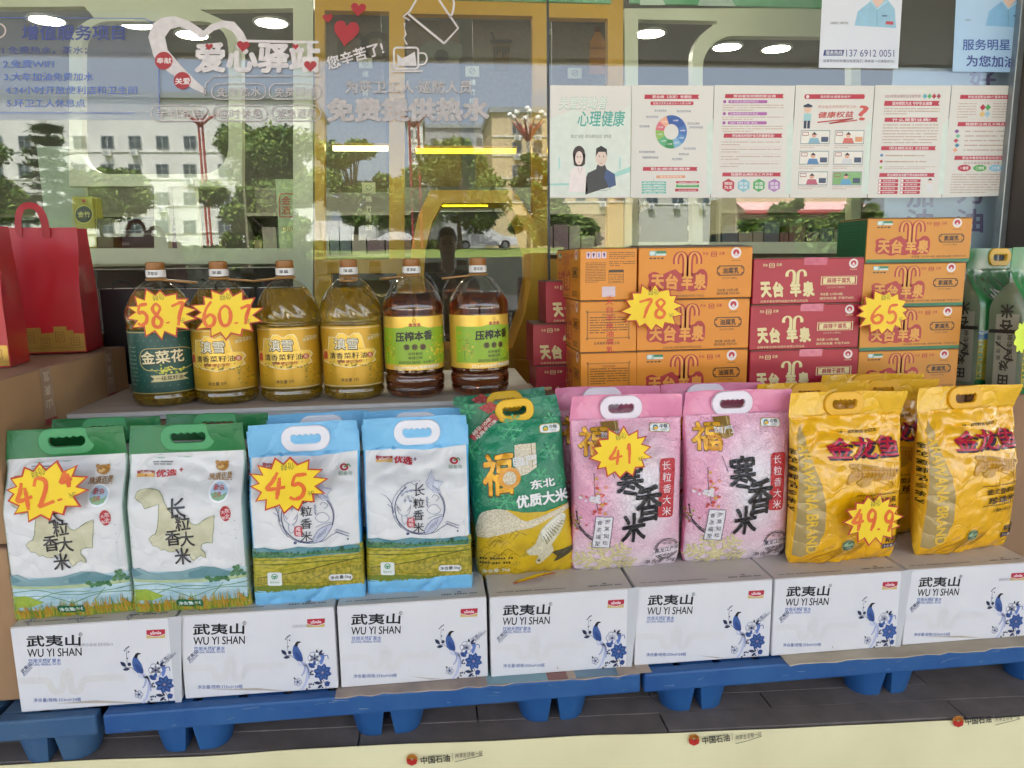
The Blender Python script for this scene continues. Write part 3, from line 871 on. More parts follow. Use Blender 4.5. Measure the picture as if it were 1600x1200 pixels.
plant_tree('layered dark cedar mirrored left of the white building windows', 70, 178, 40, 1.7, 58, 0, 1, cedar=True)
plant_tree('broad tree mirrored at the foot of the white building, left', 150, 268, 42, 1.9, 62, 330, 2)
plant_tree('large tree mirrored behind the cream frame post', 395, 196, 36, 1.4, 85, 330, 3, 4200)
plant_tree('dark rounded tree mirrored above the first clear oil bottle', 420, 290, 31, 1.0, 60, 372, 13, 2600)
plant_tree('tree mirrored in the left ochre opening', 548, 215, 43, 1.95, 55, 330, 4, 3000)
plant_tree('dense tree mirrored behind the yellow strip lamp', 715, 222, 44, 2.0, 75, 330, 5, 4200)
plant_tree('olive green tree mirrored beside the window joint', 835, 238, 45, 2.05, 38, 345, 6, 2400)
plant_tree('low round bush tree mirrored under the first poster', 885, 322, 34, 1.2, 48, 372, 7, 2000)
plant_tree('slender street tree mirrored in front of the awning shop', 1236, 306, 52, 2.1, 26, 338, 9, 1500)
plant_tree('pale green tree mirrored under the fourth poster', 1345, 300, 55, 2.1, 34, 345, 10, 1600)
plant_tree('tree mirrored far left behind the red gift bags', -30, 230, 38, 1.5, 60, 330, 11, 2600)
plant_tree('broad tree mirrored beyond the hexagon niche', 640, 268, 60, 2.1, 50, 335, 12, 2200)
# clipped hedges
def hedge(label, px0, px1, y0, y1, D, base, seed):
    R = random.Random(seed); a, b = mirror(px0, y0, D), mirror(px1, y0, D); m_ = MB(); V = [[], [], []]; Fc = [[], [], []]
    for i in range(2600):
        p = Vector((R.uniform(a.x, b.x), R.uniform(-.9, .9), base + (a.z - base) * (1 - R.random() ** 2) * R.uniform(.9, 1.06)))
        u = Vector((R.gauss(0, 1), R.gauss(0, 1), R.gauss(0, 1))).normalized() * .2; w = u.orthogonal() * .7; k = R.randrange(3); q = len(V[k])
        V[k] += [p - u, p + w, p + u, p - w]; Fc[k].append((q, q + 1, q + 2, q + 3))
    for k in range(3): m_.add(V[k], Fc[k], LEAF[k])
    tag(m_.build('hedge', None, (0, -D, 0), sharp=0), label, 'hedge')


hedge('shrub border added to darken the mirrored lawn edge, left part', -60, 480, 392, 405, 33.6, 1.0, 5)  # added shrubs, they keep the mirror dark in front of the lawn
hedge('shrub border added to darken the mirrored lawn edge, right part', 980, 1340, 388, 404, 33.6, 1.0, 6)
hedge('clipped hedge strip mirrored in front of the white street wall', 470, 700, 380, 392, 46, 2.1, 1)
hedge('clipped hedge mirrored in front of the awning shop', 1160, 1340, 346, 360, 46, 2.1, 2)

# parked cars
M_CARP = mat('white_car_paint', 'd9dadb', .25, spec=.6, coat=.6, var=.02); M_TYRE = mat('tyre', '1a1a1a', .8); M_RIM = mat('rim', 'a8abad', .3, metal=.8)
M_CG = mat('car_glass', '14181b', .08); M_RLAMP = mat('tail_lamp', '9a1f1f', .3); M_HLAMP = mat('head_lamp', 'c9ced2', .15)


def make_car(label, px, py, D, L, flip=1):
    p = mirror(px, py, D); k = L / 4.5
    t = thing('parked_car', label, 'car', (p.x, -D, 2.07), 0, 'white cars parked along the far street')
    prof = [(-2.2, .48), (-2.25, .74), (-2.0, .90), (-1.15, 1.01), (-.45, 1.44), (.3, 1.55), (1.15, 1.48), (1.85, 1.06), (2.2, .98), (2.25, .6), (2.1, .34), (-2.1, .34)]
    b = MB(); pr = smooth_line(prof, 4, True); rows = []
    for y, sx, sz in ((-.9, .96, .0), (-.88, 1, 0), (0, 1.0, .03), (.88, 1, 0), (.9, .96, 0)):
        rows.append([(x * flip * k * sx, y * k * (1 - .16 * max(0, z - 1.0)), (z + sz * (z > 1)) * k) for x, z in pr])
    b.grid(rows, M_CARP, True, True)
    n = len(pr)
    b.f.append(list(range(n))); b.m.append(0); b.sm.append(False); b.f.append(list(range(4 * n, 5 * n))[::-1]); b.m.append(0); b.sm.append(False)
    b.build('body', t)
    for sy in (-1, 1):
        for (xa, xb, xc, xd) in ((-.98, -.08, -.08, -.42), (-.02, .78, .74, -.02), (.84, 1.55, 1.14, .84)):
            w = MB(); yo = .905
            w.add([(xa * flip * k, sy * (yo - .01) * k, 1.04 * k), (xb * flip * k, sy * (yo - .01) * k, 1.04 * k), (xc * flip * k, sy * (yo - .10) * k, 1.43 * k), (xd * flip * k, sy * (yo - .10) * k, 1.43 * k)], [(0, 1, 2, 3)], M_CG); w.build('side_window', t)
        for x in (-1.4, 1.4):
            w = MB(); w.lathe([(.2, -.1), (.33, -.1), (.34, 0), (.33, .1), (.2, .1)], M_TYRE, n=22)
            w.lathe([(0, .09), (.2, .09), (.21, .1)], M_RIM, n=16); w.lathe([(0, -.09), (.2, -.09), (.21, -.1)], M_RIM, n=16)
            o = w.build('wheel', t); o.rotation_euler = (math.pi / 2, 0, 0); o.location = (x * k, sy * .82 * k, .34 * k); o.scale = (k, k, k)
    for x, mm, nm in ((2.21, M_RLAMP, 'tail_light'), (-2.2, M_HLAMP, 'headlight')):
        for sy in (-1, 1):
            w = MB(); w.box(-.06, .06, -.2, .2, -.07, .07, mm, .02); o = w.build(nm, t); o.location = (x * flip * k, sy * .66 * k, .80 * k)
    return t


make_car('white car mirrored between the two ochre openings', 628, 370, 50, 3.9, -1)
make_car('white car mirrored inside the hexagon niche', 757, 370, 50, 4.6, -1)
make_car('white van like car mirrored under the third poster', 1200, 360, 56, 3.6, 1)
# street lamps: red lattice poles and the ornate one with globes
M_REDP = mat('red_pole', 'b0403f', .5, hex2='963433', vscale=5); M_GLOBE = mat('globe', 'e4e2d8', .3)
for (px, D, lab) in ((312, 48, 'tall red street pole mirrored over the white building'), (646, 44, 'tall twin red street pole mirrored in the ochre post')):
    p = mirror(px, 185, D); t = thing('street_lamp', lab, 'street lamp', (p.x, -D, 2.08), 0, 'street lamps mirrored in the window')
    m_ = MB()
    for dx in ((-.12, .12) if px < 400 else (-.28, .28)):
        m_.tube([(dx, 0, 0), (dx, 0, p.z - 2.1)], .075, M_REDP, 8)
    z = .6
    while z < p.z - 2.5: m_.tube([(-.2, 0, z), (.2, 0, z + .3)], .02, M_REDP, 5); z += .6
    m_.build('pole', t)
    m_ = MB()
    for k in range(8):
        a = k * math.pi / 4; m_.tube([(0, 0, p.z - 2.6), (.7 * math.cos(a), .7 * math.sin(a), p.z - 2.0), (1.3 * math.cos(a), 1.3 * math.sin(a), p.z - 1.7)], [.07, .05, .02], M_REDP, 6)
    m_.build('crown_bracket', t)
p = mirror(838, 172, 47); t = thing('street_lamp', 'ornate street lamp with white globes and red leaf brackets beside the window joint', 'street lamp', (mirror(826, 372, 47).x, -47, 2.08), 0, 'street lamps mirrored in the window')
hh = p.z - 2.1
m_ = MB(); m_.tube([(0, 0, 0), (.02, 0, hh * .5), (.02, 0, hh)], [.16, .13, .06], mat('pale_pole', 'c9c2ae', .5), 10); m_.build('pole', t)
m_ = MB()
for k in range(10):
    a = k * math.pi / 5; m_.tube([(0, 0, hh * .78), (.55 * math.cos(a), .55 * math.sin(a), hh * .86), (1.15 * math.cos(a), 1.15 * math.sin(a), hh * .93)], [.09, .10, .02], M_REDP, 6)
m_.build('leaf_bracket', t)
for k in range(9):
    a = k * 2 * math.pi / 8; rr = 1.2 if k < 8 else 0
    g_ = MB(); g_.lathe([(0, -.2)] + [(.2 * math.cos(math.radians(q)), .2 * math.sin(math.radians(q))) for q in range(-60, 61, 20)] + [(0, .2)], M_GLOBE, n=12); o = g_.build('lamp_globe', t); o.location = (rr * math.cos(a), rr * math.sin(a), hh * .965 if k < 8 else hh + .1)

# ================================================================ lettering and sheets on the outer face of the glass
YG = GLASS_Y - .0015
G = wall_frame(YG)


def decal(name, A, label, cat, parent=None, mp=None):
    m_ = MB(); A.put(m_, mp, base=.0002, step=.00025)
    o = m_.build(name, parent, (0, YG, 0) if not parent else None)
    return tag(o, label, cat)


W_ = mat('white_film', 'd3ced1', .55, hex2='bfbabe', vscale=40)
W2 = mat('weathered_film', 'c0b9bb', .6, hex2='9f9a9c', vscale=60)
RED = '9c1f2b'


def heart(cx, cy, r, rot=0, ry=1.0):
    P = []
    for i in range(24):
        t = 2 * math.pi * i / 24
        x = 16 * math.sin(t) ** 3 / 16; y = -(13 * math.cos(t) - 5 * math.cos(2 * t) - 2 * math.cos(3 * t) - math.cos(4 * t)) / 16 * ry
        P.append((cx + r * (x * math.cos(rot) - y * math.sin(rot)), cy + r * (x * math.sin(rot) + y * math.cos(rot))))
    return P


# service notice: clear tinted sheet with blue writing
NOTM = bpy.data.materials.new('tinted_film'); NOTM.use_nodes = True
nt = NOTM.node_tree; b_ = nt.nodes['Principled BSDF']; tr = nt.nodes.new('ShaderNodeBsdfTransparent'); mx = nt.nodes.new('ShaderNodeMixShader')
b_.inputs['Base Color'].default_value = (*lin('a9b6cc'), 1); b_.inputs['Roughness'].default_value = .3
uvn = nt.nodes.new('ShaderNodeTexCoord'); sep = nt.nodes.new('ShaderNodeSeparateXYZ'); mr = nt.nodes.new('ShaderNodeMapRange')
za, zb = G(100, 187)[1], G(100, 20)[1]
mr.inputs[1].default_value = za; mr.inputs[2].default_value = zb; mr.inputs[3].default_value = .42; mr.inputs[4].default_value = .10
nt.links.new(uvn.outputs['Object'], sep.inputs[0]); nt.links.new(sep.outputs['Z'], mr.inputs[0]); nt.links.new(mr.outputs[0], mx.inputs[0])
nt.links.new(tr.outputs[0], mx.inputs[1]); nt.links.new(b_.outputs[0], mx.inputs[2]); nt.links.new(mx.outputs[0], nt.nodes['Material Output'].inputs[0])
BL = '35427e'; BL2 = '4a62a8'
t = thing('service_notice', 'clear tinted notice with blue numbered lines and heading at the upper left', 'notice', (G(120, 100)[0], YG, G(120, 187)[1]))


def child_at(o, t): o.location = (-t.location.x, 0, -t.location.z); return o


m_ = MB(); A = Art(G); A.rect(-90, 17, 250, 187, NOTM, 0, 2); A.put(m_, base=.0001); child_at(m_.build('sheet', t), t)
A = Art(G)
A.stroke([(-80, 27), (226, 29), (238, 36), (247, 50), (249, 178)], 1.2, BL2, 1); A.stroke([(-80, 176), (210, 177)], 1.2, BL2, 1)
A.text('增值服务项目', 35, 51, 194, 51, 23, BL, 2, .03)
for s_, xr, y, x0 in (('1.免费热水，茶水；', 136, 79, 4), ('2.免费WIFI', 84, 100, 5), ('3.大车加油免费加水', 146, 120, 7), ('4.24小时开放便利店和卫生间', 214, 141, 9), ('5.环卫工人休息点', 133, 161, 11)):
    A.text(s_, x0, y, xr, y, 12.5, BL if y < 90 else BL2, 2, .01)
A.circ(-2, 48, 12, 'b9a9a4', 1, hole=.8)
m_ = MB(); A.put(m_, base=.0004); child_at(m_.build('lettering', t), t)
# charity station heart
t = thing('window_sticker', 'big white heart outline with red dots and white lettering stuck on the glass', 'window sticker', (G(360, 100)[0], YG, G(360, 190)[1]))
A = Art(G)
ho = [(322, 148), (300, 138), (262, 112), (240, 88), (232, 58), (238, 38), (252, 28), (272, 25), (296, 33), (318, 48), (330, 38), (348, 32), (366, 34), (380, 50), (386, 62)]
hi = [(372, 62), (364, 50), (350, 43), (334, 48), (320, 60), (312, 60), (296, 48), (280, 42), (266, 46), (258, 58), (262, 78), (284, 104), (306, 126), (322, 140)]
A.poly(ho + hi, W_, 1)
A.stroke([(372, 64), (498, 66)], 4, W_, 1)
A.circ(256, 95, 14, RED, 2); A.text('奉献', 245, 95, 268, 95, 9, 'd8d0d2', 3, .02)
A.circ(285, 126, 13.5, RED, 2); A.text('关爱', 274, 127, 297, 127, 10, 'd8d0d2', 3, .03)
A.text('爱心驿站', 306, 90, 498, 90, 44, W_, 2, .055)
A.poly(heart(327, 73, 6), RED, 4); A.poly(heart(380, 72, 10, .1), RED, 4); A.poly(heart(462, 73, 5), RED, 4); A.poly(heart(485, 103, 10), RED, 4)
for (x0, y0, x1, y1, s_) in ((330, 130, 416, 156, '免费热水'), (420, 130, 502, 156, '免费网络'), (236, 164, 326, 190, '手机充电'), (332, 164, 418, 190, '临时休息'), (424, 164, 502, 190, '紧急避雨')):
    A.frame(x0, y0, x1, y1, 1.8, W2, 1, 12); A.text(s_, x0 + 9, (y0 + y1) / 2 + 1, x1 - 8, (y0 + y1) / 2, 15, W2, 2, .015)
A.stroke([(318, 150), (322, 130), (334, 119), (500, 119)], 1.6, W2, 1)
m_ = MB(); A.put(m_, base=.0007); child_at(m_.build('lettering', t), t)
# hearts, greeting, cup and kettle
t = thing('window_sticker', 'white cup and tilted kettle outlines with three red hearts on the glass', 'window sticker', (G(600, 80)[0], YG, G(600, 120)[1]))
A = Art(G)
A.poly(heart(541, 50, 20, .12, 1.15), RED, 1); A.poly(heart(560, 14, 12, .1), RED, 1); A.poly(heart(512, 28, 8, -.1), RED, 1)
A.text('您辛苦了!', 511, 100, 598, 74, 20, W_, 2, .03, 0)
A.stroke([(638, 22), (694, 68)], 3.4, W_, 1); A.stroke([(694, 68), (716, 44), (690, 6), (668, -30), (640, 18)], 3.2, W_, 1); A.stroke([(668, -30), (700, -10), (709, 2), (707, 20), (702, 28)], 3, W_, 1, 4)
A.stroke([(640, 18), (630, 26), (640, 32)], 2.4, W_, 1); A.stroke([(632, 36), (632, 44), (634, 54), (631, 60), (636, 70)], 3, W_, 1, taper=[1, .2, 1, .3, 1])
A.frame(614, 73, 655, 109, 3, W_, 1, 6); A.poly([(620, 84), (628, 91), (636, 88), (648, 81), (651, 103), (622, 103)], W_, 2)
A.stroke([(655, 83), (664, 84), (667, 92), (663, 100), (655, 101)], 2.6, W_, 1, 4); A.stroke([(612, 112), (660, 111)], 2.6, W_, 1)
m_ = MB(); A.put(m_); child_at(m_.build('outline', t), t)
t = thing('window_sticker', 'two rows of weathered white lettering offering free hot water on the glass', 'window sticker', (G(640, 160)[0], YG, G(640, 190)[1]))
A = Art(G)
A.text('为环卫工人·巡防人员', 540, 136, 737, 136, 19, W2, 2, .03); A.text('免费提供热水', 512, 172, 763, 171, 34, W2, 2, .06)
m_ = MB(); A.put(m_); child_at(m_.build('lettering', t), t)

# six health posters in a row
PAPER = mat('poster_paper', 'dcd9d4', .45, hex2='d5d3cf', vscale=3)
PX = [859, 987, 1116, 1243, 1367, 1487, 1603]
LX = [858, 985, 1110, 1233, 1355, 1471, 1588]
PR, PB, PG, PT = 'b3273d', '4f5d86', '4fa35c', '5fb3a8'
POST = ['mint poster with a woman and a man in dark coat under green heading', 'poster with a coloured ring chart and boxes below it', 'poster with violet subheadings and four hexagons at its foot', 'poster with six small cartoon scenes and a red question mark', 'poster with red ribbons and eight red label rows at its foot', 'poster with coloured diamonds and three coloured ovals']


def ribbon(A, x0, y0, x1, y1, s_=None, m=PR, notch=True):
    d = (y1 - y0) * .4
    A.poly([(x0, y0), (x1, y0), (x1 - d, (y0 + y1) / 2), (x1, y1), (x0 - .005, y1)], m, 2)
    if s_: A.text(s_, x0 + (x1 - x0) * .14, (y0 + y1) / 2, x1 - (x1 - x0) * .14, (y0 + y1) / 2, (y1 - y0) * .68, 'e6dede', 3, .02)


BT = 'b3907a'
for k in range(6):
    t = thing('health_poster', POST[k], 'poster', (G((PX[k] + PX[k + 1]) / 2, 220)[0], YG, G(LX[k], 308)[1]), 0, 'health posters in a row on the glass')
    A = Art(G); A.poly([(PX[k] + .6, 133), (PX[k + 1] - .6, 134), (LX[k + 1] - .5, 305 + (4 if k < 5 else 0)), (LX[k] + .5, 309)], PAPER, 0)
    xo = PX[k]; lean = (LX[k] - PX[k]) / 175.0; ww = (PX[k + 1] - PX[k])

    def fr(u, v, xo=xo, lean=lean, ww=ww): return G(xo + u * ww + lean * v * 175, 133 + v * 174)
    A2 = Art(fr)
    if k == 0:
        A2.poly([(.01, .30), (.3, .22), (.7, .32), (.99, .18), (.99, .995), (.01, .995)], 'd3dcd5', 1)
        A2.poly([(.01, .885), (.5, .875), (.99, .73), (.99, .78), (.5, .90), (.01, .90)], '9fd0c9', 2)
        A2.text('关爱劳动者', .11, .165, .70, .16, .115, '9cb7ab', 2, .03, .15); A2.text('关爱劳动者', .112, .163, .695, .158, .105, 'dfe6e0', 3, .005, .15)
        A2.text('心理健康', .34, .30, .92, .30, .14, '4fa79c', 3, .02, .15)
        A2.text('第22个全国《职业病防治法》宣传周', .26, .46, .75, .46, .032, '5c6a66', 3)
        A2.circ(.36, .62, .075, '3a2a2a', 4, .075); A2.poly([(.285, .62), (.30, .72), (.33, .73), (.40, .73), (.435, .71), (.44, .62)], '3a2a2a', 4); A2.circ(.362, .655, .048, 'e3cfc6', 5, .062)
        A2.circ(.343, .645, .008, '403030', 6, .005); A2.circ(.382, .645, .008, '403030', 6, .005); A2.rect(.35, .69, .376, .695, 'b0565a', 6)
        A2.poly([(.33, .73), (.26, .76), (.235, .96), (.47, .96), (.44, .76), (.40, .73)], 'e6dcdc', 4); A2.stroke([(.35, .74), (.375, .80), (.40, .74)], .012, 'cfc0c0', 5)
        A2.circ(.635, .64, .072, 'd9c3b8', 5, .09); A2.poly([(.565, .64), (.57, .57), (.63, .545), (.70, .575), (.705, .64), (.68, .60), (.60, .60)], '1c1c20', 6)
        A2.circ(.61, .64, .008, '303030', 6, .005); A2.circ(.66, .64, .008, '303030', 6, .005); A2.rect(.62, .70, .65, .704, 'a0605a', 6)
        A2.poly([(.585, .715), (.68, .715), (.70, .755), (.80, .80), (.815, .90), (.62, .94), (.44, .985), (.45, .83), (.47, .79), (.57, .755)], '33343a', 4); A2.poly([(.69, .76), (.80, .80), (.81, .90), (.73, .925), (.67, .83)], '38507e', 5)
        A2.lines(.24, .925, .76, .955, 2, '6f7a78', 3, .4, 3, .9)
        A2.circ(.12, .70, .012, 'a9d3cf', 3, .06); A2.circ(.86, .70, .012, 'a9d3cf', 3, .06)
    else:
        A2.poly([(.99, .30), (.92, .36), (.92, .98), (.99, .98)], 'cfdcd4', 1); A2.frame(.05, .05, .92, .975, .008, 'd3d8d2', 1, .03)
    if k == 1:
        ribbon(A2, .16, .085, .82, .125, '职业病（法定）有哪些'); A2.rect(.23, .147, .75, .18, PR, 2, .014); A2.text('我国法定职业病分为十大类132种', .26, .164, .72, .164, .022, 'e6dede', 3)
        cs = ['2d56a0', '3c6cb0', '4c86bd', '79a9c9', '2f8a4e', '58a878', '8fba5a', 'd06a78', 'dfa58c', '2d56a0']; an = [0, .23, .34, .43, .52, .62, .72, .82, .91, 1.0]
        for i in range(9):
            a0, a1 = 2 * math.pi * an[i] - 1.9, 2 * math.pi * an[i + 1] - 1.9; n = 7
            P = [(.485 + .19 * math.cos(a0 + (a1 - a0) * j / n), .42 + .15 * math.sin(a0 + (a1 - a0) * j / n)) for j in range(n + 1)] + [(.485 + .088 * math.cos(a1 + (a0 - a1) * j / n), .42 + .07 * math.sin(a1 + (a0 - a1) * j / n)) for j in range(n + 1)]
            A2.poly(P, cs[i], 2)
            am = (a0 + a1) / 2; A2.text('%d种' % (19 - i), .485 + .14 * math.cos(am) - .03, .42 + .11 * math.sin(am), .485 + .14 * math.cos(am) + .03, .42 + .11 * math.sin(am), .018, 'e6e6e6', 3)
        for (u, v, s_) in ((.28, .23, '职业性皮肤病'), (.55, .235, '职业性化学中毒'), (.18, .285, '职业性传染病'), (.10, .37, '职业性肿瘤'), (.68, .345, '职业性尘肺病'), (.70, .38, '及呼吸系统疾病'), (.10, .60, '职业性放射性疾病'), (.14, .65, '物理因素所致疾病'), (.64, .57, '职业性耳鼻喉'), (.58, .62, '其他职业病'), (.50, .665, '职业性眼病')):
            A2.text(s_, u, v, u + .024 * len(s_), v, .022, PB, 3)
        ribbon(A2, .15, .735, .81, .77, '职业病诊断程序'); A2.rect(.31, .81, .66, .835, 'd89a7a', 2); A2.text('职业病诊断申请', .36, .822, .62, .822, .018, 'eee0d8', 3)
        for i in range(5): A2.rect(.135, .87 + .026 * 0 + i * .021 if False else .865 + i * .023, .43, .882 + i * .023, PT, 2)
        A2.rect(.55, .863, .83, .882, PR, 2); A2.rect(.55, .893, .83, .918, PG, 2); A2.rect(.54, .93, .82, .955, PR, 2); A2.stroke([(.28, .835), (.28, .975)], .006, 'a9b3b0', 1)
        A2.lines(.16, .865, .40, .98, 5, 'dfeae8', 3, .35, 5, 1); A2.lines(.58, .863, .80, .955, 4, 'efe3e3', 3, .25, 6, 1)
    if k == 2:
        ribbon(A2, .14, .08, .86, .118, '劳动者如何预防职业病')
        for i, v in enumerate((.135, .243, .325)):
            A2.circ(.135, v + .014, .02, '9a4f9a', 2, .015); A2.rect(.18, v, .66, v + .028, 'a75aa5', 2, .012); A2.text(['学习职业病防护知识', '正确佩戴劳动防护用品', '定期体检'][i], .2, v + .014, .55, v + .014, .018, 'eadfea', 3)
            A2.lines(.11, v + .035, .86, v + (.10 if i != 1 else .075), 3 if i != 1 else 2, BT, 2, .4, 7 + i, .5)
        ribbon(A2, .14, .435, .86, .473, '劳动者如何保护自己的健康权益?')
        for i in range(4):
            v = .492 + i * .065; A2.frame(.09, v, .86, v + .06, .004, 'd9c9c4', 1); A2.lines(.11, v + .008, .84, v + .055, 2, BT, 2, .4, 17 + i, .3)
        ribbon(A2, .14, .785, .86, .82, '我国职业病防治工作方针')
        for i, (c, s1, s2) in enumerate(((PR, '预防', '为主'), ('7fb8c9', '防治', '结合'), (PG, '分类', '管理'), ('a97ab8', '综合', '治理'))):
            u = .215 + i * .188; A2.poly([(u + .082 * math.cos(math.radians(a)), .90 + .06 * math.sin(math.radians(a))) for a in range(30, 390, 60)], c, 2)
            A2.text(s1, u - .05, .884, u + .05, .884, .028, 'ece8e8', 3, .02); A2.text(s2, u - .05, .918, u + .05, .918, .028, 'ece8e8', 3, .02)
    if k == 3:
        A2.rect(.12, .082, .88, .125, PR, 2, .02); A2.circ(.16, .104, .02, 'e6dede', 3, .016); A2.text('我的职业健康我维护', .32, .104, .70, .104, .024, 'e6dede', 3)
        A2.text('劳动者应如何保护自己的', .30, .195, .78, .195, .028, 'c47a6e', 3); A2.text('健康权益', .31, .27, .75, .26, .055, 'b8453f', 3, .03, .12); A2.text('?', .82, .25, .93, .25, .13, 'c8504a', 3, .02)
        A2.stroke([(.30, .335), (.75, .30), (.45, .345), (.80, .315)], .012, 'b8453f', 2)
        A2.poly([(.11, .185), (.17, .165), (.23, .185), (.22, .20), (.12, .20)], '28324e', 4); A2.circ(.17, .22, .045, 'dfb9a2', 3, .03); A2.rect(.125, .255, .22, .32, '9cc7cc', 3); A2.rect(.13, .32, .165, .39, '28324e', 3); A2.rect(.175, .32, .21, .39, '28324e', 3)
        for i in range(6):
            u, v = .10 + .43 * (i % 2), .405 + .185 * (i // 2); A2.frame(u, v, u + .37, v + .125, .008, '8a9a9c', 2); A2.rect(u + .01, v + .008, u + .36, v + .118, 'e3dfd8' if i != 5 else '7fae6e', 1)
            A2.circ(u + .17, v + .045, .03, 'd7a58e', 4, .022); A2.poly([(u + .10, v + .118), (u + .12, v + .07), (u + .22, v + .07), (u + .25, v + .118)], ['7fa9bd', 'c9655a', '4f7fae', 'cfcfd4', 'b85a70', '5c9fc4'][i], 3); A2.poly([(u + .14, v + .04), (u + .17, v + .015), (u + .205, v + .04)], '2c2430', 5)
            A2.rect(u + .26, v + .06, u + .35, v + .105, '3a4a66' if i != 1 else 'd99a70', 3); A2.frame(u + .02, v + .015, u + .10, v + .05, .006, 'a0524f', 3)
            A2.lines(u, v + .13, u + .36, v + .165, 2, BT, 2, .38, 40 + i, .5)
    if k == 4:
        A2.text('2025年职业病防治法宣传周', .14, .10, .60, .10, .03, '9c5560', 3)
        for i, c in enumerate(('5aa9b8', '4fa35c', 'b3273d', '9a3a44')): A2.poly([(.66 + i * .06, .075), (.69 + i * .06, .10), (.66 + i * .06, .125), (.63 + i * .06, .10)], c, 2)
        ribbon(A2, .14, .142, .86, .187, '坚持预防为主 守护职业健康'); A2.lines(.14, .20, .86, .27, 3, BT, 2, .4, 50, .4)
        ribbon(A2, .16, .292, .85, .33, '什么是职业病?'); A2.lines(.14, .345, .86, .53, 7, BT, 2, .4, 51, .9)
        ribbon(A2, .14, .548, .85, .585, '《职业病防治法》立法目的')
        for i, c in enumerate(('4f7fae', 'b3273d', '8fba5a')): A2.circ(.15, .63 + .055 * i, .02, c, 2, .013); A2.lines(.20, .615 + .055 * i, .86, .65 + .055 * i, 1 + (i == 2), BT, 2, .35, 60 + i, .8)
        ribbon(A2, .14, .79, .86, .825, '职业病防治法赋予劳动者8项权利')
        for i in range(8):
            u, v = .13 + .29 * (i % 2), .845 + .035 * (i // 2); A2.rect(u, v, u + .26, v + .028, PR, 2, .006); A2.circ(u + .02, v + .014, .016, 'e6dede', 3, .012); A2.text(['知情权', '培训权', '拒绝冒险权', '检举权', '特殊保护权', '参与决策权', '职业健康权', '损害赔偿权'][i], u + .06, v + .014, u + .22, v + .014, .016, 'e6dede', 3)
        A2.circ(.80, .86, .03, 'dfc9bd', 3, .022); A2.poly([(.77, .855), (.80, .835), (.835, .855)], '2a2a30', 4); A2.poly([(.77, .885), (.83, .885), (.84, .96), (.76, .96)], 'd9d9dd', 3)
    if k == 5:
        ribbon(A2, .13, .088, .86, .125, '界定法定职业病4个基本条件')
        A2.frame(.10, .145, .92, .31, .004, 'd9c9c4', 1); A2.lines(.11, .155, .36, .30, 6, BT, 2, .35, 70, .6); A2.lines(.58, .155, .90, .30, 6, BT, 2, .35, 71, .6)
        for i, c in enumerate(('b3273d', '4fa35c', 'e0c07a', '9fc4d9')): u, v = .445 + .07 * (i % 2), .20 + .06 * (i // 2); A2.poly([(u, v - .03), (u + .04, v), (u, v + .03), (u - .04, v)], c, 2)
        ribbon(A2, .13, .332, .86, .37, '我国职业病五大特点')
        for i, c in enumerate(('7a4a8f', '6fb89a', 'b3273d', '3f7fa0', 'e0a07a')): u, v = .125 + .02 * (i % 2), .415 + .042 * i; A2.poly([(u, v - .02), (u + .035, v), (u, v + .02), (u - .035, v)], c, 2); A2.lines(.24, v - .012, .86, v + .012, 1, BT, 2, .5, 80 + i, .9)
        ribbon(A2, .13, .635, .86, .672, '职业中毒现场急救如何进行'); A2.text('职业中毒现场急救三步骤', .26, .70, .74, .70, .024, 'a0706a', 3)
        for i, (c, s_) in enumerate((('b3273d', '一看'), ('5fa85a', '二想'), ('8fc4dd', '三行'))): A2.circ(.27 + .21 * i, .745, .09, c, 2, .03); A2.text(s_ + '得', .215 + .21 * i, .745, .325 + .21 * i, .745, .026, 'ece8e8', 3, .02)
        A2.lines(.11, .79, .92, .975, 8, BT, 2, .4, 90, .6)
    m_ = MB(); A.put(m_, base=.0003); A2.put(m_, base=.0004, step=.0002); child_at(m_.build('sheet', t), t)
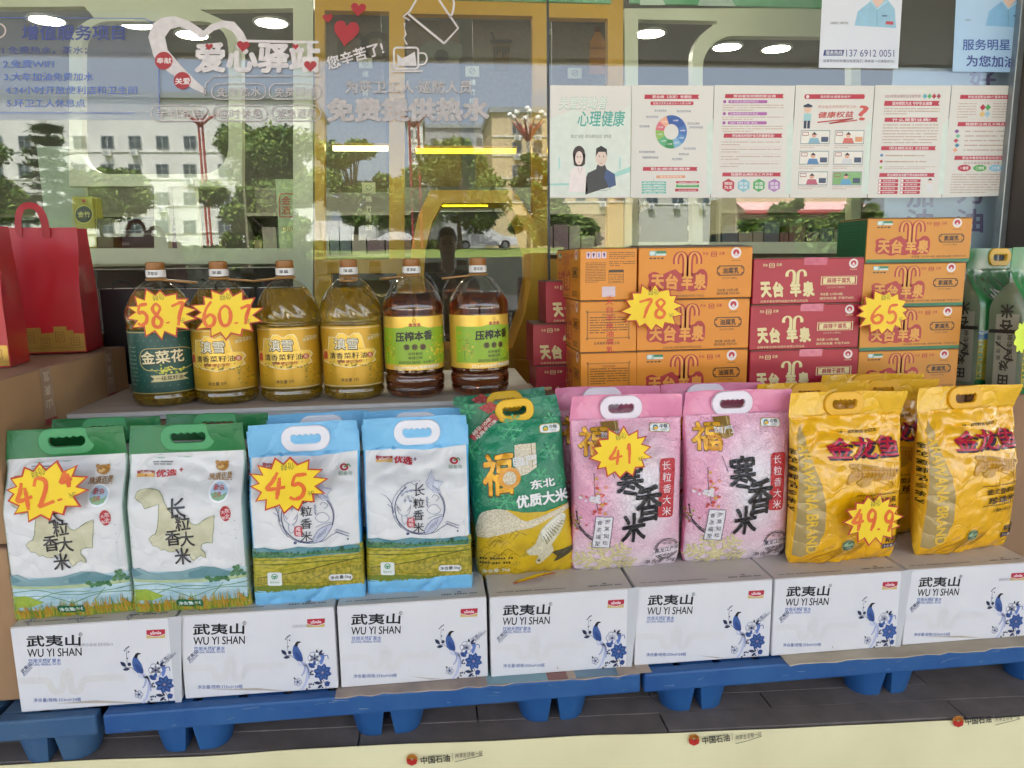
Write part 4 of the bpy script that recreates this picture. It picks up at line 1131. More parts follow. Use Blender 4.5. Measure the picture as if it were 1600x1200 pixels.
# upper right: two service posters with uniform shirts
for k, (x0, x1, yb, lab) in enumerate(((1281, 1409, 106, 'white service poster with a phone number and blue uniform shirt'), (1490, 1612, 112, 'pale blue poster with large blue slogan and uniform shirt'))):
    t = thing('service_poster', lab, 'poster', (G((x0 + x1) / 2, 50)[0], YG, G(x0, yb)[1]), 0, 'service posters at the top right of the glass')
    A = Art(G)
    A.poly([(x0 + 7, -70), (x1 + 5, -70), (x1 - 6, yb + 1), (x0 - 2, yb)], mat('service_paper%d' % k, 'd8dbe4' if k == 0 else 'aecbe6', .4, hex2='cdd3e0' if k == 0 else '9fc2e4', vscale=2), 0)
    o_ = 0 if k == 0 else 205
    A.poly([(1335 + o_, 40), (1340 + o_, 18), (1360 + o_, 2), (1372 + o_, -6), (1384 + o_, -4), (1398 + o_, 14), (1400 + o_, 44)], '8fb9d2' if k == 0 else '7fb2da', 1)
    A.poly([(1362 + o_, -20), (1384 + o_, -20), (1384 + o_, -2), (1370 + o_, 14), (1360 + o_, -2)], 'd9b9ac', 2); A.stroke([(1370 + o_, 14), (1370 + o_, 40)], 1, '6f9ab8', 2); A.stroke([(1360 + o_, 0), (1370 + o_, 14), (1386 + o_, 2)], 3, 'a9cbe0', 3)
    A.rect(1378 + o_, 24, 1386 + o_, 26, '4a5a88', 3); A.poly([(1384 + o_, 33), (1396 + o_, 34), (1395 + o_, 39), (1383 + o_, 38)], 'b8505a', 3)
    A.poly([(1362 + o_, -20), (1384 + o_, -20), (1390 + o_, -60), (1356 + o_, -60)], 'd9b9ac', 1)
    if k == 0:
        A.text('扫描微信二维码添加', 1297, 36, 1325, 36, 4, '5a5560', 2)
        A.poly([(1288, 78), (1319, 78), (1317, 87), (1286, 87)], '2f3f7c', 1); A.text('服务热线', 1290, 82.5, 1316, 82.5, 7, 'd8dbe4', 2, .02); A.text('137 6912 0051', 1322, 83, 1397, 83.5, 11, '3b4a86', 2)
        A.text('监督投诉您的建议就是我们, 满意是一切满意的为!', 1286, 95, 1397, 96, 5, '3a4068', 2)
    else:
        A.text('服务明星', 1504, 70, 1578, 70, 17, '3a56a0', 2, .02); A.text('为您加油!', 1510, 95, 1592, 97, 17, '3a4a90', 2, .03); A.lines(1508, 30, 1522, 33, 1, '5a5560', 2)
    m_ = MB(); A.put(m_, base=.0003); child_at(m_.build('sheet', t), t)

# ================================================================ pallets, banner
M_BLUE = mat('blue_plastic', '164a85', .5, hex2='2a5b8f', vscale=7, bump=.2, bscale=70)
M_BLUED = mat('blue_plastic_dusty', '2a527a', .6, hex2='3d5c7a', vscale=9, bump=.15, bscale=70)
M_CARD = mat('brown_card', 'a3805c', .75, hex2='977553', vscale=4, bump=.08, bscale=150)
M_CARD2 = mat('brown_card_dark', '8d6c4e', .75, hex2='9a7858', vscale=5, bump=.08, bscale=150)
M_CARDTOP = mat('card_top', '9b7a66', .6, hex2='8a6655', vscale=2.5)


def leg_cup(side, w, dep, h):
    """half of a tapered tub: straight slanted inner wall, rounded outer wall"""
    rows = []
    for z, k in ((0, .78), (.015, .82), (h, 1.0)):
        P = [(0 + (1 - k) * w * .55, -dep * k), (0 + (1 - k) * w * .55, dep * k)]
        for i in range(9):
            a = math.radians(90 - 22.5 * i); P.append(((w * .45 + w * .55 * math.cos(a)) * k, dep * k * math.sin(a)))
        rows.append([(side * p[0], p[1], z) for p in P])
    m_ = MB(); m_.grid(rows, M_BLUE, True, True); n = len(rows[0]); m_.f.append(list(range(n))); m_.m.append(0); m_.sm.append(False)
    return m_


def make_pallet(x0, x1, y0, y1, label, m, legx):
    t = thing('plastic_pallet', label, 'pallet', ((x0 + x1) / 2, y0, GL), 0, 'blue plastic pallets')
    ox, oy = t.location.x, y0
    d = MB(); d.box(x0 - ox, x1 - ox, 0, .035, .092, .146, m, .006)
    d.box(x0 - ox, x1 - ox, y1 - y0 - .035, y1 - y0, .092, .1455, m, .006)
    x = x0 - ox
    while x < x1 - ox - .03: d.box(x, min(x + .09, x1 - ox), .0355, y1 - y0 - .0355, .122, .1445, m, .003); x += .11
    R = random.Random(int(x1 * 100)); A = Art()
    for k in range(26):
        x, z = R.uniform(x0 - ox + .03, x1 - ox - .03), R.uniform(.100, .140); A.stroke([(x, z), (x + R.uniform(-.02, .02), z + R.uniform(-.006, .006)), (x + R.uniform(-.03, .03), z + R.uniform(-.004, .004))], R.uniform(.0006, .0016), R.choice(['6a8aac', '8a9aa8', '123a66', '5f6a70']), 0, taper=[.3, 1, .4])
    A.put(d, base=.0002)
    d.build('deck', t)
    for lx in legx:
        for row in (.095, .46, .83):
            for s in (-1, 1):
                lc = leg_cup(s, .100, .062, .0925); lc.mats = [m]; o = lc.build('leg', t); o.location = (lx - ox + s * .006, row, 0)
    return t


make_pallet(-1.15, .182, -.028, .97, 'blue plastic pallet at the left end under the brown cartons', M_BLUED, (-.6, .055))
make_pallet(.198, 1.532, -.030, .97, 'long blue plastic pallet in the middle of the row', M_BLUE, (.382, .872, 1.31))
make_pallet(1.541, 2.90, -.034, .97, 'blue plastic pallet at the right with a torn card sheet on it', M_BLUE, (1.70, 2.25, 2.75))
# card sheets between pallet and boxes
M_PAD = mat('pad_card', 'c3b59f', .8, hex2='ab9b84', vscale=9, bump=.1, bscale=90)
rnd = random.Random(21)


def pad(label, x0, x1, yf, m, art=None):
    P = []; n = 26
    for i in range(n + 1): P.append((x0 + (x1 - x0) * i / n, yf + rnd.uniform(-.006, .006)))
    P += [(x1, .5), (x0, .5)]
    m_ = MB(); T, V = tess([P]); z0, z1 = -.0036, -.0006
    m_.add([(p[0], p[1], z1) for p in P], [t if ccw(P, t) else t[::-1] for t in T], m); k = len(P)
    m_.add([(p[0], p[1], z0) for p in P] + [(p[0], p[1], z1) for p in P], [(i, (i + 1) % k, k + (i + 1) % k, k + i) for i in range(k)], m)
    if art:
        A = Art(); art(A); A.put(m_, lambda x, y, o: (x, y, z1 + o))
    return tag(m_.build('card_sheet', None), label, 'card sheet')


pad('torn grey brown card sheet sticking out under the right boxes', 1.93, 2.78, -.046, M_PAD)


def pr_art(A):
    R = random.Random(5)
    x = 1.13
    while x < 1.50: w = R.uniform(.02, .07); A.poly([(x, -.035), (x + w, -.035), (x + w, .1), (x, .1)], R.choice(['a8584a', '6f8a9a', '6a7a4a', 'b09a86', '8a5a50', '7fa0a8']), 1); x += w


pad('faded printed card sheet under the middle water boxes', 0.75, 1.53, -.036, mat('printed_pad', 'b3a090', .7, hex2='8c7f78', vscale=12), pr_art)

# yellow banner hung over the step
YB = 'd8d39c'
M_BAN = mat('banner_vinyl', 'ebe1b4', .45, hex2='dfd4a6', vscale=3.5, bump=.35, bscale=7, detail=8)
bx0, bx1 = -1.0, 4.2
ang = math.atan2(edge_y(bx1) - edge_y(bx0), bx1 - bx0)
ban_o = Vector((bx0, edge_y(bx0) - .012, GL)); ban_u = Vector((math.cos(ang), math.sin(ang), 0)); ban_n = Vector((math.sin(ang), -math.cos(ang), 0))
BT_ = Vector((0, 0, 0))
t = thing('banner', 'pale yellow banner with small red and gold flower logos along the step', 'banner', ban_o, ang)
m_ = MB(); rows = []
for j in range(9):
    row = []
    for i in range(131):
        x = (bx1 - bx0) / math.cos(ang) * i / 130; top = .002 + .007 * noise.noise(Vector((x * 3, .3, 0)))
        z = top - (top + .345) * j / 8
        row.append((x, -.004 * noise.noise(Vector((x * 4, z * 5, 2))) - .002, z))
    rows.append(row)
m_.grid(rows, M_BAN, False, True, flip=True)
rows2 = [[(p[0], p[1] + .0016, p[2]) for p in r_] for r_ in rows]
m_.grid(rows2, M_BAN, False, True)
m_.build('sheet', t)


def ban_fr(x, y):
    p = at_plane(x, y, ban_o, ban_n) - ban_o; return (p.dot(ban_u), p.z)


for (lx, ly, x0, y0, x1, y1, s0x, s0y, s1x, s1y) in ((644, 1184, 658, 1185, 703, 1181, 711, 1178, 754, 1173), (1083, 1153, 1096, 1154, 1138, 1149, 1147, 1150, 1188, 1143), (1494, 1124.5, 1505, 1124, 1545, 1120, 1551, 1121, 1590, 1116), (232, 1216, 246, 1217, 292, 1212, 300, 1210, 345, 1205)):
    A = Art(ban_fr)
    for k in range(8):
        a = math.radians(180 + 180 * k / 7); A.circ(lx + 5.5 * math.cos(a), ly - 1 + 5.5 * math.sin(a) * .9, 3.2, 'dc9a3c' if k % 2 else 'c9742c', 2, n=12)
    A.poly([(lx - 8.5, ly), (lx - 7, ly + 6), (lx, ly + 9), (lx + 7, ly + 6), (lx + 8.5, ly), (lx + 4, ly - 2), (lx, ly + 1), (lx - 4, ly - 2)], 'b3281f', 3)
    A.text('中国石油', x0, y0, x1, y1, 11.5, '26262a', 3, .02)
    A.stroke([(x1 + 4, y1 - 8), (x1 + 4.6, y1 + 4)], .7, '8a8a80', 3)
    A.text('拘享生活每一站', s0x, s0y, s1x, s1y, 7.5, '3a3a38', 3, .0, .25); A.stroke([(s0x, s0y + 9), (s0x + 20, s0y + 4), (s1x, s1y + 4)], .8, '3a3a38', 3)
    m_ = MB(); A.put(m_, lambda x, y, o: (x, -o - .007, y)); m_.build('lettering', t)

# ================================================================ white water cartons
M_WBOX = mat('white_box', 'd9d7d8', .55, hex2='d2d0d2', vscale=6, bump=.05, bscale=40)
M_WTOP = mat('white_box_top_shaded', 'cfc7bf', .6, hex2='c3bbb3', vscale=4)  # box white darkened for the shade on the top face
M_TAPE = mat('clear_tape', 'c4c4c6', .15, spec=.7, var=.03)
BW, BH, BD = .3735, .2205, .262
BX = [0, .3793, .7622, 1.1424, 1.5236, 1.9029, 2.283]
NAVY, BLU, PALE = '1f2b4c', '2b4580', 'a9aecb'


def water_box(label, var=0):
    t = thing('water_carton', label, 'carton', (BX[0] + BW / 2, 0, 0), 0, 'white water cartons in the front row')
    o0 = -BW / 2
    m_ = MB(); m_.box(o0, o0 + BW, 0, BD, 0, BH - .002, M_WBOX, .003)
    f = lambda x, y: (atY(x, y, 0).x + o0, atY(x, y, 0).z)
    A = Art(f)
    K = '17171a'
    A.text('武夷山', 42, 1002, 125.5, 1000, 17, K, 2, .03); A.circ(126, 991, 3, '55555a', 2, hole=.75); A.text('R', 124.7, 991, 127.3, 991, 3, '55555a', 2)
    A.text('WU YI SHAN', 43, 1020.5, 127.5, 1018, 12.5, K, 2, .012)
    A.text('饮用天然矿泉水', 44.5, 1032.8, 95.5, 1031.8, 7, '5570ac', 2, .01); A.text('NATURAL MINERAL WATER', 44.5, 1038.6, 95.5, 1037.4, 3.4, '5570ac', 2)
    A.text('净含量/规格:333ml×24瓶', 52.5, 1094, 127, 1092.5, 6.2, '3f5a9c', 2)
    path = [(28, 1064), (50, 1063.6), (70, 1063), (77, 1067), (82, 1077), (90, 1081.5), (97, 1077), (99, 1066), (100, 1056), (105, 1049), (110, 1056), (110, 1068), (113, 1078), (119, 1081), (126, 1076), (130, 1065), (140, 1060.5), (170, 1059), (196, 1058)]
    cx, cy = 105, 1066
    for k in range(6):
        o = (k - 2.5) * 1.75
        P = []
        sp_ = smooth_line(path, 4)
        for i, p in enumerate(sp_):
            a, b = sp_[max(i - 1, 0)], sp_[min(i + 1, len(sp_) - 1)]; dx, dy = b[0] - a[0], b[1] - a[1]; l = math.hypot(dx, dy) or 1
            P.append((p[0] - dy / l * o, p[1] + dx / l * o))
        A.stroke(P, .30, 'c9bfa6' if var == 0 else 'cfcac0', 1)
    A.poly([(229, 984.5), (258, 983), (258, 990), (250, 993), (243, 994), (236, 993.2), (229, 991)], 'b3243a', 2); A.poly([(229, 992), (236, 994.2), (243, 995), (250, 994), (258, 991), (258, 996.5), (229, 997.5)], 'cdb06a', 2); A.text('uSmile', 235, 989, 252, 988.3, 4.6, 'e8e2e2', 3, .03)
    b = lambda P: [(180 + x / 6.667, 940 + y / 6.667) for x, y in P]
    A.poly(b([(215, 555), (185, 590), (178, 640), (190, 690), (220, 730), (255, 745), (290, 748), (295, 720), (285, 680), (270, 645), (240, 600)]), '3f5c96', 2, smooth=3)
    A.poly(b([(270, 540), (235, 532), (212, 545), (200, 572), (212, 590), (232, 580), (240, 556)]), K, 3, smooth=3)
    A.poly(b([(205, 650), (230, 720), (285, 748), (292, 715), (262, 680), (235, 655)]), BLU, 3, smooth=2)
    for P, w, c in (([(285, 745), (340, 800), (350, 900), (330, 990), (285, 1055)], 26, 'b4b9d3'), ([(270, 750), (318, 800), (312, 860), (285, 900)], 20, 'a0a6c6'), ([(320, 765), (360, 830), (372, 930)], 18, '9aa1c4'), ([(262, 745), (250, 775), (300, 790), (345, 785)], 22, 'c2c5d8')):
        A.stroke([p for p in b(P)], w / 6.667, c, 2, 5, taper=[.5, .9, 1, 1, .8])
    A.stroke(b([(90, 690), (150, 682), (185, 700), (240, 745)]), .7, NAVY, 1, 4); A.stroke(b([(130, 640), (118, 580), (120, 510)]), .5, NAVY, 1, 4)
    for x, y in ((98, 508), (125, 480), (140, 470), (142, 522), (112, 492), (128, 590)): A.circ(180 + x / 6.667, 940 + y / 6.667, 1.2, NAVY, 2, n=8)
    A.circ(180 + 148 / 6.667, 940 + 652 / 6.667, 2.9, NAVY, 2, n=14)

    def leaf(x, y, l, w, rot, c=NAVY, lay=2):
        x, y = 180 + x / 6.667, 940 + y / 6.667; l /= 6.667; w /= 6.667
        P = [(l * k, w * math.sin(math.pi * (k + 1) / 2) ** 1.0 * s) for s, rg in ((1, (-1, -.6, -.2, .2, .6)), (-1, (1, .6, .2, -.2, -.6))) for k in rg]
        A.poly([(x + p[0] * math.cos(rot) - p[1] * math.sin(rot), y + p[0] * math.sin(rot) + p[1] * math.cos(rot)) for p in P], c, lay)
    leaf(85, 652, 42, 20, .7); leaf(118, 704, 40, 16, -.15)
    for k in range(8):
        a = 2 * math.pi * k / 8 + .2; leaf(515 + 58 * math.cos(a), 862 + 52 * math.sin(a), 46, 30, a, '2f4f8e', 2); leaf(515 + 50 * math.cos(a), 862 + 46 * math.sin(a), 30, 12, a, '4a69a2', 3)
    for k in range(8):
        a = 2 * math.pi * (k + .5) / 8; leaf(515 + 26 * math.cos(a), 862 + 24 * math.sin(a), 24, 14, a, '365590', 4)
    A.circ(180 + 515 / 6.667, 940 + 862 / 6.667, 2, '9a8aa0', 5, n=10)
    for k in range(6):
        a = 2 * math.pi * k / 6; x, y = 180 + (422 + 40 * math.cos(a)) / 6.667, 940 + (712 + 36 * math.sin(a)) / 6.667; A.circ(x, y, 5.4, '5d6690', 2, hole=.86, n=14); A.circ(x, y, 4.6, 'd9d8dd', 3, n=12)
    A.circ(180 + 422 / 6.667, 940 + 715 / 6.667, 2.3, '3a3f66', 4, n=10); A.circ(180 + 422 / 6.667, 940 + 715 / 6.667, 4.6, '8a90b4', 4, hole=.85, n=12)
    leaf(445, 642, 26, 11, 1.4, K); leaf(486, 648, 34, 14, -.9, NAVY); leaf(500, 668, 30, 9, -.2, NAVY); A.stroke(b([(515, 690), (560, 680), (572, 720)]), 1.3, '4a5a94', 2, 4)
    A.poly(b([(480, 690), (515, 670), (530, 700), (510, 770), (485, 770)]), '5f79b8', 2, smooth=3); leaf(392, 790, 44, 26, .5, BLU, 3); leaf(420, 770, 36, 18, -1.2, '365590', 4)
    for k in range(5):
        a = 2 * math.pi * k / 5; A.circ(180 + (248 + 24 * math.cos(a)) / 6.667, 940 + (966 + 22 * math.sin(a)) / 6.667, 3.2, '5d6690', 2, hole=.8, n=12)
    A.circ(180 + 248 / 6.667, 940 + 966 / 6.667, 1.4, '3a3f66', 3, n=8); leaf(212, 928, 18, 8, .8, K)
    leaf(466, 975, 46, 17, .1); leaf(492, 1012, 34, 15, -.7); leaf(572, 982, 34, 30, -.5, BLU); leaf(505, 962, 24, 9, .8, K); A.stroke(b([(520, 935), (555, 1000), (560, 1066)]), .9, NAVY, 1, 4)
    for x, y in ((385, 865), (400, 850), (410, 885), (385, 885), (375, 990), (395, 985), (382, 1020), (348, 1040), (420, 990), (520, 1020)): A.circ(180 + x / 6.667, 940 + y / 6.667, 1.5, NAVY, 2, n=7)
    A.stroke(b([(420, 985), (370, 1010), (355, 1075)]), .5, NAVY, 1, 4); A.stroke(b([(385, 840), (400, 900)]), .5, NAVY, 1)
    # tape with slanting lettering
    R = random.Random(40 + var)
    if var in (0, 1, 3): A.text('武夷山', 34 + var, 1051, 48 + var, 1036, 7, '3a4468', 3, .01); A.text('WUYISHAN', 37 + var, 1056, 50 + var, 1042, 3.6, '5a6488', 3)
    if var in (0, 2): A.text('武夷山', 252, 1036, 266, 1022, 6.5, '4a5478', 5); A.text('YISHAN', 257, 1037, 274, 1020, 4, '5a6070', 5)
    if var in (0, 1): A.text('2025/09/13 05:45 仕8 0926 A', 115 + 90 * var, 1008 - 12 * var, 177 + 60 * var, 1006 - 12 * var, 6, '9c9a9c', 2)
    if var == 0:
        for x in (42, 120, 198): A.text('武夷山', x, 975 - .05 * (x - 42), x + 14, 964 - .05 * (x - 42), 7, '3c4258', 3)
    A.poly([(262, 965), (283, 962), (284, 1098), (274, 1099)], M_TAPE, 0) if var in (0, 3) else None
    for k in range(5):                              # scuffs and small dents
        x, y = R.uniform(30, 275), R.uniform(985, 1095); A.stroke([(x, y), (x + R.uniform(-3, 3), y + R.uniform(3, 12))], .5, 'b9b6b6', 1, taper=[.3, 1, .5])
    A.poly([(R.uniform(60, 240), 1098), (R.uniform(60, 240), 1099), (150, 1096 - R.uniform(1, 3))], 'b5aa9c', 1)
    A.put(m_, step=.00012, base=.0004)
    # top: two flaps meeting on a taped seam, small print along the front edge
    m_.box(o0 + .001, o0 + BW - .001, .0008, BD / 2 - .0006, BH - .0018, BH + .0004, M_WTOP); m_.box(o0 + .001, o0 + BW - .001, BD / 2 + .0006, BD - .0008, BH - .0018, BH, M_WTOP)
    T = Art(); T.lines(o0 + .02, .018, o0 + .2, .028, 1, '6a645f', 1, .5, 4, 1); T.lines(o0 + .26, .02, o0 + .35, .03, 1, '4a4642', 1, .6, 5, 1); T.text('×', o0 + .300, .036, o0 + .312, .036, .010, '3a3836', 1)
    T.put(m_, lambda x, y, o: (x, y, BH + .0004 + o))
    m_.build('box', t)
    return t


WL = ['white water carton at the left end beside the brown carton', 'white water carton under the second green topped rice bag', 'white water carton under the front light blue rice bags', 'white water carton under the green and gold rice bag', 'white water carton under the first pink rice bag', 'white water carton under the yellow bag with price sign', 'white water carton at the right end of the row']
RR = random.Random(2)
wbs = [water_box(WL[i], i) for i in range(4)]
for i in range(7):
    o = wbs[i] if i < 4 else dup(wbs[(2, 3, 1)[i - 4]], WL[i])
    if i: o.location = (BX[i] + BW / 2 + RR.uniform(-.001, .001), RR.uniform(-.003, .004), 0); o.rotation_euler[2] = RR.uniform(-.008, .008)

# ================================================================ rice bags
def sstep(a, b, x):
    t = min(1, max(0, (x - a) / (b - a))); return t * t * (3 - 2 * t)


class Bag:
    def __init__(s, W, H, Hb, D, kind, seed, wr=1.0, curl=.012, hx=0.0):
        s.hx = hx; s.W, s.H, s.Hb, s.D, s.kind, s.seed, s.wr, s.curl = W, H, Hb, D, kind, seed, wr, curl

    def wid(s, y):
        t = y / s.Hb
        if s.kind == 'gusset': return s.W / 2 * (1 - .012 * math.sin(math.pi * min(1, t)) + .0 * t)
        return s.W / 2 * (1 - .07 * max(0, 1 - t / .10) ** 2 - .035 * math.sin(math.pi * min(1, max(0, t))) - .02 * sstep(.9, 1.05, t))

    def dep(s, y):
        t = y / s.Hb
        if s.kind == 'gusset':
            g = (1 - .97 * sstep(.66, 1.0, t)) * (.90 + .10 * sstep(0, .08, t))
        else:
            g = max(.03, math.sin(math.pi * min(1, max(0, t * .965 + .035)))) ** .48 * (1 - .1 * t)
        return max(.0014, s.D / 2 * g)

    def flap(s, X, y):
        k = sstep(s.Hb * .93, s.H, y)
        return s.curl * k * (1 - math.exp(-((X - s.hx) / .075) ** 2)) * (math.sin(X / s.W * 5 + s.seed) * .6 + noise.noise(Vector((X * 6, y * 5, s.seed * 3.1))) * .9)

    def crease(s, X, y):
        t = y / s.Hb; n = noise.noise
        w = n(Vector((X * 7, y * 6, s.seed))) * .004
        sh = math.exp(-((t - .86) / .13) ** 2); lo = math.exp(-(t / .12) ** 2)
        r1 = 1 - abs(n(Vector((X * 16 + y * 8, y * 20 - X * 10, s.seed + 5)))) * 2.2; r2 = 1 - abs(n(Vector((X * 20 - y * 10, y * 12, s.seed + 9)))) * 2.2
        w -= (.0055 * sh * max(0, r1) + .003 * lo * max(0, r2) + .0013 * max(0, r2)) * (1 if t < 1 else .35)
        w += n(Vector((X * 40, y * 40, s.seed))) * (.0007 if s.kind == 'gusset' else .0014)
        return w * s.wr

    def front(s, X, y):
        u = max(-1, min(1, X / (s.W / 2))); d = s.dep(y); n = 9 if s.kind == 'gusset' else 2.8
        f = max(0, 1 - abs(u) ** n) ** (1 / n)
        bulge = .010 * (1 - u * u) * math.sin(math.pi * min(1, y / s.Hb)) * min(1, d / (s.D * .3)) if s.kind == 'gusset' else 0
        edge = 1 - u ** 8
        return Vector((u * s.wid(y), -(d * f + bulge) + s.flap(X, y) - s.crease(X, y) * edge * (1 if d > .003 else .2), y))

    def mp(s, X, y, o):
        e = .003; p = s.front(X, y); X = max(-s.W / 2 * .985, min(s.W / 2 * .985, X))
        a = s.front(X + e, y) - s.front(X - e, y); b = s.front(X, y + e) - s.front(X, y - e)
        nn = a.cross(b); nn = nn.normalized() if nn.length > 0 else Vector((0, -1, 0))
        if nn.y > 0: nn = -nn
        if nn.y > -.3: nn = Vector((nn.x, -.3, nn.z)).normalized()
        return p + nn * (o * 1.0 + .0005)

    def body(s, mfront, mside, mtop=None, ytop=None):
        m_ = MB(); NV, NU, NB = 64, 46, 14
        us = [-math.cos(math.pi * i / NU) for i in range(NU + 1)]; us = [.55 * u + .45 * (-1 + 2 * i / NU) for i, u in enumerate(us)]
        V = []; UV = []; nn = NU + 1 + NB - 1
        for j in range(NV + 1):
            y = s.Hb * j / NV
            for u in us:
                V.append(tuple(s.front(u * s.W / 2, y))); UV.append((u * s.W / 2, y))
            d = s.dep(y); n = 9 if s.kind == 'gusset' else 2.8
            for k in range(1, NB):
                u = 1 - 2 * k / NB; f = max(0, 1 - abs(u) ** n) ** (1 / n)
                V.append((u * s.wid(y), d * f + s.flap(u * s.W / 2, y), y)); UV.append((u * s.W / 2, y))
        o = 0
        F = {}
        for j in range(NV):
            y = s.Hb * (j + .5) / NV
            for i in range(nn):
                k = (i + 1) % nn; q = (j * nn + i, j * nn + k, (j + 1) * nn + k, (j + 1) * nn + i)
                side = not (i < NU and abs(us[i] + us[i + 1]) / 2 < (.955 if s.kind == 'gusset' else .97))
                m = mside if side else (mtop if (mtop and y > ytop) else mfront)
                F.setdefault(m, []).append(q)
        first = True
        for m, fs in F.items():
            k = m_.mi(m)
            if first: m_.v = [tuple(p) for p in V]; m_.uv = list(UV); first = False
            for f in fs: m_.f.append(list(f)); m_.m.append(k); m_.sm.append(True)
        m_.f.append([i for i in range(nn)][::-1]); m_.m.append(m_.mi(mside)); m_.sm.append(False)
        return m_


def dens(P, g):
    out = []
    for i in range(len(P)):
        a, b = P[i], P[(i + 1) % len(P)]; n = max(1, int(math.ceil(math.dist(a, b) / g)))
        out += [(a[0] + (b[0] - a[0]) * k / n, a[1] + (b[1] - a[1]) * k / n) for k in range(n)]
    return out


def grip_hole(cx, cy, w, h, bumps=4):
    """rounded slot whose upper edge has soft finger bumps"""
    r = h * .5; P = []
    x0, x1, yb, yt = cx - w / 2, cx + w / 2, cy - h / 2, cy + h * .42
    for (ax, ay, a0) in ((x0 + r, yb + r, 180), (x1 - r, yb + r, 270)):
        P += [(ax + r * math.cos(math.radians(a0 + 15 * i)), ay + r * math.sin(math.radians(a0 + 15 * i))) for i in range(7)]
    q = h * .36
    P += [(x1 - q + q * math.cos(math.radians(22.5 * i)), yt - q + q * math.sin(math.radians(22.5 * i))) for i in range(1, 4)]
    n = bumps * 8; xa, xb = x1 - q, x0 + q
    for i in range(n + 1):
        t = i / n; P.append((xa + (xb - xa) * t, yt - h * .10 * (1 - abs(math.cos(math.pi * bumps * t)) ** 1.5)))
    P += [(x0 + q - q * math.cos(math.radians(90 - 22.5 * i)), yt - q + q * math.sin(math.radians(90 - 22.5 * i))) for i in range(1, 4)]
    return P


def plate(loops, th, bev, m):
    """flat plate with rounded edges from 2D loops (first outer, then holes); lies in x-z, centred on y = 0"""
    cu = bpy.data.curves.new('plate', 'CURVE'); cu.dimensions = '2D'; cu.fill_mode = 'BOTH'; cu.extrude = th / 2 - bev; cu.bevel_depth = bev; cu.bevel_resolution = 2; cu.offset = 0
    for L in loops:
        sp_ = cu.splines.new('POLY'); sp_.points.add(len(L) - 1); sp_.use_cyclic_u = True
        for i, p in enumerate(L): sp_.points[i].co = (p[0], p[1], 0, 1)
    ob = bpy.data.objects.new('plate', cu); me = bpy.data.meshes.new_from_object(ob)
    mb = MB(); mb.add([(v.co.x, -v.co.z, v.co.y) for v in me.vertices], [tuple(p.vertices) for p in me.polygons], m, True)
    bpy.data.objects.remove(ob); bpy.data.curves.remove(cu); bpy.data.meshes.remove(me)
    return mb


def make_bag(name, label, group, bag, mats, art, handle, loc, rz=0, tilt=-.05, roll=0.0, flap_art=None, g=.011, film=None):
    """mats: front, side, flap, handle; handle: (cx, cy, w, h) in bag metres"""
    global INKMODE
    t = thing(name, label, 'rice bag', loc, rz, group, tilt); t.rotation_euler[1] = roll
    INKMODE = film
    m_ = bag.body(*mats[:2]); A = Art(art[0]); art[1](A)
    A.put(m_, bag.mp, g, base=.0006, step=.00045)
    m_.build('body', t, sharp=50)
    cx, cy, w, h = handle; W, H, Hb = bag.W, bag.H, bag.Hb
    hole = grip_hole(cx, cy, w * .70, h * .54)
    outer = [(-W / 2, Hb - .004), (W / 2, Hb - .004), (W / 2 * .965, H), (-W / 2 * .965, H)]
    L = [dens(outer, .01), dens(grip_hole(cx, cy, w * .74, h * .60), .01)]
    T, P = tess(L); P, T = refine(P, T, .013)
    f_ = MB()
    for sgn in (-1, 1):
        T2 = [tq if ccw(P, tq) else (tq[0], tq[2], tq[1]) for tq in T]
        f_.add([(p[0], bag.flap(p[0], p[1]) + sgn * .0011, p[1]) for p in P], T2 if sgn < 0 else [q[::-1] for q in T2], mats[2], True, uvs=P)
    for Lp in L:
        k = len(Lp); f_.add([(p[0], bag.flap(p[0], p[1]) - .0011, p[1]) for p in Lp] + [(p[0], bag.flap(p[0], p[1]) + .0011, p[1]) for p in Lp], [(i, (i + 1) % k, k + (i + 1) % k, k + i) for i in range(k)], mats[2])
    if flap_art:
        A = Art(art[0]); flap_art(A); A.put(f_, lambda x, y, o: (x, bag.flap(x, y) - .0011 - o, y), .013)
    f_.build('top_flap', t, sharp=60)
    INKMODE = None
    hd = plate([rrect(cx - w / 2, cy - h / 2, cx + w / 2, cy + h / 2, h * .48, 7), hole], .011, .0028, mats[3])
    o = hd.build('handle', t, sharp=60); o.location = (0, -.0005, 0)
    return t


M_GFLAP = mat('green_film', '1d7038', .33, hex2='206f3a', vscale=5, spec=.5)
M_GHAND = mat('green_handle', '3d9059', .4, var=.03)
M_WFILM = mat('white_film_bag', 'd6d4d3', .30, hex2='cfcfce', vscale=3, bump=.05, bscale=12)
M_GSIDE = mat('green_side', '9fb3a6', .4, hex2='8fa89a', vscale=3)
M_BFILM = mat('blue_film', '79b9df', .35, hex2='72b1d8', vscale=4)
M_BSIDE = mat('blue_side', '4a9fd0', .4, hex2='5aa9d6', vscale=30)
M_WHAND = mat('white_handle', 'dddbe0', .4, var=.02)

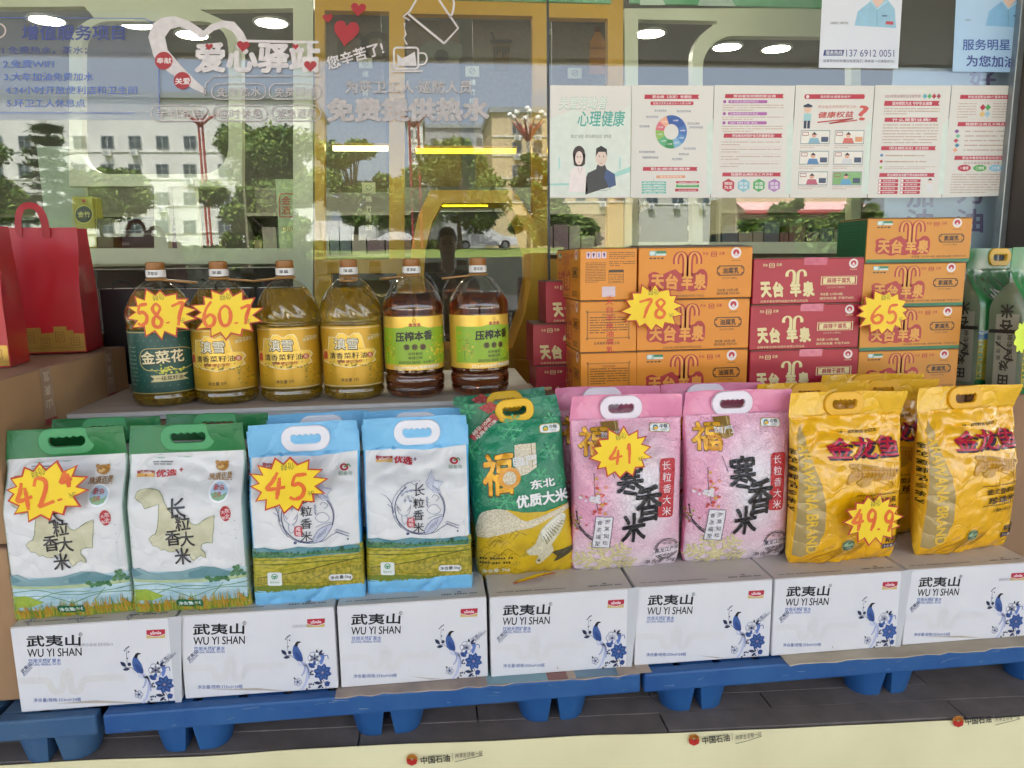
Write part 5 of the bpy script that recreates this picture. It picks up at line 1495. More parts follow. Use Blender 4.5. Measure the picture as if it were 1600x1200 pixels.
# procedural pictures: paddy rows, water, rice grains
def pic(key, a, b, scale, stretch, rough=.4, c=None):
    m = bpy.data.materials.new(key); m.use_nodes = True; nt = m.node_tree; bs = nt.nodes['Principled BSDF']; bs.inputs['Roughness'].default_value = rough
    tc = nt.nodes.new('ShaderNodeTexCoord'); mp = nt.nodes.new('ShaderNodeMapping'); nz = nt.nodes.new('ShaderNodeTexNoise'); rp = nt.nodes.new('ShaderNodeValToRGB')
    mp.inputs['Scale'].default_value = stretch; nz.inputs['Scale'].default_value = scale; nz.inputs['Detail'].default_value = 6
    nt.links.new(tc.outputs['UV'], mp.inputs[0]); nt.links.new(mp.outputs[0], nz.inputs['Vector']); nt.links.new(nz.outputs['Fac'], rp.inputs[0]); nt.links.new(rp.outputs[0], bs.inputs['Base Color'])
    rp.color_ramp.elements[0].position = .36; rp.color_ramp.elements[0].color = (*lin(a), 1); rp.color_ramp.elements[1].position = .64; rp.color_ramp.elements[1].color = (*lin(b), 1)
    if c: e = rp.color_ramp.elements.new(.5); e.color = (*lin(c), 1)
    return m


P_FIELD = pic('paddy_field', '8a8a24', 'b9a93c', 70, (1, 2.2, 1), c='a69a2c')
P_FIELD2 = pic('paddy_field_near', '7d7a22', 'b5a03a', 120, (1, .7, 1), c='9c8e2a')
P_WATER = pic('paddy_water', '8fb0bd', 'b9cfd6', 14, (1, 3, 1))
P_SKYP = pic('pale_sky_print', 'd3d6d6', 'dcdad8', 6, (1, 2, 1))
P_RICE = pic('rice_grain_print', 'b5a68a', 'ddd3bd', 220, (1, 1, 1), c='cbbfa4')
P_MAP = pic('map_print', 'b7b292', 'c9c4a6', 20, (1, 1, 1))
P_TREE = pic('tree_print', '2f5a3a', '4f8052', 120, (1, 1, 1))

for _m, _s, _k, _f in ((M_GFLAP, 11, .2, 0), (M_WFILM, 13, .22, 0), (M_BFILM, 13, .22, 0), (M_BSIDE, 13, .25, 0), (M_GSIDE, 13, .25, 0), (P_FIELD, 13, .22, 0), (P_FIELD2, 13, .22, 0), (P_WATER, 13, .22, 0), (P_MAP, 13, .22, 0), (P_TREE, 13, .22, 0)): crumple(_m, _s, _k, _f)

# ---- green topped long grain bags
GWq = quad_frame((211, 672), (387, 667), (388, 950), (206, 962), .278, .455)
gwb = Bag(.278, .455, .386, .118, 'gusset', 3, 2.2, .030)


def gw_art(A):
    R = random.Random(12); q = lambda P: [(x / 4, 600 + y / 4) for x, y in P]
    A.rect(222, 739, 250, 748.5, '8c2a2c', 2); A.poly([(222, 744), (250, 742), (250, 748.5), (222, 748.5)], 'c99a4a', 3); A.text('uSmile', 228, 742, 245, 741.5, 3.6, 'e2d5cc', 4, .02)
    A.text('优选', 253, 743, 282, 742, 10, 'ac232c', 3, .05, .12); A.text('+', 287, 738.5, 292, 738, 5, 'ac232c', 3, .05)
    A.lines(246, 725, 275, 732, 2, '5f5d62', 2, .5, 3, 1)
    A.circ(352, 732.5, 8.8, 'a97a38', 2, 7.6); A.circ(345, 726.5, 3, 'a97a38', 2); A.circ(358.5, 727, 2.6, 'a97a38', 2); A.circ(350, 734, 5, 'cfa868', 3, 3.4); A.circ(354, 730, 1, '5a3d1a', 4, n=8); A.circ(348, 731, 1, '5a3d1a', 4, n=8)
    A.text('味道农垦', 334, 747, 368, 745.5, 8.5, '9c7030', 3, .02); A.lines(332, 749.5, 368, 753, 1, '9c7030', 2, .5, 4, 1)
    A.circ(351.3, 766.5, 15.2, 'e2e2e4', 2); A.circ(351.3, 766.5, 12.6, 'a9c4d6', 3); A.poly([(340, 770), (347, 767), (356, 771), (363, 768), (360, 776), (351, 779), (343, 776)], '7fa37a', 4); A.text('新会', 343, 762, 359, 761, 8, 'b8433c', 5, .02); A.text('上市', 344, 770.5, 355, 770, 7, 'b8433c', 5, .02)
    A.circ(360.5, 798.5, 7.6, 'ac2630', 2, 12); A.vtext('东北', 363, 794, 363, 803, 7, 'e5d2d2', 3, .01); A.vtext('大米', 357, 796, 357, 805, 6, 'e5d2d2', 3, .01)
    mp_ = [(905, 672), (925, 660), (950, 655), (1012, 656), (1040, 668), (1062, 688), (1085, 730), (1104, 765), (1130, 800), (1165, 818), (1200, 830), (1222, 822), (1235, 850), (1262, 862), (1290, 850), (1312, 832), (1330, 820), (1375, 800), (1370, 870), (1358, 930), (1355, 975), (1318, 972), (1290, 982), (1285, 1010), (1306, 1035), (1310, 1070), (1282, 1052), (1260, 1062), (1235, 1086), (1208, 1050), (1180, 1040), (1150, 1010), (1120, 1030), (1088, 1030), (1060, 1016), (1040, 1024), (1015, 1000), (990, 996), (968, 952), (990, 930), (1012, 920), (1030, 880), (1042, 800), (1050, 735), (1024, 742), (960, 762), (945, 730), (922, 720), (895, 704)]
    mp_ = q(mp_); A.stroke(mp_, 1.3, '6f7f5a', 1, 0, True); A.poly(mp_, P_MAP, 1)
    K = '2b272a'
    for c, x, y, s in (('长', 1155, 758, 112), ('粒', 1188, 846, 92), ('香', 1120, 940, 96), ('大', 1205, 946, 92), ('米', 1168, 1056, 104)):
        A.text(c, (x - s * .48) / 4, 600 + (y + s * .05) / 4, (x + s * .48) / 4, 600 + (y - s * .05) / 4, s / 4, K, 4, .022, .08)
    for i in range(3): A.circ(215, 821 + i * 15, .8, '5a8a9a', 2, n=6); A.circ(373, 810 + i * 14, .8, '5a8a9a', 2, n=6)
    A.poly([(206, 893), (388, 884), (388, 952), (206, 963)], P_WATER, 1)
    A.poly([(206, 890), (222, 885), (240, 894), (262, 892), (290, 888), (320, 880), (340, 882), (362, 890), (388, 892), (388, 902), (206, 905)], '7a9a9e', 2); A.poly([(206, 886), (214, 887), (228, 895), (206, 903)], '5f868c', 3); A.poly([(300, 890), (328, 881), (345, 884), (372, 896), (300, 899)], '5f868c', 3)
    A.poly([(206, 903), (250, 905), (310, 901), (388, 896), (388, 902), (320, 906), (250, 909), (206, 908)], 'a9b98c', 3)
    for P in ([(206, 916), (250, 911), (300, 918), (388, 908)], [(240, 930), (280, 914), (330, 912)], [(300, 932), (345, 916), (388, 918)], [(206, 926), (260, 920), (300, 932)], [(330, 930), (350, 908)]): A.stroke(P, 1.1, '5f8a5a', 3, 4)
    A.poly([(206, 922), (230, 920), (258, 930), (240, 938), (206, 940)], '93a83a', 3)
    for P, r in (((372, 885), 6.5), ((368, 893), 7), ((376, 893), 7), ((330, 901), 7), ((345, 900), 8), ((358, 901), 7)):
        for k in range(7): A.circ(P[0] + R.uniform(-r, r) * .7, P[1] + R.uniform(-r, r) * .5, r * .42, P_TREE, 4, n=8)
    A.rect(371, 892, 373, 902, '5a4a30', 3)
    A.poly([(206, 946), (388, 935), (388, 952), (206, 963)], '7f9436', 3)
    for i in range(150):
        x = R.uniform(206, 388); yb = 962 - (x - 206) * .066; h = R.uniform(14, 36); dx = R.uniform(-7, 7); w = R.uniform(1.2, 2.6)
        A.raw([A.L((x - w / 2, yb)), A.L((x + w / 2, yb)), A.L((x + dx * .6 + w * .3, yb - h * .6)), A.L((x + dx, yb - h)), A.L((x + dx * .5 - w * .3, yb - h * .6))], [(0, 1, 2), (0, 2, 4), (4, 2, 3)], R.choice(['8fa33a', '6f8a34', 'a8a83c', 'b58f34', 'c29a3c', '5f7f38']), 4 + (i % 3), False)
    for i in range(60):
        x = R.uniform(210, 386); y = 945 - (x - 206) * .066 + R.uniform(-6, 10)
        for k in range(4): A.circ(x + k * 1.0, y + k * 2.2, 1.5, 'b88a30', 7, 1.1, n=6)
    A.rect(275, 936, 318, 948.5, '1f6440', 8, 5); A.text('净含量:5kg', 279, 943.5, 314, 940.5, 7.6, 'dfe8e0', 9, .015)


GRP = 'green topped rice bags'
gw2 = make_bag('rice_bag', 'green topped white rice bag without price sign beside the blue bags', GRP, gwb, (M_WFILM, M_GSIDE, M_GFLAP, M_GHAND), (GWq, gw_art), (.004, .424, .126, .060), (.408, .085, .2215), .01, -.035, film=('gw', 13, .22, .28, 0))
gw1 = dup(gw2, 'green topped white rice bag carrying the 42.4 price sign', (.128, .092, .2215), .035); gw1.rotation_euler[1] = -.012
dup(gw2, 'green topped rice bag standing behind the bag priced 42.4', (.17, .205, .2215), .02)
dup(gw2, 'green topped rice bag half hidden behind the second green topped bag', (.445, .21, .2215), -.06)

# ---- light blue long grain bags
LBq = quad_frame((569, 652), (722, 637), (742, 920), (572, 930), .272, .448)
lbb = Bag(.272, .448, .382, .122, 'gusset', 7, 2.4, .030)


def lb_art(A):
    R = random.Random(5); q = lambda P: [(400 + x / 4, 600 + y / 4) for x, y in P]
    A.poly(q([(660, 395), (760, 392), (840, 380), (1000, 377), (1110, 362), (1200, 346), (1300, 325), (1340, 318), (1330, 200), (670, 240)]), M_BFILM, 1)
    A.rect(588, 706, 612, 715, '8c2430', 2); A.poly([(588, 711), (612, 710), (612, 715), (588, 715.5)], 'c9a05a', 3); A.text('uSmile', 593, 709.3, 608, 708.6, 3.4, 'e2d5d2', 4, .02); A.text('优选', 614.5, 711, 641, 709.8, 9.5, 'ac2330', 3, .05, .1); A.text('+', 643.5, 707.4, 647.5, 707, 4, '5a2a4a', 3, .04)
    A.circ(704, 707, 6, 'ac2432', 2, 4.6, hole=.5); A.stroke([(704, 707), (710, 703), (713, 706)], 1.6, '3a7a3a', 3); A.text('稻鱼沟', 696, 715.5, 716, 714.5, 5.2, '4f7a52', 3, .0, .15)
    N = '303d6a'; G_ = '6a7290'
    A.circ(653.5, 779, 38, N, 2, 39.5, hole=.965, n=48); A.circ(652, 778, 40.5, N, 3, 41, hole=.985, n=48); A.poly([(632, 740), (662, 735), (664, 746), (634, 748)], M_WFILM, 3)
    A.stroke(q([(780, 628), (820, 650), (846, 690), (856, 745)]), 1.0, N, 3, 5, taper=[.3, .6, 1, 1, 1]); A.stroke(q([(820, 690), (850, 710)]), .8, N, 3)
    # bird
    A.poly(q([(1048, 560), (1070, 500), (1082, 490), (1100, 540), (1150, 545), (1146, 552), (1125, 580), (1138, 610), (1100, 610), (1070, 590)]), 'c9cad4', 3); A.stroke(q([(1048, 560), (1082, 490), (1100, 542), (1152, 546), (1125, 580), (1138, 612), (1098, 608), (1048, 560)]), .7, G_, 4)
    for k in range(5): A.stroke(q([(1060 + 8 * k, 560 + 3 * k), (1082 + 3 * k, 505 + 9 * k)]), .4, G_, 4)
    for k in range(4): A.stroke(q([(1085, 575 + 6 * k), (1130, 592 + 5 * k)]), .4, G_, 4)
    # grapes, deer, boar, shapes inside the ring
    for k in range(11): A.circ(400 + (905 + R.uniform(0, 70)) / 4, 600 + (590 + R.uniform(0, 80)) / 4, 2.1, G_, 3, 1.7, hole=.6, n=8)
    for P in ([(920, 590), (950, 560), (985, 570)], [(905, 640), (930, 610), (960, 600)], [(925, 680), (925, 640)]): A.stroke(q(P), .7, G_, 3, 3)
    for P in ([(875, 685), (885, 740), (915, 760)], [(960, 685), (950, 740), (925, 760)], [(880, 700), (900, 730)], [(955, 700), (938, 730)], [(905, 760), (908, 800), (925, 815), (940, 790), (935, 760)], [(860, 760), (885, 800), (900, 840)]): A.stroke(q(P), .8, G_, 3, 3)
    for P in ([(1055, 720), (1080, 690), (1115, 690), (1140, 720), (1120, 745), (1080, 745), (1055, 720)], [(1050, 640), (1060, 700)], [(1085, 640), (1100, 620), (1130, 640), (1110, 665)], [(1060, 780), (1100, 760), (1150, 750)]): A.stroke(q(P), .8, G_, 3, 3)
    for k in range(6): A.circ(400 + (1056 + 4 * (k % 2)) / 4, 600 + (640 + 11 * k) / 4, 1.3, G_, 3, 1.0, n=6)
    A.poly(q([(1045, 850), (1075, 800), (1110, 775), (1160, 765), (1150, 800), (1120, 840), (1090, 870), (1050, 880)]), 'b5b7c6', 3); A.stroke(q([(1045, 850), (1075, 800), (1110, 775), (1162, 762), (1120, 840), (1085, 872), (1045, 880), (1045, 850)]), .8, '4a5278', 4, 3)
    for k in range(5): A.stroke(q([(1065 + 12 * k, 860 - 10 * k), (1085 + 10 * k, 815 - 9 * k)]), .5, '4a5278', 4)
    A.stroke(q([(960, 870), (1020, 880), (1100, 870), (1150, 835), (1190, 810)]), .9, N, 3, 4)
    for k in range(8): A.circ(400 + (1185 + 10 * k) / 4, 600 + (795 + 4 * k) / 4, 1.6, N, 3, .8, n=8, hole=.5); A.circ(400 + (1182 + 10 * k) / 4, 600 + (812 + 4 * k) / 4, 1.6, N, 3, .8, n=8, hole=.5)
    A.stroke(q([(1170, 800), (1255, 840)]), .5, N, 3)
    A.circ(713, 815, 1.3, '2f3a5a', 3, 1.8, n=8); A.circ(635.5, 819, 2.6, '4a5278', 3, n=10)
    K = '22222a'
    for c, y in (('长', 749.5), ('粒', 769), ('香', 788.5), ('米', 808.5)): A.text(c, 643.5, y + .6, 659.5, y - .6, 15.5, K, 5, .012, .05)
    A.rect(634.5, 792, 646, 808.5, 'ac2636', 5, 4); A.vtext('咸地', 640.2, 796.5, 640.2, 804, 7, 'e6d3d3', 6, .01)
    A.poly([(568, 834), (600, 832), (640, 827), (680, 829), (742, 822), (745, 898), (568, 905)], P_FIELD, 1)
    A.poly([(568, 832), (590, 828), (612, 831), (640, 825), (660, 827), (690, 828), (715, 824), (742, 826), (742, 838), (568, 846)], '4c8088', 2); A.poly([(568, 838), (600, 834), (640, 836), (690, 833), (742, 829), (742, 837), (660, 839), (568, 847)], P_TREE, 3)
    A.circ(704, 829, 3.4, '2c5540', 4, n=10); A.rect(703.4, 830, 704.6, 836, '33482e', 4)
    for k in range(18): A.circ(575 + k * 9.5 + R.uniform(-3, 3), 837 - k * .35, 1.8, '2c5540', 4, 2.2, n=7)
    A.poly([(568, 880), (640, 868), (716, 851), (742, 858), (745, 898), (568, 905)], P_FIELD2, 2)
    for P, w in (([(568, 858), (640, 853), (742, 848)], 1.3), ([(568, 882), (640, 868), (716, 850), (742, 849)], 1.6), ([(568, 850), (650, 846), (742, 841)], .8), ([(640, 892), (690, 868), (742, 860)], .9), ([(568, 893), (610, 886), (660, 890), (742, 884)], .8)): A.stroke(P, w, '5a5a26', 3, 4)
    A.poly([(568, 896), (600, 890), (660, 894), (700, 898), (568, 906)], '6d7a2c', 3)
    for k in range(5): A.circ(656 + R.uniform(-6, 6), 870 + R.uniform(-2, 3), 2.2, '7a7226', 4, 1.2, n=7)
    A.rect(594, 868.5, 615, 891.5, 'd5d9d4', 5, 3); A.circ(604.3, 876, 5, '3f8a60', 6, n=16, hole=.72); A.poly([(600.5, 875), (608, 875), (604.3, 880)], '3f8a60', 6); A.text('绿色食品', 597.5, 886, 611, 885.5, 3.4, '4f9068', 6)
    A.poly(rrect(684, 876, 721, 887, 5.4), 'd9d9d6', 5); A.text('净含量:5kg', 686.5, 882.2, 719, 880.2, 7.2, '2a2a30', 6, .01)
    A.poly([(568, 903), (660, 899), (745, 893), (745, 925), (568, 935)], M_BFILM, 3)


GRP = 'light blue rice bags'
lb2 = make_bag('rice_bag', 'light blue and white rice bag without a price sign', GRP, lbb, (M_WFILM, M_BSIDE, M_BFILM, M_WHAND), (LBq, lb_art), (.004, .408, .114, .060), (.968, .112, .2215), .0, -.03, film=('gw', 13, .22, .28, 0))
lb1 = dup(lb2, 'light blue and white rice bag carrying the 45 price sign', (.690, .092, .2215), .045)
dup(lb2, 'light blue rice bag standing behind the bag priced 45', (.712, .215, .2215), .05)
dup(lb2, 'light blue rice bag behind the light blue bag without price sign', (.962, .205, .2225), -.01)

# ---- green and gold pillow bag
GGq = quad_frame((714, 605), (886, 597), (893, 888), (748, 898), .272, .475)
ggb = Bag(.272, .475, .418, .125, 'pillow', 11, 1.6, .026)
M_GG = mat('green_gloss', '1c7d58', .3, hex2='1a7450', vscale=4, bump=.25, bscale=130)
M_GGF = mat('green_gloss_flap', '1a7a54', .28, hex2='176f4c', vscale=5)
crumple(M_GG, 14, .25, .35); crumple(M_GGF, 12, .3, 0)
M_YHAND = mat('yellow_handle', 'dfae1c', .4, var=.03)


def snow(A, x, y, r, c, lay=2):
    for k in range(6):
        a = math.pi / 3 * k + .2; A.stroke([(x, y), (x + r * math.cos(a), y + r * math.sin(a))], r * .10, c, lay)
        for f in (.45, .7):
            for s in (-1, 1): A.stroke([(x + r * f * math.cos(a), y + r * f * math.sin(a)), (x + r * (f * math.cos(a) + .26 * math.cos(a + s * .8)), y + r * (f * math.sin(a) + .26 * math.sin(a + s * .8)))], r * .09, c, lay)


def fu(A, x0, y0, x1, y1, lay=4):
    A.text('福', x0, (y0 + y1) / 2 + 1, x1, (y0 + y1) / 2 - 2, y1 - y0, '5e4410', lay, .05, .08); A.text('福', x0, (y0 + y1) / 2 + .4, x1, (y0 + y1) / 2 - 2.6, (y1 - y0) * .98, mat('gold_print', 'e0a92a', .25, hex2='c98a1a', vscale=40, metal=.25), lay + 1, .03, .08)


def gg_art(A):
    R = random.Random(3); q = lambda P: [(800 + x / 4, 600 + y / 4) for x, y in P]
    SN = '4aa673'
    for x, y, r in ((800, 655, 22), (735, 690, 17), (864, 698, 16), (846, 737, 15), (788, 775, 24), (886, 742, 12), (752, 740, 12), (740, 780, 12), (870, 640, 12), (808, 640, 14)): snow(A, x, y, r, SN, 1)
    A.poly([(732, 664), (772, 622), (782, 634), (742, 672)], '9c2c28', 3); A.text('畅销20年', 739, 661, 768, 632, 8, 'e0d2c4', 4, .02); A.text('经典幸福味', 744, 668, 777, 636, 7, 'e0d2c4', 4, .02)
    A.poly([(806, 683), (841, 681), (841, 722), (826, 732), (812, 735), (806, 725)], P_RICE, 2); A.stroke([(834, 681), (834, 722)], .8, '6a5a3a', 3)
    fu(A, 754, 697, 803, 765); A.circ(796, 737, 18, mat('orange_print', 'cf8a2a', .3, hex2='d99a3a', vscale=30), 6, 18, hole=.62); A.circ(796, 737, 11, P_RICE, 6)
    A.text('臨門', 803, 712, 841, 709, 15, 'dfdedb', 7, .02)
    A.text('东北', 830, 751, 868, 748, 14, 'dfdedb', 5, .04); A.text('优质大米', 806, 777, 887, 771, 19, 'dfdedb', 5, .045)
    A.poly(rrect(849, 650, 883, 666, 5), 'b89a4a', 3); A.poly(rrect(850, 651, 882, 665, 5), 'dde0dd', 4); A.circ(859, 658, 5, '3a8a6a', 5, hole=.55); A.poly([(854, 659), (860, 655), (864, 661), (858, 663)], 'd8b23a', 6); A.text('中粮', 866, 656, 878, 655.4, 6, '3a4238', 5, .02); A.text('COFCO', 867, 661.6, 877, 661.2, 3, '3a4238', 5)
    A.poly([(745, 812), (760, 795), (790, 788), (815, 794), (850, 795), (880, 788), (895, 788), (897, 900), (745, 905)], mat('gold_field', 'd1ae1c', .35, hex2='b8961c', vscale=24), 2)
    A.poly([(745, 805), (752, 792), (770, 787), (790, 789), (806, 800), (820, 808), (850, 800), (893, 786), (893, 794), (858, 806), (830, 818), (806, 822), (780, 828), (745, 832)], P_RICE, 3, smooth=2)
    for i in range(40):
        x = R.uniform(748, 800); y = R.uniform(830, 895); dx = R.uniform(6, 24); A.stroke([(x, y), (x + dx * .5, y - 10), (x + dx, y - 6)], 1.0, R.choice(['a8891c', '8a741c', 'c2a23a']), 3, 3)
    for i in range(22):
        t_ = R.random(); A.circ(800 + 60 * t_ * .5 + R.uniform(-4, 4), 880 - 40 * t_ + R.uniform(-4, 4), 2, 'b09a3a', 4, 1.2, n=7, rot=.8)
    # bird of prey
    A.poly(q([(75, 1020), (130, 980), (170, 890), (240, 830), (300, 800), (330, 830), (280, 930), (230, 990), (240, 1030), (190, 1080), (150, 1110), (130, 1090), (150, 1050), (100, 1050)]), 'c3bca0', 5, smooth=2)
    A.poly(q([(230, 1040), (300, 1030), (378, 1015), (340, 1060), (290, 1085), (240, 1105), (262, 1070)]), '4a442c', 6, smooth=2); A.poly(q([(170, 900), (240, 840), (305, 802), (325, 830), (250, 890), (190, 960)]), 'd9d5c4', 6, smooth=2)
    for k in range(9): A.stroke(q([(180 + 14 * k, 930 - 10 * k), (205 + 14 * k, 985 - 16 * k)]), 1.1, '7a7458', 7); A.stroke(q([(195 + 13 * k, 890 - 9 * k), (215 + 13 * k, 930 - 12 * k)]), .6, '8f8868', 7)
    A.circ(800 + 150 / 4, 600 + 1085 / 4, 2.2, '6a5c2a', 7, n=8)
    A.text('净含量: 5kg', 753, 887, 794, 884, 8, 'dcd8c0', 5, .02); A.lines(750, 862, 800, 876, 2, '4a4420', 4, .5, 8, .9)


def gg_flap(A):
    snow(A, 730, 618, 16, '4aa673', 1); snow(A, 868, 615, 12, '3f9a68', 1)
    A.poly([(748, 612), (768, 600), (784, 612), (766, 625)], '9c2c28', 2)


GRP = 'green and gold rice bags'
gg1 = make_bag('rice_bag', 'green and gold rice bag with snowflakes and yellow handle, front one', GRP, ggb, (M_GG, M_GGF, M_GGF, M_YHAND), (GGq, gg_art), (.012, .446, .100, .058), (1.258, .152, .2215), -.03, -.06, -.085, gg_flap, film=('gg', 14, .25, .26, .35))
dup(gg1, 'green and gold rice bag behind with only its top and yellow handle showing', (1.245, .275, .2215), 0)

# ---- pink pillow bags
PKq = quad_frame((1066, 612), (1233, 600), (1245, 880), (1081, 890), .314, .482)
pkb = Bag(.314, .482, .418, .135, 'pillow', 15, 1.7, .028)


def emboss(key, a, b, vs, strength, rough=.22):
    m = mat(key, a, rough, hex2=b, vscale=5, spec=.6, coat=.6); nt = m.node_tree; N = nt.nodes.new
    tc = N('ShaderNodeTexCoord'); v = N('ShaderNodeTexVoronoi'); v.inputs['Scale'].default_value = vs; bp = N('ShaderNodeBump'); bp.inputs['Strength'].default_value = strength; bp.inputs['Distance'].default_value = .003
    nz = N('ShaderNodeTexNoise'); nz.inputs['Scale'].default_value = vs * .6; mxn = N('ShaderNodeVectorMath'); mxn.operation = 'MULTIPLY_ADD'; mxn.inputs[1].default_value = (.02, .02, .02)
    nt.links.new(tc.outputs['Object'], nz.inputs['Vector']); nt.links.new(nz.outputs['Color'], mxn.inputs[0]); nt.links.new(tc.outputs['Object'], mxn.inputs[2]); nt.links.new(mxn.outputs[0], v.inputs['Vector'])
    nt.links.new(v.outputs['Distance'], bp.inputs['Height']); nt.links.new(bp.outputs[0], nt.nodes['Principled BSDF'].inputs['Normal']); return m


M_PK = emboss('pink_emboss', 'e09ab5', 'e4a5bc', 150, 1.0)
# the printed pale glow in the middle of the pink sack and its pale foot belong to the print itself
nt = M_PK.node_tree; N = nt.nodes.new
uv = N('ShaderNodeTexCoord'); sx = N('ShaderNodeSeparateXYZ'); vm = N('ShaderNodeVectorMath'); vm.operation = 'MULTIPLY_ADD'; vm.inputs[1].default_value = (7.6, 4.4, 0); vm.inputs[2].default_value = (-.28, -.92, 0)
ln = N('ShaderNodeVectorMath'); ln.operation = 'LENGTH'; mr = N('ShaderNodeMapRange'); mr.inputs[1].default_value = .25; mr.inputs[2].default_value = 1.0; mr.inputs[3].default_value = 1; mr.inputs[4].default_value = 0
mr2 = N('ShaderNodeMapRange'); mr2.inputs[1].default_value = .02; mr2.inputs[2].default_value = .16; mr2.inputs[3].default_value = .8; mr2.inputs[4].default_value = 0
mxv = N('ShaderNodeMath'); mxv.operation = 'MAXIMUM'; mc = N('ShaderNodeMix'); mc.data_type = 'RGBA'; mc.inputs[7].default_value = (*lin('e2d8db'), 1)
pb = nt.nodes['Principled BSDF']; src = pb.inputs['Base Color'].links[0].from_socket
nt.links.new(uv.outputs['UV'], vm.inputs[0]); nt.links.new(vm.outputs[0], ln.inputs[0]); nt.links.new(ln.outputs['Value'], mr.inputs[0]); nt.links.new(uv.outputs['UV'], sx.inputs[0]); nt.links.new(sx.outputs['Y'], mr2.inputs[0])
nt.links.new(mr.outputs[0], mxv.inputs[0]); nt.links.new(mr2.outputs[0], mxv.inputs[1]); nt.links.new(mxv.outputs[0], mc.inputs[0]); nt.links.new(src, mc.inputs[6]); nt.links.new(mc.outputs[2], pb.inputs['Base Color'])
M_PKF = mat('pink_film', 'd97f9f', .25, hex2='de8aa8', vscale=5, spec=.6)
crumple(M_PKF, 10, .35, 0)
M_PHAND = mat('pale_handle', 'dfd6de', .35, var=.02)


def blk(A, s_, x0, y, x1, h, lay=4, bold=.03, dy=0): A.text(s_, x0, y + dy, x1, y - dy, h, '1e1c1f', lay, bold, .06)


def pk_art(A):
    R = random.Random(9)
    A.poly([(1112, 651), (1137, 648), (1139, 676), (1128, 683), (1114, 680)], mat('bronze_tag', '9a7a3a', .35, hex2='8a6c34', vscale=60, metal=.3), 2); A.stroke([(1133, 648), (1134, 678)], .8, 'd5c08a', 3)
    fu(A, 1080, 680, 1122, 703) if False else fu(A, 1080, 659, 1121, 702); A.circ(1110, 689, 12, 'cf8a2a', 6, 12.5, hole=.6); A.text('臨門', 1111, 670, 1139, 668, 10.5, 'ddd8d4', 7, .015)
    A.poly(rrect(1183, 649, 1215, 663, 4), 'a98f3a', 3); A.poly(rrect(1184, 650, 1214, 662, 4), 'dfdfe0', 4); A.circ(1192, 656, 4.6, '3a7a7a', 5, hole=.5); A.poly([(1188, 657), (1194, 653), (1197, 658), (1192, 660)], 'd8a83a', 6); A.text('中粮', 1199, 654, 1211, 653.4, 6, '34342f', 5, .02); A.text('COFCO', 1200, 659.5, 1210, 659.2, 2.6, '34342f', 5)
    for c, x0, x1, y, h in (('寒', 1131, 1173, 735, 52), ('香', 1163, 1203, 773, 56), ('米', 1144, 1180, 812, 48)): A.text(c, x0, y + 3, x1, y - 3, h, '1e1b1e', 5, .035, .12)
    A.poly(rrect(1198, 702, 1223, 796, 4), 'b83238', 3); A.vtext('长粒香大米', 1208.5, 713, 1212.5, 786, 13.5, 'e4d3d6', 4, .0)
    for i in range(9): A.stroke([(1078 + R.uniform(-2, 4), 806 + 3 * i), (1090, 818 + 2 * i), (1100 + R.uniform(0, 12), 834)], .9, '4a4046', 2, 3) if i < 3 else None
    A.stroke([(1080, 790), (1086, 815), (1104, 834), (1132, 838)], 1.6, '4a4046', 2, 4); A.stroke([(1120, 708), (1126, 722), (1129, 732)], .9, '4a4046', 2, 3); A.stroke([(1100, 727), (1102, 760), (1108, 785)], .9, '5a4046', 2, 3)
    for i in range(28):
        x = 1105 + R.gauss(0, 9); y = 764 + R.gauss(0, 15); A.circ(x, y, R.uniform(1.4, 3.2), R.choice(['c8524a', 'd0685a', 'b8403e', 'd98a7a', 'd09a4a']), 3 + i % 2, n=8)
    for i in range(16): A.circ(1104 + R.gauss(0, 8), 768 + R.gauss(0, 5), R.uniform(1.4, 3), 'ded5d8', 5, n=8)
    for i in range(14): A.circ(1082 + R.gauss(0, 4), 806 + R.gauss(0, 7), R.uniform(1, 2), R.choice(['9aa04a', 'ddd3d6', 'b8605a']), 4, n=7)
    A.frame(1105, 794, 1131, 847, 1, '6a666c', 4); A.rect(1106, 795, 1130, 846, 'dcd7da', 3); A.vtext('岁寒知松', 1123, 802, 1123.5, 838, 7, '3a383c', 5); A.vtext('香浓福至', 1112, 804, 1112.5, 840, 7, '3a383c', 5)
    A.circ(1219, 851, 20, '3a383c', 3, 19, hole=.95, n=36); A.circ(1219, 851, 17.6, '3a383c', 3, 16.6, hole=.93, n=36); A.poly([(1199, 851), (1238, 844), (1239, 856), (1200, 862)], 'dccdd4', 4); A.text('黑龙江产地', 1200, 854, 1238, 848, 7.5, '3a383c', 5, .01); A.text('优质大米', 1207, 862, 1231, 859, 5, '3a383c', 5); A.text('东北', 1211, 841, 1226, 839, 5, '3a383c', 5)
    A.text('净含量: 5kg', 1188, 874, 1238, 870.5, 9.5, '3a3438', 5, .0)
    GO = 'cfc294'
    for k in range(6):
        a = math.pi / 3 * k + .15; cx, cy = 1128, 872
        for j in range(9):
            r = 5 + j * 4.6; w = 4.2 if j < 7 else 3
            A.circ(cx + r * math.cos(a), cy + r * .82 * math.sin(a), w, GO, 2, w * .7, n=8, rot=a)
            if j in (3, 5, 7):
                for s in (-1, 1):
                    for i in range(1, 5 - (j > 5)): A.circ(cx + r * math.cos(a) + i * 4 * math.cos(a + s), cy + (r * math.sin(a) + i * 4 * math.sin(a + s)) * .82, 3, GO, 2, 2, n=7)
    A.circ(1128, 872, 11, GO, 2, 9, n=12)


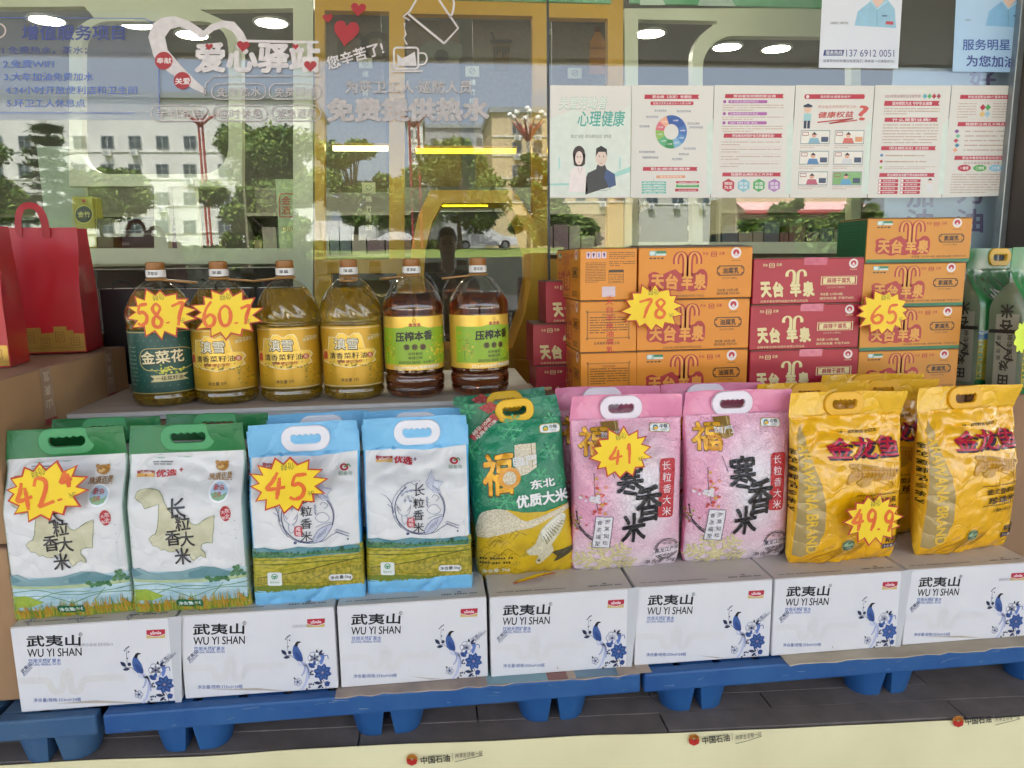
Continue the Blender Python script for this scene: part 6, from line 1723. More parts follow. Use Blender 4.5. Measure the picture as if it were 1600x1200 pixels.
GRP = 'pink rice bags'
pk2 = make_bag('rice_bag', 'pink embossed rice bag without price sign beside the yellow bag', GRP, pkb, (M_PK, M_PKF, M_PKF, M_PHAND), (PKq, pk_art), (-.014, .446, .112, .062), (1.852, .158, .2215), .02, -.02, film=('pk', 9, .15, .22, .9))
pk1 = dup(pk2, 'pink embossed rice bag carrying the 41 price sign', (1.533, .148, .2215), .03); pk1.rotation_euler[1] = .004
dup(pk2, 'pink rice bag behind the one priced 41, top edge showing', (1.515, .285, .2215), .0)
dup(pk2, 'pink rice bag behind the pink bag without price sign', (1.825, .285, .2215), -.01)

# ---- yellow rice bags
YEq = quad_frame((1232, 622), (1383, 614), (1414, 884), (1250, 893), .328, .478)
yeb = Bag(.328, .478, .415, .14, 'pillow', 22, 2.8, .034)
M_YE = mat('yellow_film', 'e8af0c', .26, hex2='e2a60a', vscale=4, spec=.6, coat=.6)
M_YEF = mat('yellow_film_flap', 'e4b128', .26, hex2='e8b834', vscale=5, spec=.6)
M_YEH = mat('amber_handle', 'dda51a', .35, var=.03)
M_SILV = mat('silver_panel', 'a08a5c', .25, hex2='b39a62', vscale=14, metal=.1)
for _m in (M_YE, M_YEF, M_SILV): crumple(_m, 12, .5, 0)


def ye_art(A):
    R = random.Random(6); q = lambda P: [(1200 + x / 4, 600 + y / 4) for x, y in P]
    A.poly(q([(168, 330), (186, 268), (235, 470), (290, 620), (335, 800), (345, 940), (318, 1060), (255, 1110), (212, 1100)]), M_SILV, 1, smooth=1)
    A.text('ARAWANA BRAND', 1249, 694, 1276, 868, 14, 'e0b540', 3, .035)
    A.vtext('金龙鱼御品珍珠米', 1238.5, 706, 1243, 796, 8, '3a2c14', 3, .02)
    A.poly([(1292, 673), (1297, 675.5), (1300, 673.5), (1303, 675.5), (1306, 673), (1302, 677), (1297, 677)], '2a2016', 3); A.text('自然鲜香 好米之选', 1309, 675, 1350, 672.5, 4.6, '2a2016', 3, .015)
    A.text('金龙鱼', 1280.5, 701, 1381.5, 696, 30, '3a2a3a', 4, .034); A.text('金龙鱼', 1278, 699, 1379, 694, 29, 'b8203c', 5.9, .016)
    FB, FL = 'c08a1c', '8a5c12'
    A.poly(q([(420, 600), (430, 560), (445, 540), (470, 510), (560, 500), (650, 505), (710, 512), (738, 515), (745, 530), (700, 560), (640, 580), (560, 580), (480, 575), (455, 595), (440, 610)]), FB, 3, smooth=2)
    A.poly(q([(435, 490), (480, 482), (600, 495), (520, 512), (450, 515)]), 'b5861f', 3, smooth=2); A.poly(q([(470, 580), (560, 582), (540, 615), (500, 622)]), 'b5861f', 3, smooth=2)
    for k in range(12): A.stroke(q([(480 + 18 * k, 512), (486 + 18 * k, 545), (478 + 18 * k, 572)]), .6, FL, 4, 3)
    for j in range(3): A.stroke(q([(465, 525 + 17 * j), (560, 518 + 19 * j), (690, 522 + 14 * j)]), .5, FL, 4, 3)
    for P in ([(600, 585), (660, 605)], [(650, 580), (690, 600), (670, 620)], [(700, 560), (680, 590), (690, 612)], [(738, 515), (770, 488)]): A.stroke(q(P), .8, FL, 4, 3)
    A.circ(1200 + 712 / 4, 600 + 525 / 4, 1.6, '4a3008', 5, n=8)
    for k in range(17): A.stroke([(1322 + 4 * k, 769.5 - .25 * k), (1324.5 + 4 * k, 767.5 - .25 * k)], 1.3, '3a2c10', 3); A.stroke([(1330 + 4 * k, 803.5 - .25 * k), (1332.5 + 4 * k, 801.5 - .25 * k)], 1.3, '3a2c10', 3)
    A.text('金龙鱼御品', 1331, 778, 1384, 775, 10, '3a2412', 4, .02); A.text('珍珠米', 1337, 794, 1390, 790, 12, '3a2412', 4, .03); A.text('（粳米）', 1350, 811, 1384, 809, 6.5, '3a2c14', 4)
    A.circ(1327, 855, 10.5, '9a8a4a', 4, 11); A.circ(1327, 855, 9, '46604a', 5, 9.5); A.poly([(1319, 853), (1327, 846), (1335, 852), (1335, 855), (1319, 856)], '8faa86', 6); A.lines(1321, 856, 1333, 861, 2, 'c9c9b0', 6, .5, 2, 1)
    A.text('爽弹甘甜', 1384, 847, 1413, 845.5, 10.5, '3a2412', 4, .03); A.poly([(1380, 855), (1414, 852), (1414, 860), (1380, 863)], '3a2450', 4); A.text('净含量:5千克', 1382, 859, 1412, 856.5, 5.4, 'dcc8a0', 5)
    for i in range(16):
        x = R.uniform(1280, 1345); y = 884 - R.uniform(0, 6); A.stroke([(x - 25, y + 4), (x, y - 14), (x + 20, y - 26 + R.uniform(-6, 6))], .7, 'a8781a', 2, 4)
        for k in range(6): A.circ(x + 20 - 3.2 * k, y - 26 + 3 * k, 1.7, 'bd8c24', 3, 1.0, n=7, rot=-.7)


GRP = 'yellow rice bags'
ye1 = make_bag('rice_bag', 'yellow rice bag with red characters carrying the 49.9 price sign', GRP, yeb, (M_YE, M_YEF, M_YEF, M_YEH), (YEq, ye_art), (-.006, .444, .110, .062), (2.142, .102, .2215), .02, -.03, .0, film=('ye', 12, .50, .2, 0))
ye2 = dup(ye1, 'yellow rice bag with grey side strip at the right end of the front row', (2.520, .118, .2215), .13); ye2.rotation_euler[0] = -.045
dup(ye1, 'yellow rice bag behind the one priced 49.9, handle showing', (2.105, .225, .2265), .0)
dup(ye1, 'plain looking yellow rice bag standing between the two front yellow bags', (2.36, .265, .2215), .06)
dup(ye1, 'yellow rice bag farthest back beside the tofu cartons', (2.385, .375, .2215), .02)

# ================================================================ oil bottles
BT_X = [.210, .390, .583, .772, .962, 1.166]
BY, BZ, BR = .553, .6545, .0935


def glass_mat(key, clear=True, vol=None, dens_=10, ior=1.42, oil_glow=.25, glow_hex='b8921c'):
    m = bpy.data.materials.new(key); m.use_nodes = True; nt = m.node_tree; nt.nodes.remove(nt.nodes['Principled BSDF']); out = nt.nodes['Material Output']
    if clear:
        a = nt.nodes.new('ShaderNodeBsdfTransparent'); b = nt.nodes.new('ShaderNodeBsdfGlossy'); lw = nt.nodes.new('ShaderNodeLayerWeight'); mx = nt.nodes.new('ShaderNodeMixShader')
        pw = nt.nodes.new('ShaderNodeMath'); pw.operation = 'POWER'; pw.inputs[1].default_value = 3.5; ad = nt.nodes.new('ShaderNodeMath'); ad.operation = 'MULTIPLY_ADD'; ad.inputs[1].default_value = .75; ad.inputs[2].default_value = .085
        lw.inputs[0].default_value = .5; a.inputs[0].default_value = (.93, .93, .90, 1); b.inputs['Roughness'].default_value = .03
        nt.links.new(lw.outputs['Facing'], pw.inputs[0]); nt.links.new(pw.outputs[0], ad.inputs[0]); nt.links.new(ad.outputs[0], mx.inputs[0]); nt.links.new(a.outputs[0], mx.inputs[1]); nt.links.new(b.outputs[0], mx.inputs[2]); nt.links.new(mx.outputs[0], out.inputs[0])
    else:
        g_ = nt.nodes.new('ShaderNodeBsdfGlass'); g_.inputs['IOR'].default_value = ior; g_.inputs['Roughness'].default_value = .02; v = nt.nodes.new('ShaderNodeVolumeAbsorption'); v.inputs[0].default_value = (*vol, 1); v.inputs[1].default_value = dens_
        d_ = nt.nodes.new('ShaderNodeBsdfTranslucent'); d2 = nt.nodes.new('ShaderNodeBsdfDiffuse'); m1 = nt.nodes.new('ShaderNodeMixShader'); m2 = nt.nodes.new('ShaderNodeMixShader'); m1.inputs[0].default_value = .5; m2.inputs[0].default_value = oil_glow
        d_.inputs[0].default_value = (*lin(glow_hex), 1); d2.inputs[0].default_value = (*lin(glow_hex), 1)  # diffuse gold stands in for light refracted inside the oil
        nt.links.new(d_.outputs[0], m1.inputs[1]); nt.links.new(d2.outputs[0], m1.inputs[2]); nt.links.new(g_.outputs[0], m2.inputs[1]); nt.links.new(m1.outputs[0], m2.inputs[2])
        nt.links.new(m2.outputs[0], out.inputs[0]); nt.links.new(v.outputs[0], out.inputs[1])
    return m


M_PET = glass_mat('clear_pet')
M_OILG = glass_mat('golden_oil', False, (.97, .89, .08), 5, 1.42, .36, 'ecbc24')
M_OILB = glass_mat('amber_oil', False, (.70, .30, .03), 14, 1.42, .10, '7a3a14')
M_CAP = mat('brown_cap', '96622a', .4, hex2='8a5a26', vscale=30); M_BAND = mat('white_band', 'd9d6d2', .5, var=.03); M_BHAND = mat('tan_handle', '9a6f34', .35, hex2='8d642e', vscale=8)
GOLD = mat('gold_label', 'c69a28', .3, hex2='b68c22', vscale=10, metal=.25)
GOLD2 = mat('gold_light', 'd3ab3a', .28, hex2='e0bd55', vscale=14, metal=.3)


def prof_dome():
    return [(.060, .002), (.080, .003), (.089, .012), (.0925, .024), (.0905, .032), (.0895, .036), (.0925, .042), (.0915, .046), (.0915, .226), (.0930, .230), (.0935, .234), (.0905, .238), (.0905, .241), (.0935, .248), (.0940, .258), (.0925, .272), (.0885, .287), (.082, .303), (.073, .320), (.062, .336), (.050, .350), (.038, .361), (.028, .368), (.0235, .371), (.0225, .376), (.0225, .392)]


def prof_cone():
    return [(.060, .002), (.078, .003), (.088, .012), (.092, .026), (.0905, .030), (.0905, .034), (.0925, .040), (.0925, .060), (.0890, .066), (.0890, .070), (.0925, .078), (.0915, .086), (.0915, .252), (.0925, .262), (.0935, .274), (.092, .286), (.0855, .302), (.074, .322), (.061, .341), (.048, .357), (.036, .366), (.027, .370), (.0235, .372), (.0225, .376), (.0225, .392)]


def interp(P, n=3):
    out = []
    for (a, b) in zip(P, P[1:]):
        for k in range(n): out.append((a[0] + (b[0] - a[0]) * k / n, a[1] + (b[1] - a[1]) * k / n))
    return out + [P[-1]]


def make_bottle(label, kind, x, art, twist, hrot):
    cone = kind == 'amber'
    t = thing('oil_bottle', label, 'oil bottle', (x, BY, BZ), twist, 'oil bottles on the board')
    P = interp(prof_cone() if cone else prof_dome(), 2)
    if cone:
        def mod(a, z):
            return .0012 * sstep(.29, .31, z) * sstep(.365, .33, z) * math.cos(8 * a) - .0016 * (z < .085) * (z > .03) * max(0, math.cos(10 * a)) ** 2
    else:
        def mod(a, z):
            return .0042 * sstep(.243, .262, z) * sstep(.368, .335, z) * (abs(math.sin(7 * (a + z * 9))) - .5) * 1.0 + (.0010 * math.cos(16 * a) if z < .046 else 0)
    b = MB(); b.lathe(P, M_PET, n=112, mod=mod, cap0=True); b.build('shell', t, sharp=0)
    lv = .318 if cone else .338
    Q = [(r - .0016, z + (.0015 if i == 0 else 0)) for i, (r, z) in enumerate(P) if z < lv]
    rl = None
    for (a, c) in zip(P, P[1:]):
        if a[1] <= lv <= c[1]: rl = a[0] + (c[0] - a[0]) * (lv - a[1]) / max(1e-6, c[1] - a[1])
    Q.append((rl - .0016, lv))
    o_ = MB(); o_.lathe(Q, M_OILB if cone else M_OILG, n=112, mod=mod, cap0=True, cap1=True); o_.build('oil', t, sharp=40)
    c = MB(); c.lathe([(.0, .4215), (.0235, .4215), (.0255, .4195), (.0258, .400), (.0250, .3985)], M_CAP, n=36, mod=lambda a, z: .0005 * math.cos(36 * a) if z < .419 else 0); c.build('cap', t)
    c = MB(); c.lathe([(.0236, .3985), (.0272, .398), (.0276, .384), (.0272, .3775), (.0240, .377)], M_BAND, n=36)
    A = Art(); A.text('金龙鱼' if cone else '滇雪' if kind == 'gold' else '金菜花', -.014, .388, .014, .388, .010, '4a4a4e', 1, .02)
    A.put(c, lambda X, y, o: ((.0274 + o) * math.sin(X / .0274 - twist), -(.0274 + o) * math.cos(X / .0274 - twist), y)); c.build('seal_band', t)
    # carrying handle: collar round the neck and a flat loop to one side
    h = MB(); h.lathe([(.0236, .366), (.029, .368), (.030, .373), (.0236, .3755)], M_BHAND, n=30)
    pl = plate([[(.020, -.019), (.060, -.027), (.100, -.021), (.112, -.008), (.112, .008), (.100, .021), (.060, .027), (.020, .019)], rrect(.042, -.013, .100, .013, .010)], .006, .0018, M_BHAND)
    rot = Matrix.Rotation(hrot - twist, 4, 'Z') @ Matrix.Translation((0, 0, .3705)) @ Matrix.Rotation(.10, 4, 'Y')
    h.add([tuple(rot @ Vector((p[0], p[2], p[1]))) for p in pl.v], pl.f, M_BHAND, True)
    h.build('handle', t)
    lb = MB(); R_ = .0924
    z0, z1 = (.088, .262) if cone else (.043, .2255)
    n = 72; rows = []
    for z in (z0, (z0 + z1) / 2, z1 - .012 if cone else z1):
        rows.append([(R_ * math.sin(2 * math.pi * i / n), -R_ * math.cos(2 * math.pi * i / n), z) for i in range(n)])
    base = {'gold': GOLD, 'amber': GOLD2, 'green': mat('teal_label', '1f4f45', .4, hex2='1b483f', vscale=12)}[kind]
    lb.grid(rows, base, True, True)
    A = Art(lambda px, py: (R_ * math.asin(max(-.98, min(.98, (px - 457) / 48.5))), (622 - py) / 216 * .42)); art(A)
    A.put(lb, lambda X, y, o: ((R_ + o) * math.sin(X / R_), -(R_ + o) * math.cos(X / R_), y), .010, base=.0003, step=.0002)
    lb.build('label', t)
    return t


def gold_art(A):
    R = random.Random(3); CR_ = 'd9cfa8'
    pl = [(425, 522), (437, 522), (441, 516), (449, 516), (457, 521), (465, 516), (473, 516), (477, 522), (481, 541), (493, 542), (497, 548), (493, 554), (496, 561), (484, 565), (474, 567), (457, 570), (440, 567), (430, 565), (414, 561), (417, 554), (413, 548), (417, 542), (423, 541)]
    A.poly(pl, CR_, 1); A.poly([(457 + (x - 457) * .965, 543 + (y - 543) * .955) for x, y in pl], GOLD2, 2)
    for i in range(60): A.circ(R.uniform(424, 490), R.uniform(558, 567), R.uniform(1, 2.2), R.choice(['c9a01c', '8a7a1c', 'dcb62c', '6a6a1c']), 3, n=6)
    for i in range(46):
        x = R.choice([R.uniform(411, 428), R.uniform(486, 503)]); A.circ(x, R.uniform(566, 594), R.uniform(.8, 1.8), R.choice(['b8921c', '8a7418', 'c9a42a']), 2, n=6)
    A.text('滇雪', 434, 533, 471, 533, 18, '3a2c14', 4, .06); A.text('滇雪', 434.5, 532.6, 470.5, 532.6, 17, 'e6dcc0', 5, .015)
    A.text('清香菜籽油', 426, 551, 483, 550.5, 9.5, '33240f', 5, .015); A.text('非转基因压榨', 438, 560, 476, 559.6, 4.6, 'a8482a', 6, .02)
    A.rect(415.5, 545, 422, 557, 'b0402c', 4, 2); A.circ(487.5, 551, 4.4, 'b0402c', 4, n=10); A.text('香', 485, 551, 490, 551, 6, 'e0c8a0', 5)
    A.text('净含量 5升', 442, 588.5, 470, 588, 5.6, '4a3818', 3, .01); A.text('滇雪百菜油', 484, 526, 503, 522, 5, 'd9cfa8', 3, .01); A.lines(485, 519, 502, 522, 1, 'd9cfa8', 2, .4, 2, 1)
    A.stroke([(411, 508.6), (503, 508.6)], .9, CR_, 2); A.stroke([(411, 598), (503, 598)], .9, CR_, 2)


def amber_art(A):
    R = random.Random(8); OX = -192; OY = 4
    def p(x, y): return (x + OX, y + OY)
    A.poly([(409, 488 + 22), (436, 510), (444, 504), (457, 501), (470, 504), (478, 510), (504, 510), (504, 576), (409, 576)], GOLD2, 1)
    A.poly([(409, 511), (436, 511), (446, 508), (468, 508), (478, 511), (504, 511), (504, 568), (409, 568)], mat('lime_label', '8fb22a', .4, hex2='86a926', vscale=12), 2)
    A.text('金龙鱼', 448, 506, 467, 506, 5.4, '9c2838', 4, .04); A.circ(457, 499.5, 3, 'b8902a', 3, n=10, hole=.6)
    A.text('压榨本香', 428, 525, 484, 522, 14, '24240f', 4, .05, .06)
    for k, c in enumerate('菜籽油'): A.circ(444 + 12.6 * k, 541 - .5, 5, '6a6420' if k != 2 else '74541c', 3, n=16); A.text(c, 440.7 + 12.6 * k, 540.6, 447.3 + 12.6 * k, 540.4, 6.6, '1e1a10', 5, .03)
    A.text('非转基因', 446, 551, 468, 550.5, 4.6, '2f3312', 4, .015); A.text('物理压榨', 446, 557.5, 468, 557, 4.6, '2f3312', 4, .015)
    A.text('ARAWANA BRAND', 431, 564.5, 465, 564, 4.6, '4a4414', 4, .02); A.text('净含量:5升', 468, 564.2, 488, 563.4, 3.8, '2f3312', 4)
    A.text('3-MCPD&GE 物理双控技术', 430, 573, 494, 571.5, 5, 'e6e4d8', 4, .03); A.circ(426, 573.4, 2.6, 'e6e4d8', 4, n=10, hole=.7)
    for cx, cy, n in ((416, 540, 34), (492, 548, 44), (497, 540, 20)):
        A.stroke([(cx, cy + 24), (cx + R.uniform(-2, 2), cy)], .6, '5f7a1c', 3)
        for i in range(n): A.circ(cx + R.gauss(0, 6), cy + R.gauss(0, 8), R.uniform(.8, 1.9), R.choice(['c9b22a', 'b8a422', 'd9c23a', '8a8a1c']), 3 + i % 2, n=6)


def green_art(A):
    R = random.Random(1)
    for i in range(9):
        for j in range(10): A.circ(412 + 10.2 * i + 5 * (j % 2), 512 + 8.6 * j, .9, '4f7f6e', 1, n=6)
    A.stroke([(410, 508.5), (504, 508.5)], 1.2, 'b8a86a', 2); A.stroke([(410, 600), (504, 600)], 1.2, 'b8a86a', 2)
    A.poly(rrect(438, 532, 508, 566, 14), 'b8a86a', 1, [rrect(439.2, 533.2, 507, 564.8, 13)])
    A.text('金菜花', 441, 547, 497, 545, 20, '2a2412', 4, .065); A.text('金菜花', 441.5, 546.5, 496.5, 544.5, 19, 'e0d3a8', 5, .03)
    for i in range(40): A.circ(476 + R.gauss(0, 9), 566 + R.gauss(0, 3), R.uniform(.9, 1.9), R.choice(['c9c23a', 'a8b03a', 'ddd65a']), 5, n=6)
    A.poly([(452, 573), (500, 572), (494, 577), (500, 582), (452, 583), (458, 578)], 'c9bd8a', 4); A.text('一级菜籽油', 460, 578, 494, 577.2, 6.5, '3a331c', 5, .02); A.lines(418, 528, 432, 590, 10, '7f9a86', 2, .3, 4, .7)


make_bottle('golden oil bottle with dark green label carrying the 58.7 price sign', 'green', BT_X[0], green_art, .0, .15)
make_bottle('golden oil bottle with gold label carrying the 60.7 price sign', 'gold', BT_X[1], gold_art, -.02, .5)
make_bottle('golden oil bottle without price sign, left of its twin with gold label', 'gold', BT_X[2], gold_art, .0, 2.75)
make_bottle('golden oil bottle without price sign, right one beside the amber bottles', 'gold', BT_X[3], gold_art, .0, -1.5)
make_bottle('amber oil bottle with its lime green label turned straight to the front', 'amber', BT_X[4], amber_art, .05, 2.6)
make_bottle('amber oil bottle with its lime green label turned to the right', 'amber', BT_X[5], amber_art, .45, 2.9)
# red round tag on the second bottle's neck
t = thing('hang_tag', 'dark red round neck tag behind the 60.7 price sign', 'tag', (BT_X[1] + .075, BY - .066, BZ + .315), .45)
m_ = MB(); m_.sheet([[(.034 * math.cos(a), -.03 + .042 * math.sin(a)) for a in [2 * math.pi * i / 24 for i in range(24)]]], 0, .0012, mat('tag_red', '7a1f26', .4, var=.06)); A = Art(); A.text('滇雪', -.02, -.02, .02, -.02, .014, 'b89a9a', 1); A.lines(-.02, -.05, .02, -.035, 2, 'b89a9a', 1, .4, 3, 1); A.put(m_); o = m_.build('card', t); o.rotation_euler = (-.45, .35, 0)

# board under the bottles, cartons that carry it
M_BOARD = mat('pale_board', 'b9ada2', .6, hex2='aa9a8e', vscale=5, bump=.05, bscale=60, vstretch=(1, 5, 1)); M_FOAM = mat('board_edge', 'c9c4be', .7, var=.05)
m_ = MB(); m_.box(-.085, 1.335, .412, 1.06, .641, .6540, M_BOARD, .001); m_.box(-.085, 1.335, .4105, .4118, .6415, .6525, M_FOAM)
tag(m_.build('display_board', None), 'pale board on brown cartons carrying the oil bottles', 'board')
m_ = MB(); m_.box(-.075, 1.32, .42, 1.05, .6285, .6402, M_BOARD, .001); m_.box(-.075, 1.32, .4185, .4195, .629, .6395, M_FOAM)
tag(m_.build('display_board', None), 'lower pale board just under the bottle board', 'board')


def make_carton(label, x0, x1, y0, y1, z0, z1, group, m=M_CARD, side_art=None, name='brown_carton'):
    t = thing(name, label, 'carton', ((x0 + x1) / 2, (y0 + y1) / 2, z0), 0, group)
    w, d, h = (x1 - x0) / 2, (y1 - y0) / 2, z1 - z0
    m_ = MB(); m_.box(-w, w, -d, d, 0, h - .003, m, .004)
    m_.build('box', t)
    m_ = MB(); m_.box(-w + .001, -.0008, -d + .001, d - .001, h - .0028, h, M_CARDTOP, .0008); m_.box(.0008, w - .001, -d + .001, d - .001, h - .0028, h - .0006, M_CARDTOP, .0008); m_.build('top_flap', t)
    if side_art:
        A = Art(); side_art(A); m_ = MB(); A.put(m_, lambda X, y, o: (w + o, X, y)); m_.build('printed_tape', t)
    return t


for i in range(4):
    make_carton(['brown carton under the board below the first oil bottle', 'brown carton under the board below the plain gold label bottles', 'brown carton under the board below the amber bottles', 'brown carton hidden behind the green and gold bag'][i], -.005 + .36 * i, .350 + .36 * i, .44, .86, .002, .626, 'brown cartons carrying the displays', M_CARD2)
for i in range(4):
    make_carton(['brown carton under the end on orange tofu boxes', 'brown carton under the front orange tofu boxes', 'brown carton under the red tofu boxes', 'brown carton under the yellow green tofu boxes'][i], 1.44 + .33 * i, 1.765 + .33 * i, .44, .90, .002, .624 - .001, 'brown cartons carrying the displays', M_CARD2)

# ================================================================ fermented tofu cartons
M_ORG = mat('orange_carton', 'da8a1f', .40, hex2='d2821a', vscale=5, bump=.10, bscale=25); M_REDC = mat('red_carton', 'ab2536', .42, hex2='a02132', vscale=5, bump=.06, bscale=25); M_YGC = mat('amber_carton', 'cf8c2c', .42, hex2='c78326', vscale=5, bump=.06, bscale=25); M_GRN = mat('green_carton_side', '1c5f38', .45, var=.05)
M_FLAPIN = mat('carton_flap', '6a5442', .6, hex2='7a6250', vscale=8)
TW = dict(orange=.3605, red=.3640, amber=.3480)
TH = dict(orange=.1585, red=.1435, amber=.1390)


def horns(A, cx, y0, y1, w, mo, mi_, lay):
    h = y1 - y0; k = w * .5
    for s in (-1, 1):
        P = [(cx + s * k, y0 + h * .48), (cx + s * k, y0 + h * .26), (cx + s * k * .80, y0 + h * .07), (cx + s * k * .48, y0 + h * .04), (cx + s * k * .24, y0 + h * .20), (cx + s * k * .20, y0 + h * .5), (cx + s * k * .20, y1)]
        if mo: A.stroke(P, w * .27, mo, lay, 5)
        A.stroke(P, w * (.11 if mo else .17), mi_, lay + 2, 5)


def tofu_front(A, kind):
    """unit frame: u 0..1 across, v 0..1 downwards"""
    if kind in ('orange', 'amber'):
        MR = 'a82c2c'; OC = 'd99238' if kind == 'orange' else 'd3953c'
        v0 = 0 if kind == 'orange' else -.02
        A.rect(.09, .075, .15, .165, '7fb0aa', 2); A.circ(.115, .12, .022, 'c9d5cf', 3, .04); A.rect(.15, .075, .235, .165, '2f7a5a', 2); A.rect(.15, .125, .235, .165, 'c2cfc6', 3); A.lines(.09, .19, .19, .24, 1, '3a3020', 2, .6, 3, 1)
        horns(A, .425, .10 + v0, .58, .20, MR, OC, 3)
        blob = [(.09, .62), (.085, .52), (.14, .47), (.20, .52), (.26, .47), (.32, .43), (.36, .50), (.44, .51), (.50, .50), (.53, .44), (.57, .44), (.60, .52), (.605, .66), (.60, .78), (.58, .84), (.53, .83), (.47, .86), (.42, .83), (.36, .86), (.30, .83), (.24, .87), (.18, .82), (.12, .83), (.085, .76)]
        A.poly([(u, v + v0) for u, v in blob], MR, 3, smooth=3)
        for c, u, w, h in (('天', .165, .105, .26), ('台', .29, .10, .28), ('羊', .425, .095, .28), ('泉', .54, .10, .28)): A.text(c, u - w / 2, .665 + v0, u + w / 2, .665 + v0, h, OC, 5, .055)
        A.text('天台', .555, .135, .605, .135, .06, MR, 2, .02); A.frame(.63, .10, .68, .20, .008, MR, 2, .015); A.text('羊', .64, .15, .67, .15, .06, MR, 3, .02); A.text('正泉', .70, .135, .75, .135, .06, MR, 2, .02)
        A.circ(.852, .13, .045, 'dcd3cf', 2, .105); A.circ(.852, .12, .028, 'b02c3c', 3, .062); A.poly([(.835, .17), (.852, .11), (.869, .17)], 'dcd3cf', 4); A.lines(.815, .26, .89, .285, 1, '6a4a20', 2, .6, 3, 1)
        K = '241a12'; xa, xb, ya, yb = .685, .93, .37, .565
        A.poly([(xa + .02, ya), (xb - .02, ya), (xb - .012, ya + .03), (xb, ya + .05), (xb, yb - .05), (xb - .012, yb - .03), (xb - .02, yb), (xa + .02, yb), (xa + .012, yb - .03), (xa, yb - .05), (xa, ya + .05), (xa + .012, ya + .03)], K, 2, [[(xa + .024, ya + .018), (xb - .024, ya + .018), (xb - .008, ya + .06), (xb - .008, yb - .06), (xb - .024, yb - .018), (xa + .024, yb - .018), (xa + .008, yb - .06), (xa + .008, ya + .06)]])
        for u in (xa + .018, xb - .018):
            for v in (ya + .04, yb - .04): A.circ(u, v, .011, K, 3, .026, n=10, hole=.55)
        for i, c in enumerate('油腐乳' if kind == 'orange' else '素腐乳'): A.text(c, .735 + .052 * i, .468, .777 + .052 * i, .468, .115, K, 3, .03)
        A.stroke([(.782, .40), (.782, .535)], .003, K, 3); A.stroke([(.834, .40), (.834, .535)], .003, K, 3)
        A.text('[古法手工酿制]', .735, .615, .865, .615, .045, '6a4a1c', 2)
        if kind == 'orange':
            A.text('净含量: 220克×6瓶', .695, .845, .88, .84, .055, '3a2814', 2, .01); A.text('固形物含量: 不低于65%', .69, .91, .895, .905, .05, '3a2814', 2, .01); A.text('云南羊泉生物科技股份有限公司出品', .23, .945, .575, .94, .05, '5a3c18', 2)
        else:
            A.text('净含量: 220克×6瓶, 固形物含量: 不低于60%', .43, .875, .965, .87, .045, '3a2814', 2); A.rect(.004, .925, .996, .996, '22724a', 2); A.text('云南羊泉生物科技股份有限公司', .2, .96, .7, .96, .04, '174f34', 3)
    else:
        CRM = 'd9cc96'
        horns(A, .382, .26, .56, .165, None, CRM, 2)
        for c, u, w in (('天', .115, .085), ('台', .225, .085), ('羊', .382, .09), ('泉', .50, .095)): A.text(c, u - w / 2, .68, u + w / 2, .675, .30, CRM, 3, .075)
        A.text('天台', .08, .15, .12, .15, .06, CRM, 2, .02); A.frame(.135, .11, .185, .21, .007, CRM, 2, .015); A.text('羊', .145, .16, .175, .16, .06, CRM, 3); A.text('正泉', .20, .145, .25, .145, .06, CRM, 2, .02)
        A.frame(.61, .41, .94, .60, .008, CRM, 2); A.rect(.63, .43, .92, .58, CRM, 2); A.frame(.622, .42, .65, .46, .005, 'ab2536', 3); A.frame(.90, .55, .928, .59, .005, 'ab2536', 3)
        A.text('麻辣干腐乳', .665, .505, .885, .505, .115, 'a02132', 3, .03)
        A.text('[古法手工酿制]', .67, .655, .83, .655, .045, 'c9a98a', 2)
        A.text('净含量: 210克×8瓶,', .61, .80, .82, .80, .06, CRM, 2, .01); A.text('固形物含量: 不低于60%', .61, .89, .92, .885, .055, CRM, 2, .01); A.text('云南羊泉生物科技股份有限公司出品', .07, .935, .50, .93, .055, CRM, 2)
        A.circ(.90, .14, .042, 'dcd3cf', 2, .10); A.circ(.90, .13, .026, 'b02c3c', 3, .06); A.poly([(.885, .17), (.90, .11), (.915, .17)], 'dcd3cf', 4); A.lines(.87, .255, .93, .28, 1, CRM, 2, .6, 3, 1)
        A.poly([(.45, .0), (.66, .0), (.655, .17), (.445, .16)], mat('pink_tape', 'c8697f', .2, hex2='bd5a72', vscale=60), 5)


